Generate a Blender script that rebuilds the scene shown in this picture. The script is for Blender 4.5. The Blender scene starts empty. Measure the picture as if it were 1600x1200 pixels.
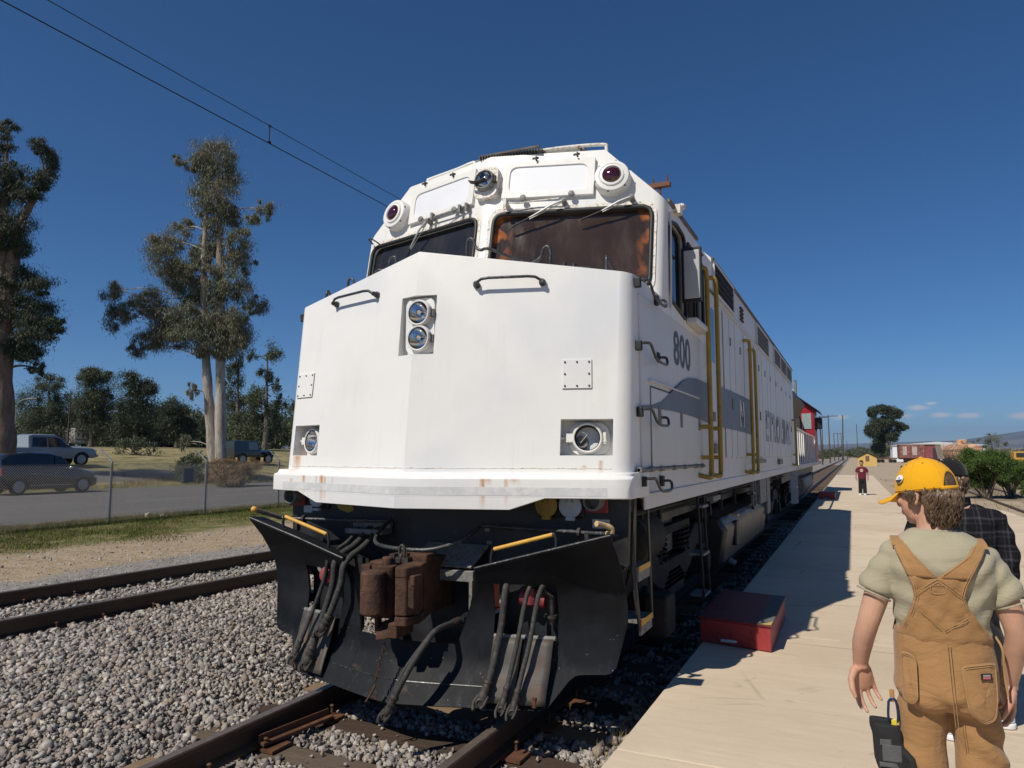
import bpy, bmesh, math, random
import numpy as np
from mathutils import Vector, Matrix, Euler
from mathutils.geometry import tessellate_polygon

random.seed(7); RNG = np.random.default_rng(7)
scene = bpy.context.scene
COL = scene.collection
R = math.radians

# ---------------------------------------------------------------- camera
cam_d = bpy.data.cameras.new('camera'); cam = bpy.data.objects.new('camera', cam_d); COL.objects.link(cam)
cam_d.sensor_width = 36.0; cam_d.lens = 36.0*1109/1600; cam_d.clip_start = .05; cam_d.clip_end = 90000
CAM = Vector((2.91, 0, 1.743)); PITCH = 5.7157; YAW = 25.5164
cam.location = CAM; cam.rotation_euler = (R(90+PITCH), 0, R(YAW))
scene.camera = cam
scene.render.resolution_x, scene.render.resolution_y = 1024, 768

# ---------------------------------------------------------------- light
SUN_TO = Vector((-.32, -.82, 1.0)).normalized()          # direction towards the sun
ELEV = math.asin(SUN_TO.z); AZ = math.atan2(SUN_TO.x, SUN_TO.y)
world = bpy.data.worlds.new('World'); scene.world = world; world.use_nodes = True
wn = world.node_tree; wn.nodes.clear()
def wnode(t, **k):
    n = wn.nodes.new(t)
    for a, b in k.items(): setattr(n, a, b)
    return n
def wmath(op, a, b=None, c=None, clamp=False):
    n = wnode('ShaderNodeMath', operation=op); n.use_clamp = clamp
    for i, v in enumerate((a, b, c)):
        if v is None: continue
        if isinstance(v, (int, float)): n.inputs[i].default_value = v
        else: wn.links.new(v, n.inputs[i])
    return n.outputs[0]
sky = wnode('ShaderNodeTexSky', sky_type='NISHITA', sun_disc=False, sun_elevation=ELEV, sun_rotation=AZ,
            altitude=1500, air_density=.9, dust_density=0, ozone_density=8)
SKY_STRENGTH = .077
bg = wnode('ShaderNodeBackground'); bg.inputs['Strength'].default_value = SKY_STRENGTH
outw = wnode('ShaderNodeOutputWorld')
# small fair-weather clouds low above the far hills, as part of the sky
tc = wnode('ShaderNodeTexCoord'); sp = wnode('ShaderNodeSeparateXYZ'); wn.links.new(tc.outputs['Generated'], sp.inputs[0])
az = wmath('ARCTAN2', sp.outputs[0], sp.outputs[1]); el = wmath('ARCSINE', sp.outputs[2])
cmb = wnode('ShaderNodeCombineXYZ'); wn.links.new(wmath('MULTIPLY', az, 130), cmb.inputs[0]); wn.links.new(wmath('MULTIPLY', el, 260), cmb.inputs[1])
nz = wnode('ShaderNodeTexNoise'); nz.inputs['Scale'].default_value = 1.0; nz.inputs['Detail'].default_value = 7; nz.inputs['Roughness'].default_value = .62
wn.links.new(cmb.outputs[0], nz.inputs['Vector'])
tot = None
for a0, e0, sa, se, w in ((-.0127, .0480, .014, .0042, .95), (.060, .0478, .014, .0042, .85), (.075, .0575, .015, .0042, 1.0), (.089, .0625, .008, .0025, .9), (.098, .0480, .013, .0042, 1.1),
                          (.126, .0465, .015, .0042, 1.1), (.178, .0445, .016, .0050, 1.1), (.24, .046, .03, .005, 1), (.36, .05, .04, .006, 1), (-.5, .05, .06, .006, .9), (.62, .05, .05, .006, 1), (1.2, .055, .07, .007, 1), (-1.6, .05, .08, .007, 1), (2.3, .05, .08, .007, 1)):
    da = wmath('DIVIDE', wmath('SUBTRACT', az, a0), sa); de = wmath('DIVIDE', wmath('SUBTRACT', el, e0), se)
    g = wmath('MULTIPLY', wmath('EXPONENT', wmath('MULTIPLY', wmath('ADD', wmath('MULTIPLY', da, da), wmath('MULTIPLY', de, de)), -1.0)), w)
    tot = g if tot is None else wmath('MAXIMUM', tot, g)
mask = wmath('MULTIPLY', wmath('SUBTRACT', wmath('ADD', wmath('MULTIPLY', tot, 1.05), wmath('MULTIPLY', nz.outputs['Fac'], .9)), .82), 1.5, clamp=True)
mask = wmath('MULTIPLY', mask, .85)
mixc = wnode('ShaderNodeMixRGB'); wn.links.new(mask, mixc.inputs[0]); hsv = wnode('ShaderNodeHueSaturation'); hsv.inputs['Saturation'].default_value = 1.13; wn.links.new(sky.outputs[0], hsv.inputs['Color']); wn.links.new(hsv.outputs[0], mixc.inputs[1]); mixc.inputs[2].default_value = (8.3, 8.4, 8.8, 1)
wn.links.new(mixc.outputs[0], bg.inputs['Color']); wn.links.new(bg.outputs[0], outw.inputs['Surface'])
sun_d = bpy.data.lights.new('sun', 'SUN'); sun_d.energy = 4.5; sun_d.angle = R(.53); sun_d.color = (1, .93, .82)
sun = bpy.data.objects.new('sun', sun_d); COL.objects.link(sun); sun.location = (-20, -30, 50)
sun.rotation_euler = (-SUN_TO).to_track_quat('-Z', 'Y').to_euler()
scene.view_settings.view_transform = 'Standard'; scene.view_settings.look = 'None'
scene.view_settings.gamma = 1; scene.view_settings.use_curve_mapping = False; scene.view_settings.exposure = 0.0
scene.cycles.max_bounces = 6; scene.cycles.diffuse_bounces = 2; scene.cycles.glossy_bounces = 3; scene.cycles.transparent_max_bounces = 12
scene.cycles.use_denoising = True; scene.cycles.volume_bounces = 0

# ---------------------------------------------------------------- geometry helpers
def frame(d):
    d = Vector(d).normalized(); a = Vector((0, 0, 1)) if abs(d.z) < .9 else Vector((1, 0, 0))
    u = d.cross(a).normalized(); return u, d.cross(u).normalized()
OFF = {}
def rootoff(o):
    while o.parent is not None: o = o.parent
    return OFF.get(o.name, Vector((0, 0, 0)))
def tag(o, label, cat, group=None, kind=None):
    o['label'] = label
    if cat: o['category'] = cat
    if group: o['group'] = group
    if kind: o['kind'] = kind
    return o
def thing(name, label, cat, loc=(0, 0, 0), group=None, rot=0, local=False):
    o = bpy.data.objects.new(name, None); COL.objects.link(o); o.location = loc; o.empty_display_size = .2
    o.rotation_euler = (0, 0, rot); tag(o, label, cat, group)
    OFF[o.name] = Vector((0, 0, 0)) if local else Vector(loc)
    return o
def copy_tree(o, parent=None):
    c = o.copy(); COL.objects.link(c); c.parent = parent
    for ch in list(o.children): copy_tree(ch, c)
    return c

class MB:
    def __init__(s): s.V = []; s.F = []
    def add(s, V, F):
        b = len(s.V); s.V += [tuple(v) for v in V]; s.F += [tuple(i+b for i in f) for f in F]; return s
    def box(s, x0, x1, y0, y1, z0, z1):
        return s.add([(x0,y0,z0),(x1,y0,z0),(x1,y1,z0),(x0,y1,z0),(x0,y0,z1),(x1,y0,z1),(x1,y1,z1),(x0,y1,z1)],
                     [(3,2,1,0),(4,5,6,7),(0,1,5,4),(1,2,6,5),(2,3,7,6),(3,0,4,7)])
    def obox(s, c, ax, ay, az):          # centre and three half axis vectors
        c = Vector(c); ax, ay, az = Vector(ax), Vector(ay), Vector(az); P = []
        for k in (-1, 1):
            for i, j in ((-1,-1),(1,-1),(1,1),(-1,1)): P.append(c+ax*i+ay*j+az*k)
        return s.add(P, [(3,2,1,0),(4,5,6,7),(0,1,5,4),(1,2,6,5),(2,3,7,6),(3,0,4,7)])
    def prism(s, poly, vec):
        vec = Vector(vec); n = len(poly); P = [Vector(p) for p in poly]; Q = [p+vec for p in P]
        return s.add(P+Q, [tuple(range(n))[::-1], tuple(range(n, 2*n))] + [(i, (i+1) % n, n+(i+1) % n, n+i) for i in range(n)])
    def tube(s, pts, r, n=8, caps=True, flat=1.0):
        P = [Vector(p) for p in pts]; m = len(P)
        if not hasattr(r, '__len__'): r = [r]*m
        T = []
        for i in range(m):
            t = (P[min(i+1, m-1)]-P[max(i-1, 0)])
            T.append(t.normalized() if t.length > 1e-9 else Vector((0, 0, 1)))
        u, v = frame(T[0]); base = len(s.V)
        for i in range(m):
            if i:
                u = u-T[i]*u.dot(T[i])
                u = u.normalized() if u.length > 1e-6 else frame(T[i])[0]
            v = T[i].cross(u)
            for k in range(n):
                a = 2*math.pi*k/n; s.V.append(tuple(P[i]+(u*math.cos(a)*flat+v*math.sin(a))*r[i]))
        for i in range(m-1):
            for k in range(n):
                a = base+i*n+k; b = base+i*n+(k+1) % n; s.F.append((a, b, b+n, a+n))
        if caps:
            s.F.append(tuple(base+k for k in range(n))[::-1]); s.F.append(tuple(base+(m-1)*n+k for k in range(n)))
        return s
    def cyl(s, p0, p1, r, n=16, r1=None): return s.tube([p0, p1], [r, r if r1 is None else r1], n)
    def lathe(s, o, axis, prof, n=24, cap0=True, cap1=True):
        o = Vector(o); ax = Vector(axis).normalized(); u, v = frame(ax); base = len(s.V)
        for t, r in prof:
            for k in range(n):
                a = 2*math.pi*k/n; s.V.append(tuple(o+ax*t+(u*math.cos(a)+v*math.sin(a))*r))
        m = len(prof)
        for i in range(m-1):
            for k in range(n):
                a = base+i*n+k; b = base+i*n+(k+1) % n; s.F.append((a, b, b+n, a+n))
        if cap0: s.F.append(tuple(base+k for k in range(n))[::-1])
        if cap1: s.F.append(tuple(base+(m-1)*n+k for k in range(n)))
        return s
    def ell(s, c, rad, nu=16, nv=10, M=None):
        c = Vector(c); base = len(s.V); M = M or Matrix.Identity(3)
        for j in range(1, nv):
            th = math.pi*j/nv
            for i in range(nu):
                ph = 2*math.pi*i/nu
                s.V.append(tuple(c+M @ Vector((rad[0]*math.sin(th)*math.cos(ph), rad[1]*math.sin(th)*math.sin(ph), rad[2]*math.cos(th)))))
        s.V.append(tuple(c+M @ Vector((0, 0, rad[2])))); s.V.append(tuple(c-M @ Vector((0, 0, rad[2]))))
        t, bt = len(s.V)-2, len(s.V)-1
        for j in range(nv-2):
            for i in range(nu):
                a = base+j*nu+i; b = base+j*nu+(i+1) % nu; s.F.append((a, a+nu, b+nu, b))
        for i in range(nu):
            s.F.append((t, base+i, base+(i+1) % nu)); s.F.append((bt, base+(nv-2)*nu+(i+1) % nu, base+(nv-2)*nu+i))
        return s
    def loft(s, rings, closed=True, caps=True):
        base = len(s.V); n = len(rings[0])
        for r in rings: s.V += [tuple(p) for p in r]
        for i in range(len(rings)-1):
            for k in range(n if closed else n-1):
                a = base+i*n+k; b = base+i*n+(k+1) % n; s.F.append((a, b, b+n, a+n))
        if caps:
            s.F.append(tuple(base+k for k in range(n))[::-1]); s.F.append(tuple(base+(len(rings)-1)*n+k for k in range(n)))
        return s
    def grid(s, fn, nu, nv):
        base = len(s.V)
        for j in range(nv+1):
            for i in range(nu+1): s.V.append(tuple(fn(i/nu, j/nv)))
        for j in range(nv):
            for i in range(nu):
                a = base+j*(nu+1)+i; s.F.append((a, a+1, a+nu+2, a+nu+1))
        return s
    def poly_holes(s, loops, o, u, v, th):   # plate with holes: loops of 2-D points in the plane (o, u, v), thickness th along u x v
        o, u, v = Vector(o), Vector(u), Vector(v); nrm = u.cross(v).normalized()
        tri = tessellate_polygon([[Vector((p[0], p[1], 0)) for p in L] for L in loops])
        flat = [p for L in loops for p in L]; n = len(flat); base = len(s.V)
        s.V += [tuple(o+u*p[0]+v*p[1]) for p in flat]+[tuple(o+u*p[0]+v*p[1]-nrm*th) for p in flat]
        for t in tri:
            a, b, c = (Vector((*flat[i], 0)) for i in t)
            t = tuple(t) if (b-a).cross(c-a).z > 0 else tuple(t)[::-1]
            s.F.append(tuple(base+i for i in t)); s.F.append(tuple(base+n+i for i in t)[::-1])
        k = 0
        for L in loops:
            m = len(L)
            for i in range(m):
                a, b = base+k+i, base+k+(i+1) % m; s.F.append((a, b, b+n, a+n))
            k += m
        return s
    def mesh(s, name, off=None, smooth=None, fix=True):
        me = bpy.data.meshes.new(name); V = s.V
        if off is not None and off.length > 0: V = [(x-off.x, y-off.y, z-off.z) for x, y, z in V]
        me.from_pydata(V, [], s.F)
        if fix or smooth:
            bm = bmesh.new(); bm.from_mesh(me)
            if fix: bmesh.ops.recalc_face_normals(bm, faces=bm.faces)
            if smooth:
                ca = R(smooth)
                for f in bm.faces: f.smooth = True
                for e in bm.edges:
                    e.smooth = not (len(e.link_faces) == 2 and e.calc_face_angle(0) > ca)
            bm.to_mesh(me); bm.free()
        return me
    def build(s, name, mat, parent=None, smooth=None, bevel=0, seg=2, loc=None, fix=True, solid=0, sub=0):
        off = rootoff(parent) if parent is not None else (Vector(loc) if loc is not None else None)
        me = s.mesh(name, off, smooth, fix); o = bpy.data.objects.new(name, me); COL.objects.link(o)
        if mat is not None:
            for m in (mat if isinstance(mat, (list, tuple)) else [mat]): me.materials.append(m)
        if parent is not None: o.parent = parent
        elif loc is not None: o.location = loc
        if solid:
            md = o.modifiers.new('thick', 'SOLIDIFY'); md.thickness = solid; md.offset = 0
        if sub:
            md = o.modifiers.new('sub', 'SUBSURF'); md.levels = md.render_levels = sub
            for p in me.polygons: p.use_smooth = True
        if bevel:
            md = o.modifiers.new('bevel', 'BEVEL'); md.width = bevel; md.segments = seg; md.limit_method = 'ANGLE'; md.angle_limit = R(40)
            for p in me.polygons: p.use_smooth = True
            wm = o.modifiers.new('wn', 'WEIGHTED_NORMAL'); wm.keep_sharp = True
        return o
def bez(pts, n=10):          # smooth polyline through the points (Catmull-Rom)
    P = [Vector(p) for p in pts]; P = [P[0]*2-P[1]]+P+[P[-1]*2-P[-2]]; out = []
    for i in range(1, len(P)-2):
        for k in range(n):
            t = k/n; a, b, c, d = P[i-1], P[i], P[i+1], P[i+2]
            out.append(.5*((2*b)+(c-a)*t+(2*a-5*b+4*c-d)*t*t+(3*b-a-3*c+d)*t**3))
    out.append(P[-2]); return out
def rrect(x0, x1, z0, z1, r, n=5):
    out = []
    for cx, cz, a0 in ((x1-r, z0+r, -90), (x1-r, z1-r, 0), (x0+r, z1-r, 90), (x0+r, z0+r, 180)):
        for k in range(n+1):
            a = R(a0+90*k/n); out.append((cx+r*math.cos(a), cz+r*math.sin(a)))
    return out
def round_poly(poly, r, n=4):     # round the corners of a 2-D polygon
    out = []; m = len(poly)
    for i in range(m):
        a, b, c = (Vector(poly[(i+k) % m]).to_2d() for k in (-1, 0, 1))
        d0 = (a-b); d1 = (c-b); q = min(r, d0.length*.45, d1.length*.45)
        p0 = b+d0.normalized()*q; p1 = b+d1.normalized()*q
        for k in range(n+1):
            t = k/n; out.append(tuple(p0*(1-t)**2+b*2*t*(1-t)+p1*t*t))
    return out
def fast_mesh(name, V, F, mat, parent=None, loc=None, smooth=False):   # numpy arrays, all faces with the same corner count
    V = np.asarray(V, np.float32).reshape(-1, 3)
    off = rootoff(parent) if parent is not None else (Vector(loc) if loc is not None else Vector((0, 0, 0)))
    V = V-np.array(off, np.float32); F = np.asarray(F, np.int32); k = F.shape[1]; me = bpy.data.meshes.new(name)
    me.vertices.add(len(V)); me.vertices.foreach_set('co', V.ravel()); me.loops.add(F.size); me.loops.foreach_set('vertex_index', F.ravel())
    me.polygons.add(len(F)); me.polygons.foreach_set('loop_start', np.arange(0, F.size, k, dtype=np.int32))
    if smooth: me.polygons.foreach_set('use_smooth', np.ones(len(F), bool))
    me.update(calc_edges=True); me.materials.append(mat)
    o = bpy.data.objects.new(name, me); COL.objects.link(o)
    if parent is not None: o.parent = parent
    elif loc is not None: o.location = loc
    return o
def apply_mods(o):
    dg = bpy.context.evaluated_depsgraph_get(); dg.update()
    me = bpy.data.meshes.new_from_object(o.evaluated_get(dg)); old = o.data
    o.modifiers.clear(); o.data = me; me.name = old.name
    return o
def cut(o, cutters):
    """subtract solid shapes (MB) from a mesh object and keep only the result"""
    tmp = []
    for i, c in enumerate(cutters):
        off = rootoff(o.parent) if o.parent else Vector((0, 0, 0))
        me = c.mesh('cut', off); t = bpy.data.objects.new('cut', me); COL.objects.link(t)
        t.parent = o.parent; tmp.append(t)
        md = o.modifiers.new('b', 'BOOLEAN'); md.object = t; md.operation = 'DIFFERENCE'; md.solver = 'EXACT'
    bpy.context.view_layer.update(); apply_mods(o)
    for t in tmp:
        me = t.data; bpy.data.objects.remove(t); bpy.data.meshes.remove(me)
    return o
def sharp(o, ang=35):
    me = o.data; bm = bmesh.new(); bm.from_mesh(me)
    for f in bm.faces: f.smooth = True
    for e in bm.edges: e.smooth = not (len(e.link_faces) == 2 and e.calc_face_angle(0) > R(ang))
    bm.to_mesh(me); bm.free(); return o

# ---------------------------------------------------------------- materials
class NT:
    def __init__(s, name):
        s.m = bpy.data.materials.new(name); s.m.use_nodes = True; s.t = s.m.node_tree; s.b = s.t.nodes['Principled BSDF']
    def node(s, typ, **k):
        n = s.t.nodes.new(typ)
        for a, b in k.items(): setattr(n, a, b)
        return n
    def put(s, sock, v):
        if isinstance(v, bpy.types.NodeSocket): s.t.links.new(v, sock)
        elif v is not None: sock.default_value = (*v, 1) if hasattr(v, '__len__') and len(v) == 3 and sock.type == 'RGBA' else v
    def math(s, op, a, b=None, c=None, clamp=False):
        n = s.node('ShaderNodeMath', operation=op); n.use_clamp = clamp
        for i, v in enumerate((a, b, c)): s.put(n.inputs[i], v)
        return n.outputs[0]
    def pos(s):
        if not hasattr(s, '_p'): s._p = s.node('ShaderNodeNewGeometry').outputs['Position']
        return s._p
    def objc(s):
        if not hasattr(s, '_o'): s._o = s.node('ShaderNodeTexCoord').outputs['Object']
        return s._o
    def xyz(s, v=None):
        n = s.node('ShaderNodeSeparateXYZ'); s.put(n.inputs[0], v or s.pos()); return n.outputs
    def noise(s, scale=5, detail=4, rough=.55, vec=None, stretch=None, dist=0, w=None):
        n = s.node('ShaderNodeTexNoise'); v = vec if vec is not None else s.pos()
        if stretch:
            mp = s.node('ShaderNodeMapping'); s.put(mp.inputs[0], v); mp.inputs['Scale'].default_value = stretch; v = mp.outputs[0]
        s.put(n.inputs['Vector'], v); n.inputs['Scale'].default_value = scale; n.inputs['Detail'].default_value = detail
        n.inputs['Roughness'].default_value = rough; n.inputs['Distortion'].default_value = dist; return n.outputs['Fac']
    def vor(s, scale=5, feature='F1', vec=None, out='Distance', rnd=1):
        n = s.node('ShaderNodeTexVoronoi', feature=feature); s.put(n.inputs['Vector'], vec if vec is not None else s.pos())
        n.inputs['Scale'].default_value = scale; n.inputs['Randomness'].default_value = rnd; return n.outputs[out]
    def ramp(s, f, a, b, lo=0., hi=1.):
        n = s.node('ShaderNodeMapRange'); n.clamp = True; s.put(n.inputs[0], f)
        for i, v in enumerate((a, b, lo, hi)): n.inputs[i+1].default_value = v
        return n.outputs[0]
    def mix(s, f, a, b, mode='MIX'):
        n = s.node('ShaderNodeMix', data_type='RGBA', blend_type=mode); s.put(n.inputs[0], f); s.put(n.inputs[6], a); s.put(n.inputs[7], b); return n.outputs[2]
    def bump(s, h, strength=.3, dist=.01, chain=None):
        n = s.node('ShaderNodeBump'); n.inputs['Strength'].default_value = strength; n.inputs['Distance'].default_value = dist; s.put(n.inputs['Height'], h)
        if chain is not None: s.put(n.inputs['Normal'], chain)
        return n.outputs[0]
    def done(s, col=None, rough=None, metal=None, normal=None, spec=None, **k):
        s.put(s.b.inputs['Base Color'], col); s.put(s.b.inputs['Roughness'], rough); s.put(s.b.inputs['Metallic'], metal)
        if normal is not None: s.put(s.b.inputs['Normal'], normal)
        if spec is not None: s.put(s.b.inputs['Specular IOR Level'], spec)
        for a, b in k.items(): s.put(s.b.inputs[a.replace('_', ' ')], b)
        return s.m
def mul(c, k): return tuple(min(1, x*k) for x in c)
def M(name, col, rough=.6, metal=0, var=.15, scale=4, bump=0, bscale=60, col2=None, amt=.5, spec=None, detail=5):
    t = NT(name); f = t.noise(scale, detail)
    c = t.mix(t.ramp(f, .3, .7), mul(col, 1-var), mul(col, 1+var))
    if col2: c = t.mix(t.ramp(t.noise(scale*2.3, 6, .65), .62-.3*amt, .72-.2*amt), c, col2)
    nrm = t.bump(t.noise(bscale, 4), bump, .005) if bump else None
    return t.done(c, t.ramp(f, .2, .8, max(.02, rough-.1), min(1, rough+.1)), metal, nrm, spec)
# ================================================================ SETTING
def struct(o, label): o['kind'] = 'structure'; o['label'] = label; return o
TX = [(-60000, 6), (-2000, 6), (-200, 4.2), (-105, 3.06), (-81, 2.65), (-61, 2.35), (-42, 1.05), (-34, .1), (-31.5, 0), (-4.2, 0), (-3.2, -.03), (-2.2, -.11), (-1.5, -.25),
      (1.6, -.25), (1.75, 0), (60000, 0)]
TXx = [a for a, b in TX]; TXz = [b for a, b in TX]
def tz(x): return float(np.interp(x, TXx, TXz))

def ground_material():
    t = NT('ground_earth'); X, Y, Z = t.xyz()
    wob = t.math('MULTIPLY', t.math('SUBTRACT', t.noise(.9, 5), .5), 1.6)
    x = t.math('ADD', X, wob)
    fine = t.noise(22, 5, .7); mid = t.noise(2.2, 6, .65); big = t.noise(.25, 5)
    peb = t.vor(34); pebc = t.vor(34, out='Color'); psp = t.node('ShaderNodeSeparateColor'); t.put(psp.inputs[0], pebc)
    tan = t.mix(t.ramp(mid, .3, .7), (.36, .28, .20), (.47, .39, .29)); tan = t.mix(t.ramp(t.noise(1.1, 6, .7), .52, .66), tan, (.30, .25, .12))
    tan = t.mix(t.ramp(fine, .6, .8), tan, (.22, .17, .12))
    dirt = t.mix(t.ramp(mid, .3, .7), (.25, .18, .11), (.37, .28, .175)); dirt = t.mix(t.ramp(psp.outputs[0], .78, .9), dirt, (.42, .38, .33))
    dirt = t.mix(t.ramp(fine, .58, .8), dirt, (.14, .10, .07))
    grs = t.mix(t.ramp(mid, .36, .6), (.075, .10, .024), (.17, .15, .055)); grs = t.mix(t.ramp(t.noise(1.7, 5, .7), .5, .68), grs, (.26, .20, .12))
    fld = t.mix(t.ramp(t.noise(.16, 5, stretch=(1, .25, 1)), .38, .62), (.30, .255, .12), (.125, .13, .045)); fld = t.mix(t.ramp(mid, .45, .62), fld, (.34, .27, .16)); fld = t.mix(t.ramp(t.noise(.7, 6, .75), .5, .62), fld, (.10, .095, .04))
    bal = t.mix(psp.outputs[1], (.13, .12, .112), (.36, .335, .30)); bal = t.mix(t.ramp(peb, .02, .25), (.04, .037, .034), bal)
    c = t.mix(t.ramp(x, -7.9, -7.5), dirt, bal); c = t.mix(t.ramp(x, -11.0, -10.2), grs, c); c = t.mix(t.ramp(x, -34.5, -33), fld, c)
    c = t.mix(t.ramp(X, 1.55, 1.65), c, tan)
    hgt = t.math('ADD', t.math('MULTIPLY', fine, .6), t.math('MULTIPLY', t.ramp(peb, 0, .4), .5))
    return t.done(c, .95, 0, t.bump(hgt, .8, .02), .2)
MAT_GROUND = ground_material()
xs = [-60000, -8000, -2000, -600, -200, -150, -105, -92, -81, -70, -61, -55, -48, -42, -38, -34, -31.5, -25, -20, -15.5, -12, -9, -6, -4.2, -3.2, -2.2, -1.5, 0, 1.6, 1.75, 5, 10, 20, 60, 200, 1000, 8000, 60000]
ys = [-60000, -5000, -500, -80, -20, 0, 10, 20, 30, 40, 60, 80, 110, 150, 220, 400, 900, 3000, 12000, 60000]
V = [(x, y, tz(x)) for y in ys for x in xs]; nx = len(xs)
F = [(j*nx+i, j*nx+i+1, (j+1)*nx+i+1, (j+1)*nx+i) for j in range(len(ys)-1) for i in range(nx-1)]
g = MB(); g.V = V; g.F = F
struct(g.build('ground', MAT_GROUND, fix=False), 'earth, ballast and dry field ground of the rail yard')

# ---- asphalt road beyond the fence
def asphalt():
    t = NT('asphalt'); f = t.noise(180, 3); m = t.noise(.8, 6, .6, stretch=(1, .2, 1)); cr = t.vor(1.1, 'DISTANCE_TO_EDGE')
    c = t.mix(t.ramp(f, .3, .75), (.075, .072, .07), (.17, .165, .16)); c = t.mix(t.ramp(m, .45, .7), c, (.15, .14, .128))
    c = t.mix(t.ramp(cr, 0, .012), (.05, .05, .05), c)
    return t.done(c, .9, 0, t.bump(f, .4, .006), .3)
MAT_ASPH = asphalt()
m = MB()
for y0, y1 in zip((-80, -20, 0, 20, 40), (-20, 0, 20, 40, 110)):
    m.prism([(-31.6, y0, -.05), (-15.75, y0, -.05), (-15.75, y1, -.05), (-31.6, y1, -.05)], (0, 0, .062))
struct(m.build('road', MAT_ASPH), 'grey asphalt road running beyond the chain-link fence')
m = MB()
for a, b in ((-35, -37), (-37, -39.6)):
    m.prism([(b, -60, tz(b)+.01), (a, -60, tz(a)+.01), (a, 34, tz(a)+.01), (b, 34, tz(b)+.01)], (0, 0, -.06))
struct(m.build('parking_lane', MAT_ASPH), 'second asphalt lane beyond the road verge')
WHITE_LINE = M('worn_road_paint', (.42, .41, .38), .8, var=.3, scale=9, col2=(.14, .135, .13), amt=.6)
m = MB()
for k in range(-3, 4):
    m.prism([(-21.75, k*14+4, .016), (-21.65, k*14+4, .016), (-21.65, k*14+12.5, .016), (-21.75, k*14+12.5, .016)], (0, 0, .003))
struct(m.build('road_marking', WHITE_LINE), 'worn pale dashed line along the road')
m = MB()      # low eroded kerb edge of the road
pts = [(-15.68+.05*math.sin(y*1.7)+.04*math.sin(y*4.1), y, -.02+.015*math.sin(y*3.3)) for y in np.arange(-10, 60, .35)]
m.tube(pts, [.07+.02*math.sin(i*2.3) for i in range(len(pts))], 6)
struct(m.build('kerb', M('old_kerb', (.20, .17, .14), .95, var=.3, scale=6, bump=.5), smooth=60), 'low broken kerb edge along the road')

# ---- concrete platform made of slabs
def concrete():
    t = NT('platform_concrete'); X, Y, Z = t.xyz()
    br = t.noise(9, 5, .6, stretch=(.25, 2.4, 1)); big = t.noise(.5, 6, .6); fine = t.noise(120, 3); sp = t.noise(14, 6, .7)
    c = t.mix(t.ramp(br, .3, .7), (.58, .475, .345), (.68, .565, .425)); c = t.mix(t.ramp(big, .42, .7), c, (.52, .42, .30))
    c = t.mix(t.ramp(sp, .62, .74), c, (.47, .375, .27)); c = t.mix(t.ramp(t.noise(2.5, 7, .75, stretch=(.3, 3, 1)), .58, .70), c, (.475, .38, .275))
    c = t.mix(t.math('MULTIPLY', t.ramp(fine, .6, .8), .4), c, (.30, .26, .22))
    c = t.mix(t.math('MULTIPLY', t.ramp(t.noise(1.1, 7, .7, dist=1.5), .60, .66), .5), c, (.36, .30, .22)); c = t.mix(t.math('MULTIPLY', t.ramp(t.vor(.55, 'DISTANCE_TO_EDGE', vec=t.pos()), .006, .0), t.ramp(t.noise(.4, 3), .5, .6)), c, (.20, .16, .12)); c = t.mix(t.ramp(t.noise(70, 2), .76, .8), c, (.22, .18, .14))
    return t.done(c, .88, 0, t.bump(t.math('ADD', t.math('MULTIPLY', fine, .5), br), .22, .004), .25)
MAT_CONC = concrete()
MAT_JOINT = M('dark_joint', (.10, .085, .07), .95)
def clip_y(poly, y0, y1):
    for lim, sgn in ((y0, 1), (y1, -1)):
        out = []
        for i in range(len(poly)):
            a, b = poly[i], poly[(i+1) % len(poly)]; da, db = sgn*(a[1]-lim), sgn*(b[1]-lim)
            if da >= 0: out.append(a)
            if (da < 0) != (db < 0):
                q = da/(da-db); out.append((a[0]+(b[0]-a[0])*q, a[1]+(b[1]-a[1])*q))
        poly = out
    return poly
def inset(poly, d):      # clockwise or ccw convex-ish polygon shrunk towards its inside
    n = len(poly); A = sum(poly[i][0]*poly[(i+1) % n][1]-poly[(i+1) % n][0]*poly[i][1] for i in range(n)); s = 1 if A > 0 else -1; out = []
    for i in range(n):
        a, b, c = Vector(poly[i-1]), Vector(poly[i]), Vector(poly[(i+1) % n]); e0 = (b-a).normalized(); e1 = (c-b).normalized()
        n0 = Vector((-e0.y, e0.x))*s; n1 = Vector((-e1.y, e1.x))*s; h = (n0+n1).normalized(); out.append(tuple(b+h*(d/max(.3, h.dot(n0)))))
    return out
narrow = [(1.67, -5), (4.27, -5), (4.27, 63), (1.67, 63)]
wide = [(4.27, -5), (6.83, -5), (6.83, 24), (6.67, 25.8), (4.38, 31.8), (4.27, 32)]
plat = MB(); plat.prism([(x, y, -.25) for x, y in inset(narrow, .03)], (0, 0, .385)); plat.prism([(x, y, -.25) for x, y in inset(wide, .03)], (0, 0, .383))
platform = struct(plat.build('platform', MAT_JOINT), 'long tan concrete station platform beside the locomotive')
for region, z in ((narrow, .15), (wide, .149)):
    y = -5.1
    while y < 63:
        c = clip_y(region, y, y+3.0)
        if len(c) >= 3 and abs(sum(c[i][0]*c[(i+1) % len(c)][1]-c[(i+1) % len(c)][0]*c[i][1] for i in range(len(c)))) > .2:
            dz = random.uniform(-.003, .003); c = inset(c, .007); s = MB(); s.prism([(a, b, -.24) for a, b in c], (0, 0, .24+z+dz))
            s.build('slab', MAT_CONC, platform, bevel=.006, seg=2)
        y += 3.0

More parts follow.
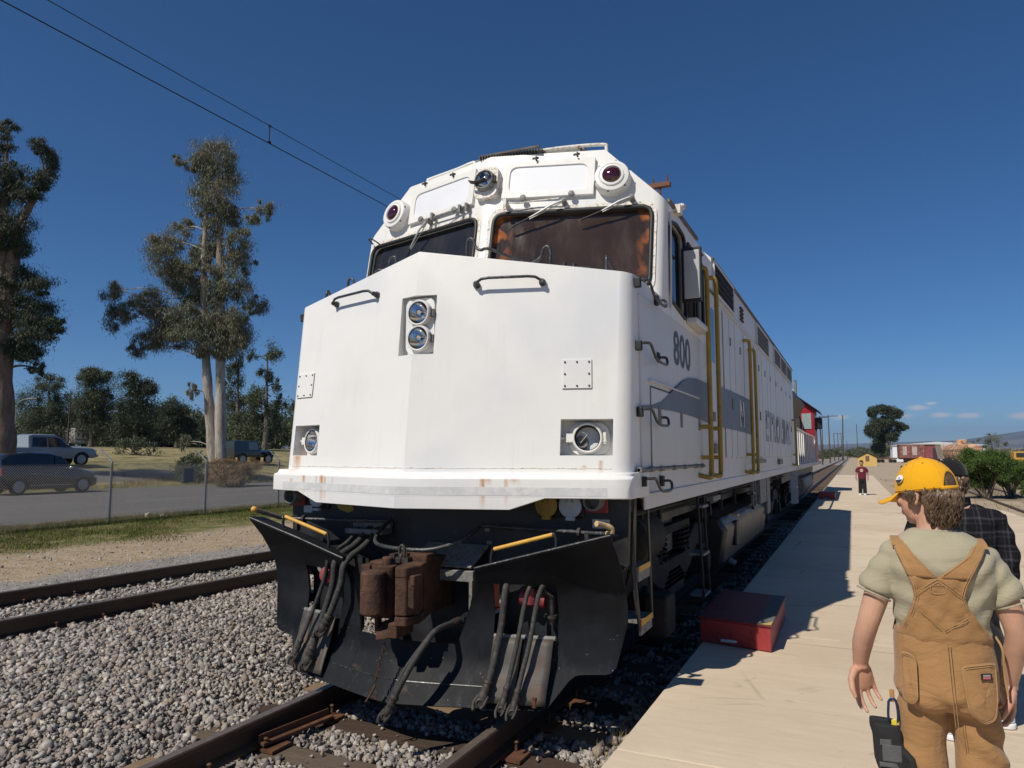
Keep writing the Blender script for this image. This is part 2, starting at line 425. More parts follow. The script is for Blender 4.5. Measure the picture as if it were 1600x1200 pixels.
# ---- rails and ties
def rust_steel(name, a, b, r=.55):
    t = NT(name); f = t.noise(18, 6, .7); g = t.noise(2.5, 4, stretch=(1, .3, 1))
    c = t.mix(t.ramp(f, .3, .7), a, b); c = t.mix(t.ramp(g, .5, .75), c, mul(a, .7))
    return t.done(c, t.ramp(f, .3, .7, r-.1, r+.15), .3, t.bump(f, .3, .003))
MAT_RAIL = rust_steel('rail_steel', (.055, .037, .028), (.095, .062, .043), .5)
MAT_RAILTOP = rust_steel('rail_running_surface', (.13, .105, .085), (.21, .17, .14), .35)
MAT_PLATE = rust_steel('rusty_plate', (.10, .047, .027), (.19, .085, .045), .7)
def wood(name, a, b, ax=0):
    t = NT(name); st = (1.2, 14, 14) if ax == 0 else (14, 1.2, 14)
    f = t.noise(3, 6, .7, stretch=st); g = t.noise(2, 4)
    c = t.mix(t.ramp(f, .25, .75), a, b); c = t.mix(t.ramp(t.noise(6, 5, .7, stretch=st), .6, .68), c, mul(a, .35)); c = t.mix(t.ramp(g, .5, .8), c, mul(b, .75))
    return t.done(c, .9, 0, t.bump(f, .7, .012), .2)
TIE_M = [wood('tie_dark', (.045, .030, .023), (.085, .058, .043)), wood('tie_tan', (.17, .115, .07), (.27, .19, .12)), wood('tie_grey', (.085, .062, .045), (.155, .118, .088))]
RAILP = [(-.07, -.17), (.07, -.17), (.07, -.157), (.014, -.135), (.009, -.06), (.012, -.045), (.036, -.036), (.037, -.008), (.030, -.0005), (-.030, -.0005), (-.037, -.008), (-.036, -.036), (-.012, -.045), (-.009, -.06), (-.014, -.135), (-.07, -.157)]
def rail(parent, x, z, y0, y1):
    m = MB(); stations = [y0+(y1-y0)*k/4 for k in range(5)]
    m.loft([[(x+a, y, z+b) for a, b in RAILP] for y in stations]); r = m.build('rail', MAT_RAIL, parent, smooth=40)
    m = MB(); m.box(x-.029, x+.029, y0, y1, z-.002, z+.0006); m.build('running_surface', MAT_RAILTOP, r)
    return r
TIE_ME = []
for q in range(5):
    s = MB(); e = random.uniform
    s.loft([[(x, -.115+e(-.006, .006), -.18), (x, .115+e(-.006, .006), -.18), (x, .115+e(-.008, .008), e(-.01, 0)), (x, .03, e(-.006, .004)), (x, -.115+e(-.008, .008), e(-.01, 0))] for x in (-1.3, -.9, -.45, 0, .45, .9, 1.3)])
    TIE_ME.append([s.mesh('tie', smooth=50) for mm in range(3)])
    for mm in range(3): TIE_ME[-1][mm].materials.append(TIE_M[mm])
PLATE_ME = MB().box(-.19, .19, -.09, .09, 0, .018).mesh('tie_plate'); PLATE_ME.materials.append(MAT_PLATE)
sp_m = MB(); sp_m.cyl((0, 0, 0), (0, 0, .045), .009, 6); sp_m.ell((0, 0, .05), (.018, .016, .010), 8, 5); SPIKE_ME = sp_m.mesh('spike', smooth=50); SPIKE_ME.materials.append(MAT_PLATE)
def inst(name, me, parent, loc, rz=0):
    o = bpy.data.objects.new(name, me); COL.objects.link(o); o.parent = parent; o.location = Vector(loc)-rootoff(parent); o.rotation_euler = (0, 0, rz); return o
def track(root, xc, zr, y0, y1, ty0, ty1, sp, phase, pl, colw, yfar):
    for sx in (-1, 1): rail(root, xc+sx*.755, zr, y0, y1)
    k = 0; y = phase
    TY = []
    while y < ty1:
        if y > ty0:
            mm = random.choices((0, 1, 2), colw)[0]
            if abs(y-3.2) < .1: mm = 1
            if abs(y-3.76) < .1: mm = 2
            if abs(y-4.32) < .1: mm = 0
            if abs(y-4.88) < .1: mm = 1
            o = inst('tie', random.choice(TIE_ME)[mm], root, (xc+random.uniform(-.06, .06), y+random.uniform(-.02, .02), zr-.188+random.uniform(-.006, .004)), random.uniform(-.02, .02))
            TY.append(y)
            if pl[0] < y < pl[1]:
                for sx in (-1, 1):
                    inst('tie_plate', PLATE_ME, root, (xc+sx*.755, y, zr-.188), random.uniform(-.03, .03))
                    for dx in (-.1, .1): inst('spike', SPIKE_ME, root, (xc+sx*.755+dx, y+random.choice((-.05, .05)), zr-.168+random.uniform(0, .012)))
        y += sp
    if yfar > ty1:
        m = MB()
        while y < yfar: m.box(xc-1.3, xc+1.3, y-.115, y+.115, zr-.35, zr-.19+random.uniform(-.01, .004)); y += sp
        o = m.build('far_ties', TIE_M[2], root); o['kind'] = 'stuff'
    return TY
main_track = thing('railway_track', 'main railway track with brown rails running under the white locomotive', 'track', (0, 3, -.19))
TY1 = track(main_track, 0, 0, -3, 420, -1, 48, .56, 3.2-.56*8, (1.5, 9), (5, 2, 3), 150)
side_track = thing('railway_track', 'empty side track with dark rails between the gravel and the fence', 'track', (-5.1, 7, 0))
track(side_track, 0, 0, -16, 60, -9, 26, .58, -9.3, (-6, 6), (3, 2, 4), 0)
for o in list(side_track.children):
    if o.data.users and 'rail' in o.name: pass
OFFS = Vector((-5.1, 7, 0))
# the side track was laid out about the origin: move its parts into place (rail tops 0.18 m above the dirt)
for o in list(side_track.children):
    o.location = o.location + OFFS + Vector((0, 0, .18)) - Vector((0, 7, 0))
side_track.location = (-5.1, 7, 0); side_track.rotation_euler = (0, 0, R(-2.6))
ob = MB()       # loose joint bars beside the near rail
ob.obox((-.62, 3.98, -.145), (.02, -.003, 0), (.04, .30, 0), (0, 0, .012)); ob.obox((-.655, 3.98, -.12), (.006, 0, 0), (.04, .30, 0), (0, 0, .03))
ob.build('joint_bar', MAT_PLATE, main_track, bevel=.004)

# ---- ballast stones (countless: one object)
t_ = NT('ballast_stone'); isl = t_.node('ShaderNodeNewGeometry').outputs['Random Per Island']
cr = t_.node('ShaderNodeValToRGB'); t_.put(cr.inputs[0], isl); el_ = cr.color_ramp.elements
el_[0].position = 0; el_[0].color = (.10, .094, .092, 1); el_[1].position = 1; el_[1].color = (.58, .52, .44, 1)
for p_, c_ in ((.25, (.25, .236, .225, 1)), (.5, (.42, .375, .325, 1)), (.7, (.28, .215, .165, 1)), (.85, (.46, .44, .41, 1))):
    q_ = el_.new(p_); q_.color = c_
_x = t_.xyz()[0]; _st = t_.math('MULTIPLY', t_.ramp(t_.math('ABSOLUTE', t_.math('SUBTRACT', t_.math('ABSOLUTE', _x), .755)), .42, .08), t_.ramp(t_.noise(1.6, 5, .65), .38, .62))
MAT_STONE = t_.done(t_.mix(t_.math('MULTIPLY', _st, .6), t_.mix(t_.ramp(t_.noise(60, 5, .7), .35, .75), cr.outputs[0], t_.mix(.5, cr.outputs[0], (.12, .10, .085))), (.13, .085, .06)), .9, 0, t_.bump(t_.noise(140, 3), .5, .004), .25)
CUB = np.array([(x, y, z) for z in (-1, 1) for y in (-1, 1) for x in (-1, 1)], float)*.75
CUF = np.array([(0,2,1),(1,2,3),(4,5,6),(5,7,6),(0,1,4),(1,5,4),(2,6,3),(3,6,7),(0,4,2),(2,4,6),(1,3,5),(3,7,5)])
def bz(x): return np.interp(x, [-4.6, -4.2, -3.2, -2.2, -1.6, -1.3, 1.3, 1.66], [.01, .015, .0, -.06, -.145, -.208, -.208, -.13])
def rotm(n):
    q = RNG.normal(size=(n, 4)); q /= np.linalg.norm(q, axis=1)[:, None]; w, x, y, z = q.T
    return np.stack([1-2*(y*y+z*z), 2*(x*y-z*w), 2*(x*z+y*w), 2*(x*y+z*w), 1-2*(x*x+z*z), 2*(y*z-x*w), 2*(x*z-y*w), 2*(y*z+x*w), 1-2*(x*x+y*y)], 1).reshape(n, 3, 3)
def stones(P, S):
    n = len(P); sh = CUB[None]*RNG.uniform(.42, 1.12, (n, 8, 1))+RNG.uniform(-.22, .22, (n, 8, 3)); sh = sh*(S[:, None]*RNG.uniform(.62, 1.35, (n, 3)))[:, None, :]
    Vt = np.einsum('nij,nkj->nki', rotm(n), sh)+P[:, None, :]
    return Vt.reshape(-1, 3), (CUF[None]+(np.arange(n)*8)[:, None, None]).reshape(-1, 3)
def scatter(x0, x1, y0, y1, d, smin, smax, zf, lift=.5):
    n = int((x1-x0)*(y1-y0)/(d*d)); x = RNG.uniform(x0, x1, n); y = RNG.uniform(y0, y1, n); s = RNG.uniform(smin, smax, n)**1.0*RNG.choice([.55, .8, 1, 1.3], n)
    return np.stack([x, y, zf(x)+s*RNG.uniform(-.3, lift, n)], 1), s
PP, SS = [], []
for a in ((-4.25, 1.64, .9, 4.6, .0235, .0115, .0265), (-4.25, -.8, 4.6, 8.5, .029, .0125, .026), (-.8, 1.64, 4.6, 7, .036, .016, .03), (-4.3, -1.2, 8.5, 15, .05, .018, .032), (1.05, 1.64, 7, 22, .05, .02, .032), (-6.6, -4.25, 3, 12, .06, .016, .028), (-1.3, 1.64, -.4, .9, .04, .016, .03), (1.0, 1.64, 60, 61, .5, .02, .03)):
    P, S = scatter(*a[:4], *a[4:], bz); PP.append(P); SS.append(S)
P = np.concatenate(PP); S = np.concatenate(SS)
ty = np.array(TY1); dy = np.abs(P[:, 1][:, None]-ty[None]).min(1)
ontie = (dy < .125) & (np.abs(P[:, 0]) < 1.3)
keep = ~(ontie & (RNG.random(len(P)) > .02)); keep &= np.abs(np.abs(P[:, 0])-.755) > .075
P[ontie, 2] = -.185+S[ontie]*.4
trk2 = (P[:, 0] < -4.2); xr = (P[:, 0]+5.1)+(P[:, 1]-7)*-.045
keep &= ~(trk2 & ((np.abs(np.abs(xr)-.755) < .07) | (np.abs(xr) > 1.25) & (RNG.random(len(P)) > .25)))
keep &= ~((P[:, 1] > 4.9) & (P[:, 0] > -.9) & (P[:, 0] < .9) & (P[:, 1] > 7))
P, S = P[keep], S[keep]
Vs, Fs = stones(P, S)
o = fast_mesh('gravel', Vs, Fs, MAT_STONE); tag(o, 'grey crushed stone ballast between and beside the rails', None, kind='stuff')
# scattered pebbles on the dirt strip
P, S = scatter(-10.5, -6.2, 2, 15, .16, .008, .02, lambda x: np.zeros_like(x)); Vs, Fs = stones(P, S)
o = fast_mesh('pebbles', Vs, Fs, MAT_STONE); tag(o, 'small pebbles strewn over the brown dirt strip', None, kind='stuff')

# ---- grass strip by the fence
def blades(n, x0, x1, y0, y1, h0, h1, zf, dens=None, w=.006):
    x = RNG.uniform(x0, x1, n); y = RNG.uniform(y0, y1, n)
    if dens is not None: k = RNG.random(n) < dens(x, y); x, y = x[k], y[k]; n = len(x)
    h = RNG.uniform(h0, h1, n); a = RNG.uniform(0, 2*np.pi, n); ln = h*RNG.uniform(.1, .7, n); b = RNG.uniform(0, 2*np.pi, n); z = zf(x)
    V = np.stack([np.stack([x-w*np.cos(a), y-w*np.sin(a), z-.01], 1), np.stack([x+w*np.cos(a), y+w*np.sin(a), z-.01], 1), np.stack([x+ln*np.cos(b), y+ln*np.sin(b), z+h], 1)], 1)
    return V.reshape(-1, 3), np.arange(3*n).reshape(-1, 3)
t_ = NT('grass_blade'); isl = t_.node('ShaderNodeNewGeometry').outputs['Random Per Island']
cl = t_.mix(isl, (.06, .085, .016), (.13, .15, .035)); cl = t_.mix(t_.ramp(t_.noise(.55, 5, .7), .45, .62), cl, t_.mix(isl, (.25, .19, .09), (.15, .13, .045)))
MAT_GRASS = t_.done(cl, .8, 0, None, .2)
def gd(x, y): return np.clip((-10.4-x+.9*np.sin(y*.8)+.5*np.sin(y*2.3+x))/2.2, 0, 1)**1.3*(.35+.65*(np.sin(x*2.1+y*.7)*np.sin(y*1.3-x*.4) > -.35))
V1, F1 = blades(110000, -15.4, -9.5, 4, 24, .02, .075, lambda x: np.zeros_like(x), gd, .007)
V2, F2 = blades(9000, -15.6, -14.2, 5, 24, .05, .18, lambda x: np.zeros_like(x), None, .006)
o = fast_mesh('grass', np.concatenate([V1, V2]), np.concatenate([F1, F2+len(V1)]), MAT_GRASS); tag(o, 'short patchy green grass along the foot of the fence', None, kind='stuff')
t_ = NT('dry_grass_blade'); isl = t_.node('ShaderNodeNewGeometry').outputs['Random Per Island']
MAT_DRY = t_.done(t_.mix(isl, (.16, .12, .05), (.38, .30, .15)), .85, 0, None, .2)
V1, F1 = blades(26000, -36, -31.7, 6, 46, .04, .22, lambda x: np.interp(x, TXx, TXz), lambda x, y: .5+.5*np.sin(x*1.7+y), .014)
V2, F2 = blades(9000, 4.6, 14, 27, 60, .03, .16, lambda x: np.zeros_like(x), lambda x, y: (np.sin(x*1.3+y*.6) > .1)*.8, .01)
o = fast_mesh('dry_grass', np.concatenate([V1, V2]), np.concatenate([F1, F2+len(V1)]), MAT_DRY); tag(o, 'dry straw coloured grass on the road verge and by the platform', None, kind='stuff')

V1, F1 = blades(2600, -7.6, -5.9, 2, 14, .02, .12, lambda x: np.zeros_like(x), lambda x, y: (np.sin(x*5+y*3.1)*np.sin(y*1.7) > .45)*1.0, .004)
V2, F2 = blades(500, 1.35, 1.66, 2, 6, .03, .10, lambda x: np.full_like(x, -.15), None, .003)
o = fast_mesh('dry_weeds', np.concatenate([V1, V2]), np.concatenate([F1, F2+len(V1)]), MAT_DRY); tag(o, 'thin dry weeds poking through the gravel edges', None, kind='stuff')
# ---- far hills
def hill(name, label, y, x0, x1, prof, depth, mat, seed, rough):
    rg = np.random.default_rng(seed); n = 220; nd = 24; xx = np.linspace(x0, x1, n)
    base = np.interp(xx, [p[0] for p in prof], [p[1] for p in prof])
    def fr(s, amp): 
        out = np.zeros(n)
        for o_ in range(5):
            k = 2**o_*6; c = rg.normal(size=k+3); out += np.interp(np.linspace(0, k, n), np.arange(k+3), c)*amp/1.75**o_
        return out
    H = base+fr(0, rough)*np.clip(base/base.max(), .1, 1); V = []
    for j in range(nd+1):
        t = j/nd; f = math.sin(t*math.pi*.5) if t < 1 else 1
        wob = fr(0, rough*1.1)*(t*(1-t)*3)
        for i in range(n): V.append((xx[i]+0, y-depth*(1-t)+wob[i]*1.4, max(-20, H[i]*f+wob[i]*.7-(1-t)*30)))
    for i in range(n): V.append((xx[i], y+depth*.6, -30))
    F = [(j*n+i, j*n+i+1, (j+1)*n+i+1, (j+1)*n+i) for j in range(nd+1) for i in range(n-1)]
    m = MB(); m.V = V; m.F = F; return struct(m.build(name, mat, smooth=80, fix=False), label)
MAT_MTN = M('mountain_scrub', (.17, .145, .115), .95, var=.35, scale=.0012, col2=(.10, .10, .065), amt=.6, spec=.1)
MAT_MTN2 = M('dry_foothill', (.33, .245, .165), .95, var=.25, scale=.004, col2=(.16, .14, .085), amt=.4, spec=.1)
hill('mountain_range', 'long blue mountain range on the horizon', 15000, -16000, 16000, [(-16000, 300), (-6000, 260), (-1200, 190), (0, 222), (500, 240), (1000, 245), (1700, 262), (2200, 345), (2700, 430), (3600, 500), (5600, 540), (7500, 560), (16000, 400)], 5200, MAT_MTN, 3, 16)
hill('foothills', 'low brown foothills before the mountain range', 6500, -5000, 7000, [(-5000, 20), (100, 18), (350, 40), (600, 84), (760, 78), (980, 50), (1500, 60), (2600, 70), (3300, 90), (7000, 80)], 1800, MAT_MTN2, 11, 6)

# ---- the air between here and the hills
hzv = NT('thin_haze'); hzv.t.nodes.remove(hzv.b); pv = hzv.node('ShaderNodeVolumePrincipled'); pv.inputs['Color'].default_value = (.40, .64, 1, 1); pv.inputs['Density'].default_value = 6e-5; pv.inputs['Anisotropy'].default_value = .2
hzv.t.links.new(pv.outputs[0], hzv.t.nodes['Material Output'].inputs['Volume'])
hzb = MB().box(-19000, 19000, -4000, 21000, -60, 640); o = hzb.build('haze', hzv.m); tag(o, 'thin blue air haze over the valley', None, kind='stuff')
# ================================================================ WHITE LOCOMOTIVE
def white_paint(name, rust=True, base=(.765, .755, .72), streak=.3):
    t = NT(name); X, Y, Z = t.xyz()
    big = t.noise(.9, 4, .5); fine = t.noise(260, 2); st = t.noise(2.2, 6, .65, stretch=(5, 5, .35)); st2 = t.noise(6, 5, .7, stretch=(6, 6, .22))
    c = t.mix(t.ramp(t.noise(1.25, 5, .55), .50, .68), base, mul(base, .955)); c = t.mix(t.ramp(big, .52, .72, 0, .75), c, (.63, .65, .675))
    c = t.mix(t.math('MULTIPLY', t.ramp(st, .56, .78), streak), c, (.60, .575, .51)); c = t.mix(t.math('MULTIPLY', t.ramp(st2, .62, .75), streak*.7), c, (.52, .48, .41))
    chips = t.ramp(t.noise(38, 6, .72), .70, .73)
    c = t.mix(t.math('MULTIPLY', chips, .55), c, (.30, .24, .17))
    if rust:
        zr = t.math('MULTIPLY', t.ramp(Z, 1.36, 1.46), t.ramp(Z, 1.86, 1.60)); col = t.noise(5.5, 3, .6, stretch=(1.5, 1.5, 0)); run = t.noise(30, 4, .6, stretch=(3, 3, .12))
        m = None
        for x0, w_, za, zb, k_ in ((-1.335, .045, 1.60, 1.73, 1), (-1.28, .02, 1.40, 1.55, .5), (-1.10, .016, 1.44, 1.575, .9), (-.86, .022, 1.385, 1.58, 1), (-.815, .010, 1.40, 1.57, .9), (-.93, .008, 1.42, 1.575, .8), (-.72, .007, 1.50, 1.57, .7), (.595, .016, 1.385, 1.575, .95), (.62, .03, 1.545, 1.575, .8), (.75, .012, 1.40, 1.575, .6), (.80, .03, 1.55, 1.575, .6), (1.33, .012, 1.62, 1.70, .8), (1.22, .02, 1.645, 1.665, .7)):
            g = t.math('MULTIPLY', t.math('MULTIPLY', t.ramp(t.math('ABSOLUTE', t.math('SUBTRACT', X, x0+.04)), w_*1.6, w_*.4), t.math('MULTIPLY', t.ramp(Z, za-.01, zb, .15, 1), t.math('MULTIPLY', t.ramp(Z, za-.04, za+.03), t.ramp(Z, zb+.012, zb)))), k_)
            m = g if m is None else t.math('MAXIMUM', m, g)
        m = t.math('MULTIPLY', m, t.ramp(run, .33, .55, .25, 1))
        m = t.math('MAXIMUM', m, t.math('MULTIPLY', t.math('MULTIPLY', t.ramp(t.noise(26, 5, .75), .64, .70), t.ramp(col, .5, .6)), t.math('MULTIPLY', t.ramp(Z, 1.565, 1.585), t.ramp(Z, 1.66, 1.61))))
        c = t.mix(m, c, t.mix(t.noise(40, 3), (.60, .27, .05), (.36, .13, .03)))
    return t.done(c, t.ramp(st, .3, .7, .34, .52), 0, t.bump(t.math('ADD', t.math('MULTIPLY', big, 3), t.math('MULTIPLY', fine, .06)), .26, .025), .4)
MAT_WHITE = white_paint('white_nose_paint')
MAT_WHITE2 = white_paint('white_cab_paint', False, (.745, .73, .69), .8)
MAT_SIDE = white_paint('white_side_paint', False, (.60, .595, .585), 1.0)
def flake_paint():
    t = NT('flaking_white_paint'); f = t.noise(34, 7, .75); c = t.mix(t.ramp(f, .50, .56), (.74, .72, .67), (.52, .43, .32)); c = t.mix(t.ramp(f, .58, .64), c, (.20, .15, .11))
    return t.done(c, .7, 0, t.bump(f, .5, .006))
MAT_FLAKE = flake_paint()
MAT_BLACK = M('black_frame_paint', (.014, .015, .018), .5, var=.35, scale=5, bump=.15, bscale=40, col2=(.03, .029, .028), amt=.2)
def plow_paint():
    t = NT('plow_black_paint'); f = t.noise(3, 6, .6); X, Y, Z = t.xyz(); sp = t.vor(48); pr = t.vor(48, out='Color'); ps = t.node('ShaderNodeSeparateColor'); t.put(ps.inputs[0], pr)
    spk = t.math('MULTIPLY', t.math('MULTIPLY', t.ramp(sp, .22, .12), t.ramp(ps.outputs[0], .93, .95)), t.ramp(Z, .75, .15))
    c = t.mix(t.ramp(f, .35, .7), (.006, .0065, .008), (.014, .0155, .019)); c = t.mix(t.math('MULTIPLY', t.ramp(t.noise(4, 6, .7, stretch=(3, 3, .6)), .55, .75), t.ramp(Z, .6, .15)), c, (.040, .044, .053))
    c = t.mix(t.math('MULTIPLY', t.ramp(t.noise(5, 6, .7), .62, .72), t.ramp(Z, .5, .12)), c, (.09, .058, .038)); c = t.mix(spk, c, (.24, .24, .24))
    c = t.mix(t.ramp(t.noise(55, 4, .8), .71, .75), c, (.09, .09, .095))
    return t.done(c, t.ramp(f, .3, .7, .5, .7), 0, t.bump(t.noise(2.5, 4), .3, .03), .18)
MAT_PLOW = plow_paint()
def casting():
    t = NT('rusty_casting'); f = t.noise(9, 6, .7); g = t.noise(45, 5, .75); c = t.mix(t.ramp(f, .3, .7), (.045, .026, .02), (.14, .072, .045)); c = t.mix(t.ramp(t.noise(4, 5, .6), .5, .68), c, (.03, .022, .02)); c = t.mix(t.ramp(g, .62, .74), c, (.19, .10, .06))
    return t.done(c, .85, .1, t.bump(g, .5, .008, t.bump(f, .6, .03)), .25)
MAT_COUP = casting()
MAT_HOSE = M('grey_rubber_hose', (.034, .033, .031), .75, var=.35, scale=14, bump=.3, col2=(.085, .078, .068), amt=.3)
MAT_FIT = M('dirty_hose_fitting', (.05, .043, .037), .65, .3, var=.4, scale=25, bump=.3)
MAT_YELLOW = M('yellow_handle_paint', (.62, .34, .05), .55, var=.12, scale=20, col2=(.45, .3, .13), amt=.2)
MAT_OCHRE = M('ochre_handrail_paint', (.34, .225, .028), .55, var=.18, scale=9, col2=(.2, .15, .06), amt=.25)
MAT_TANH = M('worn_tan_handle', (.56, .38, .19), .6, var=.15, scale=20)
MAT_RED = M('faded_red_cap', (.25, .035, .042), .6, var=.25, scale=15)
MAT_PINK = M('sun_faded_red_bracket', (.50, .17, .12), .8, var=.15, scale=14)
MAT_GRAB = M('worn_black_grab_iron', (.05, .052, .055), .4, .3, var=.5, scale=22, col2=(.22, .22, .21), amt=.2)
MAT_GREY = M('grey_bracket', (.20, .195, .185), .6, var=.2, scale=12, col2=(.1, .095, .09), amt=.4)
MAT_SEAL = M('black_rubber_seal', (.013, .013, .013), .55, var=.2)
MAT_LIGHTGREY = M('pale_grey_cap', (.42, .47, .52), .5, var=.1, scale=14)
MAT_STICKER = M('faded_sticker', (.50, .50, .50), .6, var=.12, scale=30)
MAT_PANELW = M('blank_number_board', (.72, .735, .76), .5, var=.03, scale=4)
MAT_WAVE = M('blue_grey_livery_paint', (.115, .135, .165), .5, var=.12, scale=5)
MAT_NUM = M('dark_grey_number_paint', (.062, .068, .08), .5, var=.15, scale=18)
MAT_STREAK = M('brown_grime_seam', (.13, .115, .095), .9, var=.4, scale=8)
MAT_GLASS = NT('clear_lens'); MAT_GLASS = MAT_GLASS.done((1, 1, 1), .03, 0, None, None, Transmission_Weight=1.0, IOR=1.45)
MAT_REFL = M('headlight_reflector', (.82, .82, .82), .12, 1.0, var=.05)
def windshield(name, warm):
    t = NT(name); X, Y, Z = t.xyz(); dust = t.noise(3, 6, .7, stretch=(2, 2, .5)); f = t.noise(1.4, 3)
    c = t.mix(t.ramp(f, .35, .7), (.026, .016, .011) if warm else (.014, .014, .016), (.052, .033, .022) if warm else (.028, .027, .027))
    if warm: c = t.mix(t.math('MULTIPLY', t.ramp(t.noise(5.5, 3, .5, dist=.6), .42, .58), t.math('MAXIMUM', t.ramp(X, .30, .13), t.ramp(X, 1.34, 1.48))), c, (.55, .16, .03))  # orange glints painted into the glass colour near the pane's side edges
    c = t.mix(t.math('MULTIPLY', t.ramp(dust, .5, .8), .16), c, (.17, .14, .12))
    return t.done(c, t.ramp(dust, .35, .75, .06, .24), 0, None, .55)
MAT_WIND = windshield('brown_tinted_windshield', True); MAT_WIND2 = windshield('dark_windshield', False)
MAT_SGLASS = NT('side_window_glass').done((.02, .025, .03), .04, 0, None, .8)
MAT_MESH = M('dark_vent_grille', (.035, .033, .032), .7, .2, var=.3, scale=10)
MAT_MESHG = M('grey_vent_grille', (.16, .16, .155), .6, .2, var=.2, scale=10)

loco = thing('locomotive', 'big white passenger diesel locomotive numbered 800 with black snowplow', 'locomotive', (.04, 12, 0))
OFF[loco.name] = Vector((0, 12, 0)); L = loco
NA, NB = .29, .10
def ny(x, z): return 4.229+NA*abs(x)+NB*(z-1.6)                 # nose front
def cy(x, z): return 5.38+.215*abs(x)+.2*(z-3.5)                # cab front
def nn(s): return Vector((NA*s, -1, NB)).normalized()           # outward normals
def cn(s): return Vector((.215*s, -1, .2)).normalized()
def on_nose(x, z, d=0):
    s = 1 if x >= 0 else -1; return Vector((x, ny(x, z), z))+nn(s)*d
def on_cab(x, z, d=0):
    s = 1 if x >= 0 else -1; return Vector((x, cy(x, z), z))+cn(s)*d

# ---- nose
HW = 1.515; ZB = 1.50
def bevel_edges(me, rules, seg=4):
    bm = bmesh.new(); bm.from_mesh(me)
    for test, w in rules:
        es = [e for e in bm.edges if test(*[v.co for v in e.verts])]
        if es: bmesh.ops.bevel(bm, geom=es, offset=w, segments=seg, profile=.5, affect='EDGES', clamp_overlap=True)
    bmesh.ops.recalc_face_normals(bm, faces=bm.faces); bm.to_mesh(me); bm.free()
def ztop(x): return 3.263-.152*abs(x)
nose_pts = [(-HW, ny(HW, ZB), ZB), (0, ny(0, ZB), ZB), (HW, ny(HW, ZB), ZB), (HW, 6.1, ZB), (-HW, 6.1, ZB),
            (-HW, ny(HW, ztop(HW)), ztop(HW)), (0, ny(0, ztop(0)), ztop(0)), (HW, ny(HW, ztop(HW)), ztop(HW)), (HW, 6.1, ztop(HW)), (0, 6.1, ztop(0)), (-HW, 6.1, ztop(HW))]
nm = MB(); nm.V = nose_pts
nm.F = [(0, 1, 6, 5), (1, 2, 7, 6), (2, 3, 8, 7), (4, 0, 5, 10), (3, 4, 10, 9, 8), (5, 6, 9, 10), (6, 7, 8, 9), (1, 0, 4, 3, 2)]
nose = nm.build('nose', MAT_WHITE, L)
def fr(co): return co.y+12 < 5.4
bevel_edges(nose.data, [(lambda a, b: abs(abs(a.x)-HW) < 1e-4 and abs(abs(b.x)-HW) < 1e-4 and a.x*b.x > 0 and fr(a) and fr(b), .10),
                        (lambda a, b: a.z > 2.9 and b.z > 2.9 and fr(a) and fr(b) and abs(a.x-b.x) > .8, .045),
                        (lambda a, b: a.z > 2.9 and b.z > 2.9 and abs(a.x-b.x) < .15 and abs(a.x) > 1.3 and abs(a.y-b.y) > .6, .07)], 5)
hz = MB(); hz.prism([(-.15, 3.9, 2.475), (.155, 3.9, 2.475), (.155, 3.9, 2.92), (-.15, 3.9, 2.92)], (0, .545, 0))
cuts = [hz]
for s in (-1, 1):
    d = MB(); P0 = on_nose(s*1.06, 1.74, .3); c = []
    for x, z in ((1.06, 1.74), (1.405, 1.74), (1.405, 1.99), (1.06, 1.99)): c.append(on_nose(s*x, z, .3))
    d.prism(c, -nn(s)*.43); cuts.append(d)
cut(nose, cuts); sharp(nose, 30)

def lamp(parent, o, ax, r, dep, lens=True, mat=MAT_WHITE2, door_mat=None):
    """round lamp: housing ring, reflector bowl, lens, latch"""
    o = Vector(o); ax = Vector(ax).normalized(); u, v = frame(ax)
    ring = MB(); ring.lathe(o, ax, [(-dep, r*1.20), (0, r*1.20), (.012, r*1.18), (.02, r*1.10), (.018, r*1.0), (-dep, r*.98)], 36, False, False); R1 = ring.build('lamp_ring', mat, parent, smooth=40)
    seal = MB(); seal.lathe(o, ax, [(.012, r*1.0), (.016, r*.97), (.008, r*.93)], 36, False, False); seal.build('seal', MAT_SEAL, R1, smooth=40)
    if lens:
        b = MB(); b.lathe(o, ax, [(.004, r*.95), (-.03, r*.82), (-.06, r*.5), (-.075, .02), (-.075, .001)], 36, False, True); b.build('reflector', MAT_REFL, R1, smooth=60)
        b = MB(); b.lathe(o, ax, [(-.06, .012), (-.035, .012), (-.03, .004)], 12); b.build('bulb', MAT_GLASS, R1, smooth=60)
        b = MB(); b.lathe(o, ax, [(.010, r*.95), (.022, r*.72), (.030, r*.4), (.032, .001), (.028, .001), (.026, r*.4), (.018, r*.72), (.006, r*.95)], 36, False, False); b.build('lens', MAT_GLASS, R1, smooth=60)
    else:
        b = MB(); b.lathe(o, ax, [(0, r*.98), (-.10, r*.9), (-.11, .001)], 32, False, True); b.build('empty_socket', MAT_SEAL, R1, smooth=60)
        b = MB(); b.lathe(o+u*r*.45-ax*.05+Vector((0, 0, -r*.3)), Vector((ax.x+.3, ax.y, ax.z+.4)), [(-.02, r*.5), (.01, r*.5), (.014, r*.42), (.0, r*.3), (-.01, .002)], 24, True, True); b.build('loose_bulb_base', MAT_GREY, R1, smooth=50)
        b = MB(); b.tube(bez([o+u*.02-ax*.05, o+u*.03+Vector((0, 0, .04))-ax*.01, o-u*.01+Vector((0, 0, .01))-ax*.03]), .003, 5); b.tube(bez([o+u*.05-ax*.05, o+u*.0+Vector((0, 0, .03))-ax*.02, o+u*.05-Vector((0, 0, .03))-ax*.03]), .003, 5); b.build('loose_wire', MAT_STICKER, R1, smooth=60)
    return R1
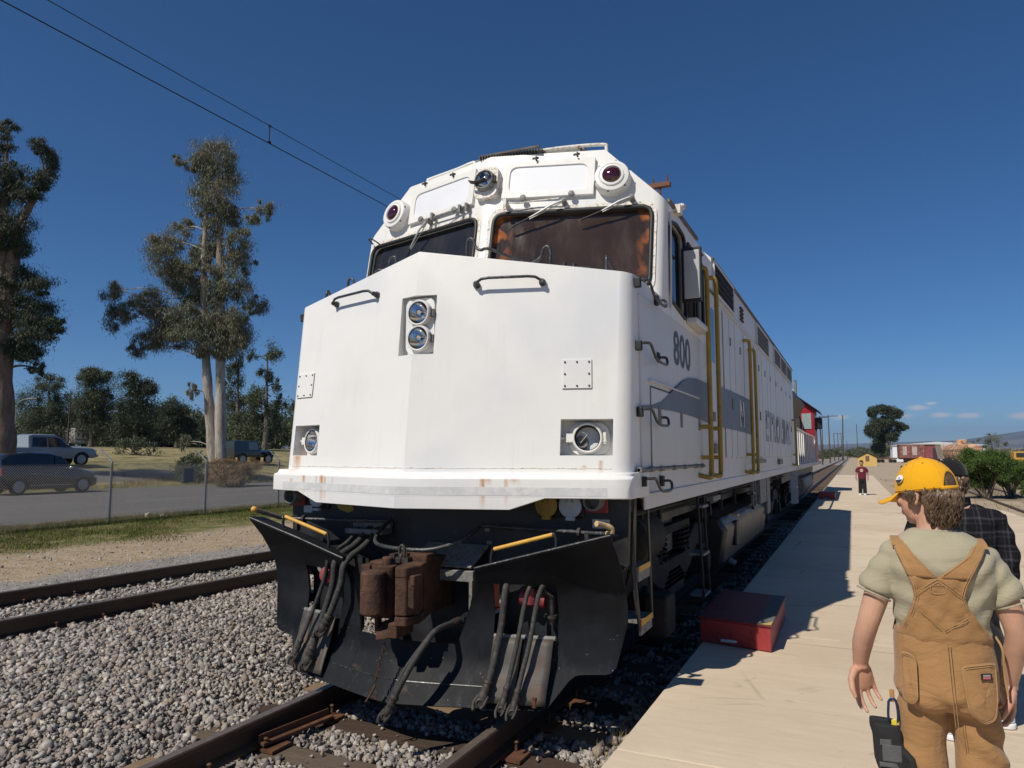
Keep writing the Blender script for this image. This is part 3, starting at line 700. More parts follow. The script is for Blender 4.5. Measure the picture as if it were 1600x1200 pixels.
# twin headlight in its recess (faces straight ahead)
hl = MB(); hl.poly_holes([rrect(-.115, .135, 2.49, 2.905, .06), [(.02+.083*math.cos(a), 2.79+.083*math.sin(a)) for a in np.linspace(0, 2*math.pi, 24, False)], [(.02+.083*math.cos(a), 2.60+.083*math.sin(a)) for a in np.linspace(0, 2*math.pi, 24, False)]], (0, 4.405, 0), (1, 0, 0), (0, 0, 1), .02)
HL = hl.build('headlight', MAT_WHITE, L, bevel=.004)
for z in (2.79, 2.60):
    lamp(HL, (.02, 4.375, z), (0, -1, .02), .083, .06)
    b = MB(); b.box(.115, .15, 4.36, 4.40, z-.035, z+.02); b.cyl((.13, 4.35, z-.02), (.13, 4.35, z+.03), .011, 8); b.build('latch', MAT_GREY, HL, bevel=.003)
for s in (-1, 1):
    cx_, cz_ = s*1.235, 1.866; o = on_nose(cx_, cz_, -.10); n = nn(s)
    u = Vector((1, NA*s, 0)).normalized(); v = n.cross(u)*-1; v = Vector((0, 0, 1))-n*n.z; v.normalize()
    pl = MB(); pl.poly_holes([rrect(-.125, .150, -.112, .112, .075), [(.115*.82*math.cos(a), .115*.82*math.sin(a)) for a in np.linspace(0, 2*math.pi, 24, False)]], o, u, v, .02)
    D = pl.build('ditch_light', MAT_WHITE, L, bevel=.003)
    lamp(D, o+n*.035, n, .090, .05, lens=(s < 0))
    b = MB(); q = o+n*.035-u*.125; b.obox(q, u*.022, v*.03, n*.014); b.cyl(q-u*.02, q-u*.055, .008, 8); b.ell(q-u*.055, (.013, .013, .013), 8, 6); b.build('thumb_screw', MAT_WHITE2, D, bevel=.002); b = MB()
    q = o+n*.03+u*.12; b.cyl(q-v*.04, q+v*.04, .013, 8); b.cyl(q-v*.028, q-v*.02, .018, 8); b.build('latch', MAT_WHITE2, D, bevel=.002)
for s in (-1, 1):      # weld bead above the ledge
    b = MB(); b.tube([on_nose(s*x, 1.652+.002*math.sin(x*31), .0005) for x in np.linspace(.01, 1.40, 40)], .0028, 5); b.build('weld_bead', MAT_FLAKE, L, smooth=60)
# bolted access plates
for cx_, cz_, w_ in ((1.16, 2.305, .102), (-1.31, 2.33, .115)):
    s = 1 if cx_ > 0 else -1; u = Vector((1, NA*s, 0)).normalized(); n = nn(s); v = (Vector((0, 0, 1))-n*n.z).normalized(); o = on_nose(cx_, cz_, .004)
    p = MB(); p.obox(o, u*w_, v*.103, n*.005); P_ = p.build('access_plate', MAT_WHITE, L, bevel=.002)
    for i in (-1, 0, 1):
        for j in (-1, 0, 1):
            if i or j: b = MB(); b.ell(o+u*i*(w_-.018)+v*j*.085+n*.006, (.0075, .0075, .0075), 8, 6); b.build('bolt', MAT_FIT, P_, smooth=60)
    b = MB(); b.obox(o-n*.004-v*.1035, u*w_, v*.0018, n*.0042); b.obox(o-n*.004+u*(w_+.001), u*.0015, v*.1, n*.0042); b.build('grime_seam', MAT_STREAK, P_)
# grab handles on the nose face
def handle(name, pts, r, mat, parent, feet=True):
    b = MB(); b.tube(pts, r, 10); H = b.build(name, mat, parent, smooth=60); return H
for x0, x1, z in ((.44, .905, 3.00), (-.965, -.445, 3.015)):
    A, B = on_nose(x0, z-.02), on_nose(x1, z-.02); n = nn(1 if x0 > 0 else -1); a = (B-A).normalized()
    pts = [A, A+n*.05, A+n*.062+a*.045+Vector((0, 0, .025)), A+n*.066+a*.10+Vector((0, 0, .03)), B+n*.066-a*.10+Vector((0, 0, .03)), B+n*.062-a*.045+Vector((0, 0, .025)), B+n*.05, B]
    H = handle('grab_handle', pts, .0105, MAT_GRAB, L)
    for q in (A, B):
        b = MB(); b.lathe(q, n, [(0, .026), (.02, .026), (.03, .018), (.05, .018), (.058, .012)], 12); b.build('bolt_boss', MAT_GRAB, H, smooth=40)
# handrails standing on top of the nose
def top_rail(x0, x1, y, hgt=.16):
    z0 = ztop(x0)-.005; z1 = ztop(x1)-.005; d = 1 if x1 > x0 else -1
    y0 = y+.24*abs(x0); y1 = y+.24*abs(x1)
    pts = bez([(x0, y0, z0), (x0, y0, z0+hgt*.75), (x0+d*.02, y0, z0+hgt), (x0+d*.055, y0, z0+hgt*.92), (x0+d*.075, y0, z0+hgt*.55), (x0+d*.12, y0, z0+hgt*.38), (x0+d*.2, y0, z0+hgt*.36),
               (x1-d*.2, y1, z1+hgt*.36), (x1-d*.12, y1, z1+hgt*.38), (x1-d*.075, y1, z1+hgt*.55), (x1-d*.055, y1, z1+hgt*.92), (x1-d*.02, y1, z1+hgt), (x1, y1, z1+hgt*.75), (x1, y1, z1)], 5)
    H = handle('nose_top_rail', pts, .0115, MAT_GRAB, L)
    for q in (pts[0], pts[-1]): b = MB(); b.lathe(q, (0, 0, 1), [(-.02, .03), (.012, .028), (.02, .016)], 10); b.build('foot', MAT_GRAB, H, smooth=40)
top_rail(.30, .92, 4.52); top_rail(-.42, -1.02, 4.60)
for s in (1, -1):
    pts = bez([(s*1.30, 4.90, 3.05), (s*1.30, 4.90, 3.17), (s*1.30, 4.925, 3.20), (s*1.305, 4.96, 3.17), (s*1.32, 5.05, 3.12), (s*1.36, 5.32, 3.10), (s*1.37, 5.38, 3.13), (s*1.375, 5.43, 3.14), (s*1.38, 5.45, 3.02)], 5)
    H = handle('nose_corner_rail', pts, .012, MAT_GRAB, L); b = MB(); b.lathe((s*1.30, 4.90, 3.03), (0, 0, 1), [(-.01, .03), (.02, .028), (.03, .016)], 10); b.build('foot', MAT_GRAB, H, smooth=40)
b = MB(); b.cyl((.97, 4.86, 3.135), (1.17, 4.91, 3.11), .024, 10); b.box(.98, .995, 4.84, 4.90, 3.09, 3.175); b.box(1.05, 1.065, 4.85, 4.91, 3.09, 3.165); b.build('hinge_pin', MAT_GRAB, L, smooth=40)

# anticlimber ledge along the foot of the nose
def vpath(x, d, z): return (x, ny(x, z)-d, z)
HWL = 1.545
lg = MB(); ring = []
prof = [(.03, 1.625), (.04, 1.60), (.082, 1.588), (.09, 1.578), (.09, 1.452), (.0, 1.452), (-.35, 1.452), (-.35, 1.625)]
xs_ = [-HWL, -1.2, -.8, -.4, 0, .4, .8, 1.2, 1.44, 1.51, HWL]; rings = []
for x in xs_:
    back = {1.51: .012, HWL: .05}.get(x, 0)
    rings.append([(x, ny(x, 1.5)-d+back, z) for d, z in prof])
lg.loft(rings); lg.build('anticlimber', MAT_WHITE, L, bevel=.008, seg=2)
ap = MB()      # centre apron below the ledge
for s in (-1, 1):
    xa, xb = (1.20, .93) if s < 0 else (1.02, .77)
    pts = [(0, 1.375), (s*xb, 1.375), (s*xa, 1.46), (0, 1.46)]
    ap.prism([(x, ny(x, 1.5)-.089, z) for x, z in pts], (0, .03, 0))
ap.build('apron', MAT_WHITE, L, bevel=.004)
gb = MB()
for s in (-1, 1): gb.prism([(x*s, ny(x, 1.5)-.0915, z) for x, z in ((.0, 1.47), (1.40, 1.47), (1.40, 1.527), (.0, 1.527))], (0, .004, 0))
gb.build('faded_grey_band', M('faded_band', (.60, .605, .60), .55, var=.08, scale=7, col2=(.70, .69, .66), amt=.5), L)

# ---- cab
KX, KZ, RX, RZ = 1.53, 3.90, 1.02, 4.42
CB = 8.0
cp = [(-KX, cy(KX, 2.9), 2.9), (0, cy(0, 2.9), 2.9), (KX, cy(KX, 2.9), 2.9), (KX, cy(KX, KZ), KZ), (RX, cy(RX, RZ), RZ), (0, cy(0, 4.46), 4.46), (-RX, cy(RX, RZ), RZ), (-KX, cy(KX, KZ), KZ)]
bk = [(-KX, CB, 2.9), (0, CB, 2.9), (KX, CB, 2.9), (KX, CB, KZ), (RX, CB, RZ), (0, CB, 4.46), (-RX, CB, RZ), (-KX, CB, KZ)]
cm = MB(); cm.V = cp+bk; cm.F = [(0, 1, 5, 6, 7), (1, 2, 3, 4, 5)]+[(i, (i+1) % 8, 8+(i+1) % 8, 8+i) for i in range(8)]+[(15, 14, 13, 9, 8), (13, 12, 11, 10, 9)]
cab = cm.build('cab', MAT_WHITE2, L)
def cf(co): return co.y+12 < 6.9
bevel_edges(cab.data, [(lambda a, b: abs(abs(a.x)-KX) < 1e-4 and abs(abs(b.x)-KX) < 1e-4 and a.x*b.x > 0 and cf(a) and cf(b) and abs(a.z-b.z) > .5, .085),
                       (lambda a, b: abs(a.y-b.y) > 1 and min(a.z, b.z) > 3.85 and abs(a.x) > .9, .06),
                       (lambda a, b: min(a.z, b.z) > 3.8 and cf(a) and cf(b) and abs(a.y-b.y) < .3 and abs(a.x-b.x) > .3, .035)], 5)
# windshields, side window: cut openings
wsh = round_poly([(.085, 3.10), (1.435, 3.10), (1.435, 3.835), (.085, 3.87)], .10, 5)
cuts = []
for s in (-1, 1):
    c = MB(); c.prism([on_cab(s*x, z, .2) for x, z in wsh], -cn(s)*.245); cuts.append(c)
swin = round_poly([(5.915, 3.06), (6.55, 2.98), (6.55, 3.77), (6.22, 3.80), (5.915, 3.74)], .09, 5)
swin2 = round_poly([(6.66, 2.99), (7.42, 2.99), (7.42, 3.72), (6.66, 3.76)], .07, 5)
for s in (-1, 1):
    for w in (swin, swin2):
        c = MB(); c.prism([(s*1.7, y, z) for y, z in w], (-s*.215, 0, 0)); cuts.append(c)
cut(cab, cuts); sharp(cab, 30)
lowc = MB()     # lower cab side and carbody below the cab roof
for s in (-1, 1):
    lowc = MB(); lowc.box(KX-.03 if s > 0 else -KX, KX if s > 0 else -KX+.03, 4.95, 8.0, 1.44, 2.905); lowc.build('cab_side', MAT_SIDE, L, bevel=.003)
for s in (-1, 1):
    W = MB(); W.poly_holes([wsh] if s > 0 else [[(-x, z) for x, z in wsh][::-1]], (0, cy(0, 0)-0, 0), (1, .215*s, 0), (0, .2, 1), .012)
    for i, v in enumerate(W.V): W.V[i] = tuple(Vector(v)-cn(s)*.035)
    WO = W.build('windshield', MAT_WIND if s > 0 else MAT_WIND2, L)
    g = MB(); cx_ = sum(p[0] for p in wsh)/len(wsh); cz_ = sum(p[1] for p in wsh)/len(wsh)
    lp = [on_cab(s*x, z, .004) for x, z in wsh]; g.tube(lp+[lp[0]], .020, 8, False); g.build('rubber_gasket', MAT_SEAL, WO, smooth=60)
    fl = MB(); out = round_poly([(.035, 3.05), (1.475, 3.05), (1.475, 3.885), (.035, 3.925)], .12, 5)
    fl.poly_holes([out if s > 0 else [(-x, z) for x, z in out][::-1], wsh if s > 0 else [(-x, z) for x, z in wsh][::-1]], (0, cy(0, 0), 0), (1, .215*s, 0), (0, .2, 1), .004)
    for i, v in enumerate(fl.V): fl.V[i] = tuple(Vector(v)+cn(s)*.0045)
    fl.build('flaked_window_surround', MAT_FLAKE, WO)
for w, nm_ in ((swin, 'side_window'), (swin2, 'sliding_window')):
    for s in (-1, 1):
        c = MB(); c.prism([(s*1.495, y, z) for y, z in w], (-s*.008, 0, 0)); G = c.build(nm_, MAT_SGLASS, L)
        g = MB(); lp = [(s*1.532, y, z) for y, z in w]; g.tube(lp+[lp[0]], .017, 8, False); g.build('rubber_gasket', MAT_SEAL, G, smooth=60)
        if nm_ == 'sliding_window': g = MB(); g.box(s*1.52-.012, s*1.52+.012, 7.0, 7.03, 3.0, 3.72); g.build('sash_bar', MAT_SEAL, G)
# number boards, centre lamp, red marker lamps
for s in (-1, 1):
    o = Vector((0, cy(0, 0), 0)); u = Vector((1, .215*s, 0)); v = Vector((0, .2, 1)); q = lambda P: [(s*x, z) for x, z in (P if s > 0 else P[::-1])]
    fr_ = [(.14, 4.005), (.945, 3.975), (.945, 4.335), (.14, 4.37)]; inn = round_poly([(.20, 4.055), (.885, 4.03), (.885, 4.28), (.20, 4.31)], .075, 5)
    b = MB(); b.poly_holes([q(fr_), q(inn)], o+cn(s)*.035, u, v, .045); NBo = b.build('number_board', MAT_WHITE2, L, bevel=.004)
    b = MB(); b.poly_holes([q(inn)], o+cn(s)*.024, u, v, .02); b.build('blank_panel', MAT_PANELW, NBo)
    for x in (.34, .76): b = MB(); c_ = on_cab(s*x, 3.985, .045); b.lathe(c_, cn(s), [(0, .028), (.015, .028), (.02, .02)], 14); b.build('latch_knob', MAT_GREY, NBo, smooth=40)
    for x in (.42, .78): b = MB(); c_ = on_cab(s*x, 4.375, .04); b.obox(c_, (.03, 0, 0), (0, .006, 0), (0, 0, .008)); b.obox(c_+Vector((.012, -.01, -.01)), (.006, 0, 0), (0, .012, 0), (0, 0, .02)); b.build('hinge', MAT_FIT, NBo)
    c_ = on_cab(s*1.10, 4.10); ax = cn(s)
    b = MB(); b.lathe(c_, ax, [(-.05, .158), (.05, .155), (.085, .150), (.10, .142), (.105, .115), (.098, .105), (.115, .10), (.118, .082), (.10, .078)], 40, True, False); MK = b.build('marker_lamp', MAT_WHITE2, L, smooth=35)
    b = MB(); b.lathe(c_, ax, [(.100, .079), (.125, .066), (.138, .035), (.141, .001)], 32, False, True); b.build('red_lens', NT('red_marker_glass').done((.045, .003, .006), .06, 0, None, .8, Coat_Weight=.6), MK, smooth=60)
    for k in range(6): a = k*math.pi/3+.3; u2, v2 = frame(ax); b = MB(); b.ell(c_+ax*.088+(u2*math.cos(a)+v2*math.sin(a))*.148, (.009, .009, .009), 6, 5); b.build('screw', MAT_FIT, MK)
axc = Vector((0, -1, .2)).normalized(); c_ = Vector((0, cy(0, 4.176), 4.176))
b = MB(); b.poly_holes([rrect(-.115, .115, -.155, .155, .07), [(.08*math.cos(a), .08*math.sin(a)) for a in np.linspace(0, 2*math.pi, 24, False)]], c_+axc*.045, (1, 0, 0), (0, .2, 1), .09); UL = b.build('roof_lamp', MAT_FLAKE, L, bevel=.005)
lamp(UL, c_+axc*.085, axc, .082, .06, True, MAT_GREY)
b = MB(); b.grid(lambda i, j: (Vector((-.13+.17*i, 0, -.02-.02*math.sin(i*3)))+c_+axc*(.10+.05*j)+Vector((0, 0, .005*j))), 6, 2); b.build('lamp_visor', MAT_FIT, UL, solid=.004)
b = MB(); q = c_+axc*.09; b.obox(q+Vector((.1, 0, -.01)), (.022, 0, 0), (0, .015, 0), (0, 0, .03)); b.cyl(q+Vector((.1, -.01, -.045)), q+Vector((.1, -.01, .03)), .01, 8); b.build('latch', MAT_SEAL, UL, bevel=.003)
# wipers
def wiper(p0, p1, blade, s):
    A, B = on_cab(*p0, .06), on_cab(*p1, .045); n = cn(s); d = (B-A).normalized()
    b = MB(); b.tube([A-d*.02, A+d*.12+n*.02, B], [.012, .010, .006], 8); b.tube([A+Vector((.012, 0, -.01)), B+Vector((.012, 0, -.01))], .004, 6); Wp = b.build('wiper', M('wiper_metal', (.45, .45, .43), .4, .4, var=.2), L, smooth=50)
    b = MB(); b.lathe(on_cab(*p0, 0), n, [(0, .026), (.05, .022), (.07, .022), (.078, .012)], 12); b.build('pivot', MAT_GREY, Wp, smooth=40)
    C_ = on_cab(*blade, .03); b = MB(); b.tube([B-(C_-B)*.25, C_], .007, 6); b.obox((B+C_)/2-n*.008, (C_-B)*.62, n*.004, (C_-B).cross(n).normalized()*.003); b.build('blade', MAT_SEAL, Wp)
wiper((.70, 3.925), (.40, 3.785), (.255, 3.72), 1); wiper((1.27, 3.905), (1.02, 3.80), (.85, 3.74), 1); wiper((-.66, 3.945), (-.86, 3.70), (-.905, 3.62), -1)
b = MB(); b.tube(bez([on_cab(.20, 3.95, .06), on_cab(.30, 3.935, .05), on_cab(.45, 3.945, .05), on_cab(.66, 3.945, .06)]), .007, 6); b.lathe(on_cab(.19, 3.95), cn(1), [(0, .024), (.06, .022)], 10); b.obox(on_cab(.19, 3.93, .07), (.016, 0, 0), (0, .012, 0), (0, 0, .05)); b.build('wiper_linkage', MAT_FLAKE, L, smooth=50)
b = MB(); b.tube([on_cab(-.68, 3.96, .05), on_cab(-.40, 3.97, .055), on_cab(-.18, 3.985, .05)], .010, 6); b.tube(bez([on_cab(-.66, 3.92, .06), on_cab(-.5, 3.93, .09), on_cab(-.3, 3.97, .06)]), .005, 5)
for x in (-.18, -.26, -.6): b.obox(on_cab(x, 3.97, .05), (.01, 0, 0), (0, .03, 0), (0, 0, .035))
b.build('wiper_linkage', MAT_GREY, L, smooth=50)
b = MB(); b.tube(bez([on_cab(-1.43, 3.87, .02), on_cab(-1.42, 3.89, .09), on_cab(-1.36, 3.875, .09), on_cab(-1.33, 3.85, .02)], 6), .008, 6); b.build('small_grab', MAT_GRAB, L, smooth=50)
# roof: railings, grille notch, antenna, horn bracket
b = MB()
for x0, x1 in ((.36, .98), ): 
    b.tube(bez([(x0, 5.80, 4.41), (x0, 5.80, 4.51), (x0+.03, 5.80, 4.535), ((x0+x1)/2, 5.86, 4.545), (x1-.03, 5.93, 4.54), (x1, 5.94, 4.51), (x1, 5.94, 4.41)], 4), .016, 8)
b.build('roof_rail', MAT_FLAKE, L, smooth=60)
b = MB(); b.tube(bez([(-.86, 5.86, 4.40), (-.86, 5.86, 4.485), (-.83, 5.86, 4.50), (-.5, 5.80, 4.515), (-.30, 5.74, 4.52), (-.25, 5.73, 4.50), (-.25, 5.73, 4.40)], 4), .017, 8); b.build('roof_rail', MAT_WHITE2, L, smooth=60)
b = MB(); b.obox((-.20, 5.70, 4.44), (.03, 0, 0), (0, .02, 0), (0, 0, .075)); b.build('rail_bracket', MAT_GREY, L, bevel=.01)
b = MB()
for k in range(22): b.obox((-.12+k*.026, 5.63+.004*k, 4.475), (.004, 0, 0), (0, .06, 0), (0, 0, .02))
b.obox((.16, 5.61, 4.495), (.30, .01, 0), (0, .012, 0), (0, 0, .008)); b.obox((.16, 5.72, 4.49), (.30, .01, 0), (0, .05, 0), (0, 0, .008)); b.build('roof_grille', MAT_STREAK, L)
b = MB(); b.obox((.60, 6.05, 4.50), (.18, .03, 0), (0, .16, 0), (0, 0, .05)); b.obox((.74, 5.98, 4.50), (.012, 0, 0), (0, .10, 0), (0, 0, .065)); b.build('roof_box', MAT_GREY, L, bevel=.006)
b = MB(); b.obox((1.36, 6.35, 4.235), (.10, 0, 0), (0, .03, 0), (0, 0, .02)); b.cyl((1.30, 6.35, 4.24), (1.30, 6.35, 4.31), .009, 6); b.cyl((1.43, 6.35, 4.24), (1.43, 6.35, 4.325), .009, 6); b.cyl((1.36, 6.35, 4.05), (1.36, 6.35, 4.24), .014, 6); b.build('antenna_bracket', MAT_PLATE, L)
b = MB(); b.obox((1.535, 6.55, 3.93), (.012, 0, 0), (0, .62, 0), (0, 0, .015)); b.build('rain_gutter', MAT_STREAK, L); b = MB(); b.tube([(1.545, 5.93, 3.82), (1.55, 5.90, 3.4), (1.545, 5.88, 2.97)], .010, 6); b.build('drip_moulding', MAT_SIDE, L, smooth=50)
b = MB(); b.obox((1.56, 6.18, 3.915), (.03, 0, 0), (0, .05, 0), (0, 0, .04)); b.ell((1.58, 6.25, 3.965), (.035, .05, .03), 10, 6); b.build('gutter_bracket', MAT_FLAKE, L)

# ---- carbody behind the cab
BE = 19.75
hb = MB(); sec = [(-KX, 1.44), (KX, 1.44), (KX, 3.95), (1.05, 4.42), (0, 4.47), (-1.05, 4.42), (-KX, 3.95)]
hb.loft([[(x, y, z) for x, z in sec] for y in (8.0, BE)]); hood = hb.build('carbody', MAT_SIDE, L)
SX = KX
def sbox(b, y0, y1, z0, z1, t=.012, s=1): return b.box(*( (SX-.001, SX+t) if s > 0 else (-SX-t, -SX+.001)), y0, y1, z0, z1)
for s in (1, -1):
    vs = [(8.06, 9.50, 3.585, 3.905), (12.03, 13.78, 3.53, 3.86), (14.85, 16.2, 3.56, 3.87), (16.3, 17.75, 3.56, 3.87), (17.85, 19.3, 3.56, 3.87)]
    for i, (y0, y1, z0, z1) in enumerate(vs):
        b = MB(); sbox(b, y0, y1, z0, z1, .006, s); Vn = b.build('vent', MAT_MESH if i == 0 else MAT_MESHG, hood)
        b = MB(); n_ = int((y1-y0)/.055)
        for k in range(n_): yy = y0+(k+.5)*(y1-y0)/n_; sbox(b, yy-.008, yy+.008, z0, z1, .018, s)
        for zz in np.linspace(z0, z1, 5): sbox(b, y0, y1, zz-.006, zz+.006, .022, s)
        b.build('vent_bars', MAT_MESH if i == 0 else MAT_MESHG, Vn)
        b = MB(); sbox(b, y0-.03, y0, z0-.03, z1+.03, .03, s); sbox(b, y1, y1+.03, z0-.03, z1+.03, .03, s); sbox(b, y0, y1, z1, z1+.03, .0295, s); sbox(b, y0, y1, z0-.03, z0, .0295, s); b.build('vent_frame', MAT_SIDE, Vn)
    for k in range(4):
        b = MB(); b.obox((s*(SX+.012), 10.32, 3.63+k*.055), (.012, 0, 0), (0, .13, 0), (0, 0, .012)); b.build('louvre', MAT_MESH, hood)
    b = MB(); sbox(b, 8.0, BE, 3.925, 3.96, .022, s); b.build('roof_edge', MAT_STREAK, hood)
    b = MB(); sbox(b, 8.0, BE, 3.49, 3.515, .018, s); b.build('belt_rail', MAT_SIDE, hood)
    b = MB()
    for yy in np.arange(8.1, BE, .16): b.ell((s*(SX+.018), yy, 3.502), (.008, .009, .009), 6, 4); b.ell((s*(SX+.006), yy, 3.56), (.006, .007, .007), 6, 4)
    rv = b.build('rivets', MAT_SIDE, hood); rv['kind'] = 'stuff'
    # doors / panels with vertical ribs
    ys_ = [8.62, 9.05, 9.48, 9.92, 10.36, 10.80, 11.62, 12.06, 12.5, 12.95, 13.4, 13.86, 14.4, 14.95, 15.5, 16.1, 16.7, 17.3, 17.9, 18.5, 19.1]
    for i, yy in enumerate(ys_[:-1]):
        y1 = ys_[i+1]
        if y1-yy > .7: continue
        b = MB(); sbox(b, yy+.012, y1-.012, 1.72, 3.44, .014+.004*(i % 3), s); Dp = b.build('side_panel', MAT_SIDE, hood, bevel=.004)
        b = MB(); sbox(b, yy-.006, yy+.006, 1.70, 3.46, .004, s); b.build('panel_seam', MAT_STREAK, Dp)
        if i % 2: b = MB(); sbox(b, yy+.03, yy+.055, 2.3, 2.44, .035, s); sbox(b, yy+.03, yy+.055, 3.1, 3.2, .03, s); b.build('door_latch', MAT_GREY, Dp)
    b = MB(); sbox(b, 4.95, BE, 1.36, 1.47, .014, s); b.build('side_sill', MAT_SIDE, L, bevel=.004)
    b = MB(); sbox(b, 10.9, 11.5, 1.8, 3.3, .01, s); sbox(b, 11.12, 11.3, 2.5, 3.1, .02, s); b.build('engine_room_door', MAT_SIDE, hood, bevel=.004)
    b = MB(); sbox(b, 14.95, 15.6, 1.56, 1.66, .05, s); sbox(b, 11.0, 12.4, 1.62, 1.68, .06, s); b.build('step_ledge', MAT_GREY, hood, bevel=.004)
    # equipment hatches low on the cab side
    for y0, y1, z0, z1 in ((5.20, 7.20, 1.655, 2.245), (4.70 if s > 0 else 4.8, 5.17, 1.66, 1.975)):
        b = MB(); sbox(b, max(y0, 4.72), y1, z0, z1, .010, s) if y0 > 4.9 else b.box(*((1.499, 1.512) if s > 0 else (-1.512, -1.499)), 4.80, y1, z0, z1)
        Hc = b.build('hatch', MAT_SIDE, L, bevel=.004)
        xx = SX if y0 > 4.9 else 1.50; b = MB(); e = .004; ya = y0 if y0 > 4.9 else 4.80
        for (a0, a1, c0, c1) in ((ya-.012, ya, z0-.012, z1+.012), (y1, y1+.012, z0-.012, z1+.012), (ya, y1, z1, z1+.014), (ya, y1, z0-.012, z0)):
            b.box(*((xx-.001, xx+e) if s > 0 else (-xx-e, -xx+.001)), a0, a1, c0, c1)
        b.build('dirty_seam', MAT_STREAK, Hc)
        b = MB()
        if y0 > 4.9:
            for yy in (5.42, 6.2, 7.0): sbox(b, yy-.03, yy+.03, 1.98, 2.12, .02, s)
        else:
            b.box(*((1.511, 1.525) if s > 0 else (-1.525, -1.511)), 4.97, 5.03, 1.73, 1.93)
        b.build('hatch_latch', MAT_GREY, Hc, bevel=.004)
    b = MB()
    b.cyl((s*(SX+.012), 4.8, 1.64), (s*(SX+.012), 7.2, 1.64), .012, 8)
    for yy in (4.85, 5.15, 5.45, 5.9, 6.3, 6.8, 7.1): b.cyl((s*(SX+.014), yy-.05, 1.64), (s*(SX+.014), yy+.05, 1.64), .02, 8)
    b.build('hinge_row', MAT_GREY, L, smooth=50)
    b = MB(); sbox(b, 5.15, 7.0, 2.285, 2.297, .022, s); b.build('hatch_rain_strip', MAT_SIDE, L)
    # grab irons up the nose side
    for z in (2.955, 2.50, 2.03, 1.545):
        x = s*HW if z > 1.6 else s*SX
        pts = bez([(x, 4.88, z+.035), (x+s*.075, 4.90, z+.035), (x+s*.085, 4.98, z+.03), (x+s*.085, 5.10, z-.04), (x+s*.09, 5.2, z-.065), (x+s*.09, 5.40, z-.065), (x+s*.085, 5.47, z-.045), (x+s*.07, 5.48, z), (x+s*.0, 5.46, z)], 4)
        H = handle('grab_iron', pts, .0105, MAT_GRAB, L)
        b = MB(); b.box(*sorted((x, x+s*.045)), 4.86, 4.90, z-.02, z+.05); b.box(*sorted((x, x+s*.03)), 5.42, 5.48, z-.04, z+.04); b.build('bracket', MAT_SEAL, H, bevel=.006)
    # ochre handrails
    for (yy, z0, z1, r) in ((7.10, 1.53, 3.60, .024), (7.64, 1.53, 3.62, .024), (10.35, 1.50, 3.34, .023), (10.88, 1.50, 3.28, .023), (18.9, 1.5, 2.6, .025)):
        x = s*(SX+.10); w_ = s*.10
        pts = bez([(x-w_, yy-.12, z0+.02), (x, yy-.10, z0), (x, yy-.03, z0+.02), (x, yy, z0+.09), (x, yy+.02, z0+.4), (x, yy+.02, z1-.3), (x, yy, z1-.06), (x-.02*s, yy-.02, z1), (x-w_, yy-.05, z1)], 5)
        H = handle('door_handrail', pts, r, MAT_OCHRE, L)
        for zz in (2.02, 1.72) if z1 > 3.5 else (1.75,): b = MB(); b.box(*sorted((x-w_, x)), yy-.03, yy+.05, zz-.02, zz+.02); b.build('standoff', MAT_OCHRE, H)
    # recessed cab door between the rails
    b = MB(); sbox(b, 7.60, 8.10, 1.62, 3.52, .006, s); CD = b.build('cab_door', MAT_SIDE, L)
    b = MB(); sbox(b, 7.56, 7.60, 1.6, 3.55, .02, s); sbox(b, 8.10, 8.14, 1.6, 3.55, .02, s); sbox(b, 7.6, 8.1, 3.52, 3.55, .0195, s); b.build('door_frame', MAT_STREAK, CD)
    b = MB(); sbox(b, 7.68, 8.02, 2.75, 3.35, .009, s); b.build('door_window', MAT_SGLASS, CD)
    b = MB(); sbox(b, 7.62, 8.06, 1.76, 1.86, .05, s); sbox(b, 7.64, 7.8, 2.1, 2.2, .04, s); b.build('door_step', MAT_GREY, CD, bevel=.006)
    # window visor box and arm rest
    b = MB(); b.box(*sorted((s*(SX+.02), s*(SX+.20))), 6.30, 6.34, 3.10, 3.60); b.box(*sorted((s*(SX+.02), s*(SX+.17))), 6.34, 6.6, 3.585, 3.60); Mi = b.build('wind_deflector', MAT_SEAL, L, bevel=.008)
    b = MB(); b.box(*sorted((s*(SX+.045), s*(SX+.185))), 6.285, 6.302, 3.13, 3.57); b.build('deflector_panel', M('deflector_grey', (.46, .46, .45), .4, var=.06), Mi, bevel=.015)
    b = MB(); b.obox((s*(SX+.05), 6.92, 2.985), (.05, 0, 0), (0, .36, 0), (0, 0, .028)); b.build('arm_rest', MAT_SIDE, L, bevel=.012)
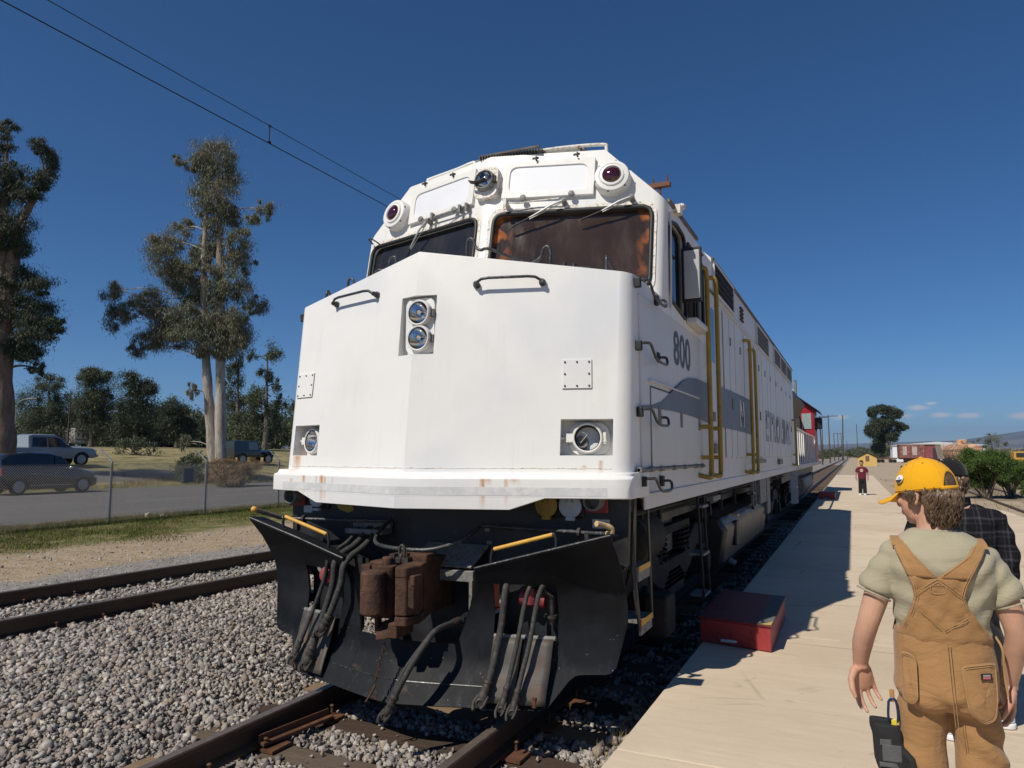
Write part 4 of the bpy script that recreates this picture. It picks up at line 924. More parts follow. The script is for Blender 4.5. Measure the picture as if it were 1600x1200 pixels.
# livery on the right-hand side: wave, number, lettering (also on the far side)
def side_sheet(poly, d, s): return [(s*(SX+d), y, z) for y, z in poly]
top = [(4.72, 2.085), (4.96, 2.095), (5.19, 2.112), (5.5, 2.16), (5.9, 2.28), (6.3, 2.395), (6.6, 2.45), (6.9, 2.475), (7.3, 2.48), (7.56, 2.485)]
bot = [(7.56, 2.07), (7.2, 2.085), (6.6, 2.10), (5.8, 2.105), (5.2, 2.09), (4.72, 2.075)]
top2 = [(8.16, 2.51), (9, 2.53), (10, 2.54), (10.85, 2.54)]; bot2 = [(10.85, 2.04), (10, 2.05), (9, 2.055), (8.16, 2.06)]
MAT_LET = M('faded_grey_lettering', (.26, .275, .30), .5, var=.2, scale=6)
MAT_MW = M('faded_white_lettering', (.52, .53, .54), .5, var=.1, scale=6)
def text_mesh(s_, name, mat, parent, o, u, v, h, sx=1.0, th=.002, weight=0, sp=1.0):
    cu = bpy.data.curves.new('t', 'FONT'); cu.body = s_; cu.size = 1; cu.offset = weight; cu.space_character = sp; cu.resolution_u = 3; ob = bpy.data.objects.new('t', cu); COL.objects.link(ob)
    bpy.context.view_layer.update(); dg = bpy.context.evaluated_depsgraph_get(); me = bpy.data.meshes.new_from_object(ob.evaluated_get(dg)); bpy.data.objects.remove(ob)
    o, u, v = Vector(o), Vector(u), Vector(v); cap = .69; co = [x.co.copy() for x in me.vertices]; m = MB(); n = u.cross(v).normalized()
    m.V = [tuple(o+u*(c.x*h/cap*sx)+v*(c.y*h/cap)) for c in co]; m.F = [tuple(p.vertices) for p in me.polygons]; bpy.data.meshes.remove(me)
    V0 = list(m.V); F0 = list(m.F)
    return m.build(name, mat, parent, fix=False)
for s in (1, -1):
    wv = MB(); wv2 = MB()
    for a in range(len(top)-1):
        y0, y1 = top[a][0], top[a+1][0]; zb = lambda y: np.interp(y, [p[0] for p in bot[::-1]], [p[1] for p in bot[::-1]])
        d = .0125 if y0 >= 5.19 else .0035
        if y0 < 4.9: wv.prism([(s*(HW+.0135), y0+.09, zb(y0)), (s*(HW+.0135), y1, zb(y1)), (s*(HW+.0135), y1, top[a+1][1])], (s*.002, 0, 0)); continue
        wv.prism([(s*(SX+d), y0, zb(y0)), (s*(SX+d), y1, zb(y1)), (s*(SX+d), y1, top[a+1][1]), (s*(SX+d), y0, top[a][1])], (s*.002, 0, 0))
    for a in range(3): wv2.prism([(s*(SX+.023), top2[a][0], bot2[3-a][1]), (s*(SX+.023), top2[a+1][0], bot2[2-a][1]), (s*(SX+.023), top2[a+1][0], top2[a+1][1]), (s*(SX+.023), top2[a][0], top2[a][1])], (s*.002, 0, 0))
    wv.build('livery_wave', MAT_WAVE, L); wv2.build('livery_wave', MAT_WAVE, L)
    if s > 0:
        text_mesh('800', 'number_lettering', MAT_NUM, L, (SX+.003, 6.0, 2.525), (0, 1, 0), (0, 0, 1), .285, 1.12, weight=.02, sp=1.02)
        text_mesh('M', 'livery_lettering', MAT_MW, L, (SX+.0265, 9.72, 2.13), (0, 1, 0), (0, 0, 1), .33, 1.25, weight=.03)
        text_mesh('ETROLINK', 'livery_lettering', MAT_LET, L, (SX+.024, 12.75, 2.0), (0, 1, 0), (0, 0, 1), .50, 1.45, weight=.03, sp=1.12)
    else:
        text_mesh('800', 'number_lettering', MAT_NUM, L, (-SX-.003, 6.78, 2.525), (0, -1, 0), (0, 0, 1), .285, .62, weight=.035)
        text_mesh('METROLINK', 'livery_lettering', MAT_WAVE, L, (-SX-.024, 18.6, 2.0), (0, -1, 0), (0, 0, 1), .50, 1.6, weight=.03, sp=1.12)
# ---- pilot board with receptacles
pb = MB(); pb.prism([(x, 4.75, z) for x, z in ((-1.49, 1.5), (-1.47, 1.0), (-1.2, .70), (1.2, .70), (1.47, 1.0), (1.49, 1.5))], (0, .05, 0)); PB = pb.build('pilot_board', MAT_BLACK, L, bevel=.006)
def recept(x, z, mat, cover=True, r=.083, y=4.745):
    b = MB(); b.box(x-.085, x+.085, y-.02, y+.01, z-.085, z+.085); Q = b.build('receptacle', mat if not cover else MAT_BLACK, PB, bevel=.01)
    if cover:
        b = MB(); b.lathe((x, y-.02, z), (0, -1, 0), [(0, .06), (.03, .06), (.035, r), (.055, r), (.06, r-.008), (.06, .001)], 28); b.box(x-.05, x-.02, y-.07, y, z+.07, z+.10); b.box(x+.02, x+.05, y-.07, y, z+.07, z+.10); b.box(x-.03, x+.03, y-.08, y-.05, z-.10, z-.08); b.build('hinged_cover', mat, Q, smooth=35)
        b = MB(); b.tube([(x+.022*math.cos(a), y-.086, z+.03+.026*math.sin(a)) for a in np.linspace(-.3, math.pi+.3, 9)], .004, 5); b.build('finger_ring', MAT_GREY if mat is not MAT_OCHRE else MAT_STREAK, Q)
    else:
        b = MB(); b.lathe((x, y-.02, z), (0, -1, 0), [(0, .068), (.08, .068), (.085, .062), (.085, .053), (.0, .05)], 24, False, False); b.lathe((x, y-.02, z), (0, -1, 0), [(.0, .052), (.004, .001)], 24); b.build('socket_tube', MAT_GREY, Q, smooth=40)
recept(.905, 1.392, MAT_OCHRE); recept(1.085, 1.392, MAT_LIGHTGREY); recept(1.255, 1.43, MAT_RED, False)
recept(-1.16, 1.385, MAT_LIGHTGREY, True, .07); recept(-1.42, 1.40, MAT_RED, False)
b = MB(); b.prism([(-1.0, 4.742, 1.41), (-.93, 4.742, 1.36), (-.86, 4.742, 1.34), (-.82, 4.742, 1.30), (-.88, 4.742, 1.27), (-.98, 4.742, 1.30), (-1.02, 4.742, 1.36)], (0, .01, 0)); b.build('torn_yellow_cover', MAT_OCHRE, PB)
for x, z, w in ((1.285, 1.27, .06), (-1.305, 1.29, .045)):
    b = MB(); b.box(x-w, x+w, 4.742, 4.751, z-.03, z+.03); St = b.build('warning_sticker', MAT_STICKER, PB)
    if x > 0:
        text_mesh('DANGER', 'sticker_text', MAT_NUM, St, (x-.045, 4.7405, z+.004), (1, 0, 0), (0, 0, 1), .014, 1.25)
        text_mesh('480 VOLT', 'sticker_text', MAT_NUM, St, (x-.045, 4.7405, z-.02), (1, 0, 0), (0, 0, 1), .014, 1.0)
for x, z in ((.40, 1.19), (.48, 1.22), (.42, 1.1)): b = MB(); b.box(x-.02, x+.02, 4.743, 4.751, z-.013, z+.013); b.build('data_plate', MAT_GREY, PB)
# red stripe remnant and steps behind the plow corner
for s in (-1, 1):
    b = MB(); b.prism([(s*1.33, 4.80, 1.44), (s*1.50, 4.80, 1.44), (s*1.50, 5.18, 1.44), (s*1.33, 5.18, 1.44)], (0, 0, .02)); 
    b.prism([(s*1.49, 4.82, 1.44), (s*1.49, 4.88, 1.44), (s*1.47, 4.90, .95), (s*1.49, 4.95, .55), (s*1.49, 4.90, .55), (s*1.46, 4.84, .95)], (s*.012, 0, 0)); b.prism([(s*1.49, 5.16, 1.44), (s*1.49, 5.20, 1.44), (s*1.49, 5.28, .55), (s*1.49, 5.24, .55)], (s*.012, 0, 0))
    SW = b.build('step_well', MAT_BLACK, L)
    for z, y0 in ((.97, 4.90), (.60, 4.94)):
        b = MB(); b.box(*sorted((s*1.22, s*1.50)), y0, y0+.30, z-.02, z); b.box(*sorted((s*1.485, s*1.5)), y0, y0+.30, z-.10, z-.02); b.build('step_tread', MAT_GREY, SW); b = MB(); b.box(*sorted((s*1.499, s*1.506)), y0, y0+.30, z-.035, z+.004); b.build('yellow_edge', MAT_YELLOW, SW)

# ---- snowplow
CZ = [.08, .12, .36, .67, .85, .98, 1.10, 1.24, 1.3]; CC = [-.235, -.20, -.05, 0, -.03, -.11, -.20, -.34, -.40]
def py(x, z): return 4.27+.26*math.sqrt(x*x+.02)-.03+float(np.interp(z, CZ, CC))
def pzt(x): return .98+(abs(x)-.55)*.274
def pzb(x):
    x = abs(x); return float(np.interp(x, [0, .25, 1.02, 1.06, 1.17, 1.22, 1.40, 1.44, 1.5], [.105, .11, .125, .15, .31, .325, .335, .38, .66]))
def strip(m, x0, x1, zl, zh, nx, nz): m.grid(lambda i, j: (lambda x: (x, py(x, zl(x)+(zh(x)-zl(x))*j), zl(x)+(zh(x)-zl(x))*j))(x0+(x1-x0)*i), nx, nz)
pw = MB()
for s in (-1, 1):
    strip(pw, 0, s*.40, pzb, lambda x: .47, 8, 10)
    strip(pw, s*.40, s*.55, pzb, lambda x: .47+(abs(x)-.40)/.15*.51, 4, 14)
    strip(pw, s*.55, s*.64, pzb, pzt, 2, 18)
    strip(pw, s*.64, s*1.06, pzb, lambda x: .52, 8, 8); strip(pw, s*.64, s*1.06, lambda x: .885, pzt, 8, 8)
    strip(pw, s*1.06, s*1.5, pzb, pzt, 14, 20)
bm_ = None
plow = pw.build('snowplow', MAT_PLOW, L, fix=False)
bm = bmesh.new(); bm.from_mesh(plow.data); bmesh.ops.remove_doubles(bm, verts=bm.verts, dist=.0015); bmesh.ops.recalc_face_normals(bm, faces=bm.faces)
for f in bm.faces: f.smooth = True
bm.to_mesh(plow.data); bm.free()
md = plow.modifiers.new('thick', 'SOLIDIFY'); md.thickness = .016; md.offset = 0; md2 = plow.modifiers.new('n', 'EDGE_SPLIT'); md2.split_angle = R(40)
for s in (-1, 1):        # folded lip along the top edge
    b = MB(); b.grid(lambda i, j: (s*(.55+.95*i), py(.55+.95*i, pzt(.55+.95*i))+.16*j-.01, pzt(.55+.95*i)+.012-.02*j), 10, 2); b.build('top_lip', MAT_PLOW, plow, solid=.014)
    b = MB(); b.tube([(s*x, py(x, pzt(x))-.006, pzt(x)+.008) for x in np.linspace(.55, 1.5, 8)], .007, 6); b.build('worn_edge', MAT_GRAB, plow)
    for x in (.35, 1.2): b = MB(); b.box(s*x-.03, s*x+.03, 4.45+.26*abs(x)-.1, 4.9, .55, .62); b.build('plow_brace', MAT_BLACK, plow)
b = MB()
for s in (-1, 1): b.tube([(s*x, py(x, .235)-.012, .235) for x in np.linspace(0.02, .62, 8)], .004, 5)
b.build('weld_seam', MAT_GRAB, plow)
# hinged hose flaps below the openings
MAT_FLAP = M('worn_grey_steel_flap', (.085, .078, .07), .6, .2, var=.3, scale=5, bump=.2, col2=(.11, .07, .045), amt=.5)
for s, (x0, x1) in ((1, (.655, 1.055)), (-1, (.66, 1.06))):
    n_ = 2 if s > 0 else 3
    for k in range(n_):
        a, b_ = x0+(x1-x0)*k/n_+.006, x0+(x1-x0)*(k+1)/n_-.006
        g = MB(); g.grid(lambda i, j: (s*(a+(b_-a)*i), py(a+(b_-a)*i, .16+.37*j)-.045-.05*math.sin(j*math.pi)*.6, .16+.375*j), 4, 10); fo = g.build('hose_flap', MAT_FLAP, plow, solid=.012, smooth=60)
    b = MB(); b.tube([(s*x0, py(x0, .54)-.03, .54), (s*x1, py(x1, .54)-.03, .54)], .016, 10); b.build('flap_hinge', MAT_GREY, plow, smooth=50)
    b = MB(); b.cyl((s*.98, py(.98, .2)-.06, .15), (s*.98, py(.98, .2)-.06, .21), .017, 8); b.build('flap_peg', MAT_PLATE, plow)
# items seen through the openings
b = MB(); b.box(.62, 1.1, 4.60, 4.64, .40, .95); b.build('inner_bulkhead', MAT_BLACK, L); b = MB(); b.box(-1.1, -.62, 4.60, 4.64, .40, .95); b.build('inner_bulkhead', MAT_BLACK, L)
b = MB(); b.cyl((.78, 4.52, .78), (.95, 4.55, .76), .055, 16); b.cyl((.86, 4.50, .74), (.86, 4.50, .84), .03, 12); b.build('red_valve', MAT_RED, L, smooth=50)
b = MB(); b.tube(bez([(.95, 4.50, .88), (.98, 4.47, .84), (1.02, 4.5, .80)]), .012, 6); b.cyl((1.0, 4.52, .62), (1.0, 4.52, .80), .025, 10); b.lathe((1.0, 4.52, .66), (0, 0, 1), [(0, .045), (.02, .045)], 12); b.cyl((.70, 4.50, .87), (1.05, 4.54, .885), .012, 8); b.build('air_pipework', MAT_FIT, L, smooth=50)
b = MB(); b.lathe((-.80, 4.42, .83), (.2, -1, .1), [(-.1, .04), (0, .045), (.008, .062), (.03, .062), (.036, .05), (.036, .001)], 24); b.box(-.83, -.77, 4.40, 4.43, .88, .91); RC = b.build('red_round_cap', MAT_RED, L, smooth=40)
text_mesh('480V', 'cap_text', MAT_STREAK, RC, (-.838, 4.371, .815), (.98, .19, 0), (0, .1, 1), .026, .85)
b = MB(); b.lathe((-.87, 4.46, .88), (.2, -1, .1), [(0, .05), (.03, .05), (.035, .03)], 14); b.build('round_plug', MAT_GREY, L, smooth=40)
# MU hoses with glad hands
def hose(pts, r, end=True, name='air_hose'):
    P = bez(pts, 8); b = MB(); b.tube(P, r, 10); H = b.build(name, MAT_HOSE, L, smooth=70)
    d = (Vector(pts[-1])-Vector(P[-4])).normalized(); e = Vector(pts[-1])
    b = MB(); b.tube([e-d*.07, e-d*.06, e-d*.045, e-d*.04, e-d*.02, e-d*.015, e+d*.01], [r*1.15, r*1.45, r*1.45, r*1.2, r*1.2, r*1.5, r*1.3], 10); b.build('clamp', MAT_FIT, H, smooth=40); b = MB()
    d0 = (Vector(P[1])-Vector(P[0])).normalized(); s0 = Vector(P[0]); b.tube([s0-d0*.03, s0+d0*.05, s0+d0*.055, s0+d0*.07], [r*1.4, r*1.4, r*1.2, r*1.2], 10); b.build('clamp', MAT_FIT, H, smooth=40)
    if end:
        u, v = frame(d); b = MB()
        b.tube([e, e+d*.03, e+d*.055, e+d*.075], [r*1.2, r*1.6, r*1.5, r*.8], 10)
        b.tube(bez([e+d*.03+Vector((-r*1.6, 0, 0)), e+d*.08+Vector((-r*2.0, -.01, 0)), e+d*.12+Vector((-r*1.2, -.015, 0))], 5), [r*.55]*5+[r*.6]*5+[r*.45], 8)
        b.tube(bez([e+d*.03+Vector((r*1.4, 0, 0)), e+d*.08+Vector((r*1.3, -.01, 0)), e+d*.105+Vector((r*.7, -.012, 0))], 5), r*.5, 8)
        b.lathe(e+d*.07+Vector((0, -r*.4, 0)), (0.3, -1, .1), [(-.012, r*1.4), (.012, r*1.4), (.018, r*.9), (.01, r*.7)], 14); b.build('glad_hand', MAT_FIT, H, smooth=50)
    return H
def pf(x, z, d): return (x, py(x, z)-d, z)
hose([(.735, 4.47, .93), pf(.735, .85, .03), pf(.725, .6, .10), pf(.70, .35, .13), pf(.685, .24, .12)], .023)
hose([(.90, 4.48, .93), pf(.875, .80, .05), pf(.85, .55, .12), pf(.825, .33, .14), pf(.815, .215, .12)], .016)
hose([(.985, 4.48, .93), pf(.955, .80, .06), pf(.93, .55, .125), pf(.90, .33, .145), pf(.888, .205, .125)], .0165)
hose([(-.72, 4.66, 1.14), (-.72, 4.52, 1.06), (-.745, 4.36, .98), pf(-.80, .80, .06), pf(-.90, .5, .12), pf(-.955, .30, .13)], .016)
hose([(-.62, 4.66, 1.14), (-.63, 4.50, 1.05), (-.66, 4.33, .96), pf(-.68, .78, .08), pf(-.74, .5, .14), pf(-.79, .28, .13)], .024)
hose([(-.53, 4.66, 1.14), (-.535, 4.50, 1.05), (-.55, 4.30, .95), pf(-.56, .80, .10), pf(-.62, .62, .15), pf(-.665, .52, .16)], .0245)
b = MB(); b.box(-.80, -.44, 4.60, 4.74, 1.125, 1.165); b.box(-.80, -.44, 4.70, 4.745, 1.165, 1.22); b.build('hose_manifold', MAT_GREY, L, bevel=.006)
# train-line hose beside the coupler
hose([(.36, 4.38, .60), (.36, 4.18, .605), (.345, 4.07, .575), (.28, 3.97, .43), (.21, 3.92, .28), (.155, 3.90, .16)], .020, True, 'brake_hose')
b = MB(); b.tube(bez([(.31, 4.05, .54), (.24, 3.95, .40), (.18, 3.91, .26), (.14, 3.91, .17)]), .012, 8); b.build('thin_hose', MAT_HOSE, L, smooth=60)
# ---- coupler
KC = 4.02
b = MB(); b.lathe((-.085, KC, .60), (0, 0, 1), [(0, .075), (.02, .088), (.27, .088), (.29, .075)], 24); b.lathe((-.06, KC+.12, .575), (0, 0, 1), [(0, .07), (.34, .07)], 16)
b.prism([(-.17, KC+.05, .61), (-.03, KC+.03, .61), (-.01, KC+.16, .61), (-.06, KC+.28, .61), (-.19, KC+.24, .61)], (0, 0, .27)); KN = b.build('coupler_knuckle', MAT_COUP, L, bevel=.012, seg=3)
b = MB(); sh = [(-.20, 4.22), (-.20, 4.12), (-.15, 4.10), (-.02, 4.14), (-.015, 4.31), (.07, 4.31), (.088, 4.04), (.13, 3.96), (.20, 3.98), (.235, 4.10), (.20, 4.22), (.14, 4.40), (.12, 4.75), (-.09, 4.75), (-.12, 4.40)]
b.prism([(x, y, .555) for x, y in sh], (0, 0, .06)); b.prism([(x, y, .865) for x, y in sh], (0, 0, .07)); core = [(.0, 4.38), (.09, 4.34), (.20, 4.20), (.14, 4.40), (.11, 4.74), (-.08, 4.74), (-.10, 4.38), (-.12, 4.24)]
b.prism([(x, y, .60) for x, y in core], (0, 0, .28)); b.prism([(x, y, .62) for x, y in ((.085, 4.03), (.13, 3.965), (.20, 3.985), (.23, 4.10), (.20, 4.2), (.11, 4.18))], (0, 0, .26))
b.obox((-.205, 4.13, .88), (.04, 0, 0), (0, .045, 0), (0, 0, .035)); b.obox((-.20, 4.15, .66), (.03, 0, 0), (0, .05, 0), (0, 0, .09)); b.obox((.06, 4.30, .955), (.13, .02, 0), (0, .07, 0), (0, 0, .03)); b.obox((.21, 4.06, .845), (.035, 0, 0), (0, .05, 0), (0, 0, .035)); b.cyl((-.06, 4.14, .9), (-.06, 4.14, .97), .035, 12); b.prism([(.14, 3.97, .72), (.24, 4.02, .66), (.24, 4.10, .62), (.2, 4.1, .60), (.13, 3.99, .64)], (0, 0, .18)); CPL = b.build('coupler', MAT_COUP, L, bevel=.012, seg=3)
b = MB(); b.obox((.10, 4.08, .52), (.03, .01, 0), (0, .10, 0), (0, 0, .05)); b.prism([(-.10, 4.10, .485), (-.06, 4.02, .43), (.02, 4.0, .45), (.14, 4.04, .49), (.14, 4.12, .52), (-.02, 4.14, .52)], (0, 0, .045)); b.obox((-.085, 4.08, .55), (.012, 0, 0), (0, .03, 0), (0, 0, .08)); b.build('coupler_lower_arm', MAT_COUP, CPL, bevel=.01)
b = MB(); b.tube([(.02+.022*math.cos(a), 4.20, 1.0+.045*math.sin(a)) for a in np.linspace(0, 2*math.pi, 14)], .011, 8, False); b.tube([(.02, 4.20+.02*math.cos(a), .95+.035*math.sin(a)) for a in np.linspace(0, 2*math.pi, 14)], .010, 8, False); b.obox((.02, 4.22, .945), (.06, 0, 0), (0, .04, 0), (0, 0, .02)); b.obox((-.045, 4.2, .955), (.02, 0, 0), (0, .03, 0), (0, 0, .03)); b.build('lift_eye', MAT_FIT, CPL, smooth=50)
b = MB(); b.prism([(-.15, 4.55, .93), (.38, 4.55, .93), (.42, 4.75, 1.07), (-.10, 4.75, 1.07)], (0, -.02, .015)); b.box(-.16, .40, 4.53, 4.75, .84, .92); b.build('coupler_carrier', MAT_GREY, L, bevel=.006)
b = MB(); b.box(-.42, .46, 4.72, 4.74, .25, .9); b.build('dark_notch_backing', MAT_BLACK, L)  # black board added behind the plow notch to make the gap dark
b = MB(); b.box(.385, .41, 4.5, 4.53, .60, .86); b.build('carrier_strap', MAT_GREY, L)
b = MB(); b.box(.50, .62, 4.44, 4.52, .70, .905); b.cyl((.56, 4.43, .905), (.56, 4.53, .905), .02, 8); b.box(.46, .64, 4.42, 4.54, .685, .70); b.build('faded_red_bracket', MAT_PINK, L, bevel=.006)
b = MB()      # chain hanging under the coupler
for k in range(11):
    c_ = Vector((-.015-.002*k, 4.06-.006*k, .475-.021*k)); ax_ = (1, 0, 0) if k % 2 else (0, 1, 0); u, v = frame(ax_)
    b.tube([c_+Vector((0, 0, .016*math.cos(a)))+(Vector((.009, 0, 0)) if k % 2 else Vector((0, .009, 0)))*math.sin(a) for a in np.linspace(0, 2*math.pi, 9)], .0035, 5, False)
b.tube([(-.037, 3.995, .235), (-.06, 3.97, .17), (-.085, 3.955, .13)], [.009, .008, .005], 6); b.tube(bez([(-.04, 3.99, .2), (-.015, 3.98, .185), (-.02, 3.98, .16), (-.05, 3.975, .165)]), .005, 5); b.build('hook_chain', MAT_COUP, L)
KN.location.z += .075; CPL.location.z += .075
# uncoupling lever
b = MB(); b.tube(bez([(-.40, 4.66, 1.25), (-.40, 4.52, 1.17), (-.37, 4.42, 1.115), (-.28, 4.36, 1.085), (-.05, 4.32, 1.075), (.15, 4.34, 1.08), (.30, 4.42, 1.12), (.37, 4.52, 1.17), (.40, 4.64, 1.23)], 6), .0155, 8); b.build('uncoupling_loop', MAT_GRAB, L, smooth=60)
for s in (-1, 1):
    b = MB(); b.tube([(s*.40, 4.64, 1.232), (s*.8, 4.62, 1.225), (s*1.30, 4.56, 1.225), (s*1.40, 4.53, 1.23)], .014, 8); LV = b.build('uncoupling_lever', MAT_GRAB, L, smooth=60)
    b = MB(); b.cyl((s*1.18, 4.57, 1.225), (s*1.20, 4.57, 1.225), .032, 10); b.box(s*1.25-.012, s*1.25+.012, 4.54, 4.58, 1.13, 1.22); b.build('lever_bearing', MAT_FIT, LV)
    b = MB(); b.tube(bez([(s*1.40, 4.53, 1.23), (s*1.43, 4.51, 1.235), (s*1.435, 4.50, 1.27), (s*1.40, 4.46, 1.29), (s*1.37, 4.40, 1.305)] if s > 0 else [(-1.40, 4.53, 1.23), (-1.43, 4.45, 1.26), (-1.45, 4.36, 1.29), (-1.46, 4.30, 1.31)], 5), .019, 10); b.build('lever_handle', MAT_TANH if s > 0 else MAT_STREAK, LV, smooth=60)
    if s < 0: b = MB(); b.ell((-1.46, 4.29, 1.312), (.025, .025, .025), 10, 8); b.build('yellow_knob', MAT_YELLOW, LV, smooth=60)
    # yellow handles on the plow top
    x0, x1 = (.66, 1.08) if s > 0 else (.78, 1.20)
    A = Vector((s*x0, py(x0, pzt(x0))+.07, pzt(x0)+.10)); B = Vector((s*x1, py(x1, pzt(x1))+.07, pzt(x1)+.10)); d = (B-A).normalized()
    b = MB(); b.tube([A+d*.01, B-d*.01], .010, 8); b.tube(bez([A-Vector((0, 0, .11))-d*.02, A-Vector((0, 0, .05))-d*.025, A-d*.01, A+d*.01], 4), .011, 8); b.tube(bez([B-d*.01, B+d*.01, B-Vector((0, 0, .05))+d*.025, B-Vector((0, 0, .11))+d*.02], 4), .011, 8); TH = b.build('plow_grab_handle', MAT_BLACK, L, smooth=60)
    b = MB(); b.tube([A, B], .0145, 10); b.build('yellow_sleeve', MAT_YELLOW, TH, smooth=60)
    for q in (A, B): b = MB(); b.lathe(q-Vector((0, 0, .12)), (0, 0, 1), [(0, .03), (.02, .028), (.03, .018)], 10); b.build('foot', MAT_BLACK, TH, smooth=40)

# ---- running gear
MAT_WHEEL = rust_steel('wheel_steel', (.03, .026, .023), (.07, .058, .048), .6)
MAT_TRUCK = M('grimy_truck_frame', (.009, .0088, .0085), .8, var=.4, scale=4, bump=.3, bscale=25, col2=(.022, .019, .016), amt=.4)
ub = MB(); ub.box(-1.1, 1.1, 5.0, BE, 1.08, 1.38); ub.build('underframe', MAT_BLACK, L)
WY = [6.05, 8.79, 15.35, 18.09]
for y in WY:
    b = MB(); b.cyl((-.70, y, .508), (.70, y, .508), .09, 14); AXL = b.build('axle', MAT_WHEEL, L, smooth=50)
    for s in (-1, 1):
        b = MB(); b.lathe((s*.685, y, .508), (s, 0, 0), [(0, .545), (.03, .545), (.035, .508), (.125, .505), (.13, .45), (.10, .43), (.085, .26), (.12, .17), (.17, .15), (.17, .001)], 40, True, True); b.build('wheel', MAT_WHEEL, AXL, smooth=35)
for ty_ in (7.42, 16.72):
    for s in (-1, 1):
        x = s*1.12; b = MB()
        prof = [(-2.05, .80), (-1.75, .92), (-1.1, .95), (-.7, .80), (-.4, .70), (.4, .70), (.7, .80), (1.1, .95), (1.75, .92), (2.05, .80), (2.05, .62), (1.75, .58), (1.15, .70), (.75, .52), (.4, .42), (-.4, .42), (-.75, .52), (-1.15, .70), (-1.75, .58), (-2.05, .62)]
        b.prism([(x-.06, ty_+a, z) for a, z in prof], (.12, 0, 0)); TR = b.build('truck_frame', MAT_TRUCK, L, bevel=.02)
        for dy in (-1.37, 1.37):
            b = MB(); b.box(x-.09, x+.10*s+.0 if s > 0 else x+.09, ty_+dy-.17, ty_+dy+.17, .36, .70); b.lathe((x+s*.08, ty_+dy, .508), (s, 0, 0), [(0, .13), (.06, .13), (.08, .10), (.08, .001)], 18); b.build('journal_box', MAT_TRUCK, TR, bevel=.01)
        for dy in (-.62, -.42, .42, .62):
            b = MB(); b.tube([(x+.075*math.cos(a), ty_+dy+.075*math.sin(a), .72+.05*a/6.28) for a in np.linspace(0, 6.28*5, 60)], .014, 5); b.build('coil_spring', MAT_TRUCK, TR)
        b = MB(); b.box(x-.07, x+.07, ty_-.36, ty_+.36, .36, .44); b.box(x-.05, x+.06, ty_-.75, ty_+.75, .96, 1.04)
        for k in range(4): b.box(x-.06, x+.06, ty_-.5+.08*k, ty_+.5-.08*k, .44+.04*k, .472+.04*k)
        b.build('leaf_spring', MAT_TRUCK, TR)
        for dy in (-1.95, 1.95):
            b = MB(); b.lathe((x-s*.02, ty_+dy*.86, 1.06), (s, 0, 0), [(-.25, .155), (.10, .155), (.12, .14), (.12, .06), (.16, .05), (.16, .001)], 22); b.build('brake_cylinder', MAT_TRUCK, TR, smooth=40)
            b = MB(); b.tube(bez([(x+s*.08, ty_+dy*.86, 1.2), (x+s*.12, ty_+dy*.9, .95), (x+s*.06, ty_+dy*.95, .6)]), .014, 6); b.tube([(x, ty_+dy*.93, .95), (x, ty_+dy*.96, .42)], .022, 6); b.obox((x, ty_+dy*1.0, .46), (.05, 0, 0), (0, .04, 0), (0, 0, .15)); b.build('brake_rigging', MAT_TRUCK, TR, smooth=50)
    b = MB(); b.box(-1.1, 1.1, ty_-.25, ty_+.25, .75, 1.08); b.build('truck_bolster', MAT_BLACK, L)
# cylinder tank, side ladder, fuel tank, pipes on both sides
for s in (-1, 1):
    b = MB(); b.lathe((s*1.22, 5.42, 1.07), (0, 1, 0), [(0, .08), (.02, .16), (.05, .205), (.62, .205), (.66, .16), (.68, .08)], 30); b.build('air_reservoir', MAT_TRUCK, L, smooth=40)
    b = MB()
    for k in range(6): b = MB(); b.tube(bez([(s*1.2, 5.1+.03*k, 1.42), (s*(1.24+.01*k), 5.15+.05*k, 1.32), (s*1.2, 5.3+.04*k, 1.24)]), .006, 5); b.build('air_line', MAT_GREY, L)
    y0 = 6.95; b = MB()
    for yy in (y0, y0+.30): b.prism([(s*1.50, yy, 1.36), (s*1.50, yy+.035, 1.36), (s*1.54, yy+.035, .40), (s*1.54, yy, .40)], (s*.02, 0, 0))
    LD = b.build('side_ladder', MAT_TRUCK, L, bevel=.004)
    for z in (.42, .80, 1.25): b = MB(); b.box(*sorted((s*1.42, s*1.56)), y0+.03, y0+.31, z-.012, z+.012); b.build('rung', MAT_GREY, LD)
    b = MB(); b.box(*sorted((s*1.50, s*1.57)), 7.5, 7.95, 1.27, 1.32); b.build('cab_step', MAT_GREY, L, bevel=.004)
    b = MB()
    for yy in (5.6, 6.2, 8.1, 8.6, 9.4, 10.6): b.box(*sorted((s*1.30, s*1.34)), yy, yy+.06, 1.05, 1.40)
    b.tube([(s*1.36, 5.2, 1.30), (s*1.36, 19, 1.30)], .022, 6); b.tube([(s*1.30, 5.2, 1.24), (s*1.30, 19, 1.22)], .018, 6); b.build('pipe_run', MAT_TRUCK, L)
    b = MB(); b.box(*sorted((s*1.30, s*1.50)), 5.72, 6.02, .30, .62); b.build('sand_box', MAT_TRUCK, L, bevel=.03)
    b = MB(); b.box(*sorted((s*1.34, s*1.5)), 12.2, 13.1, .95, 1.36); b.box(*sorted((s*1.3, s*1.48)), 13.4, 13.9, .7, 1.36); b.build('battery_box', MAT_GREY, L, bevel=.01)
    b = MB()
    for yy in (11.05, 11.35): b.box(*sorted((s*1.50, s*1.53)), yy, yy+.04, .95, 1.40)
    for z in (.97, 1.18): b.box(*sorted((s*1.44, s*1.53)), 11.05, 11.39, z-.015, z+.015)
    b.build('engine_step', MAT_GREY, L)
    for yy in (9.62, 11.6): b = MB(); b.box(*sorted((s*1.40, s*1.50)), yy, yy+.14, .955, .985); b.build('tank_lug', MAT_TANH, L)
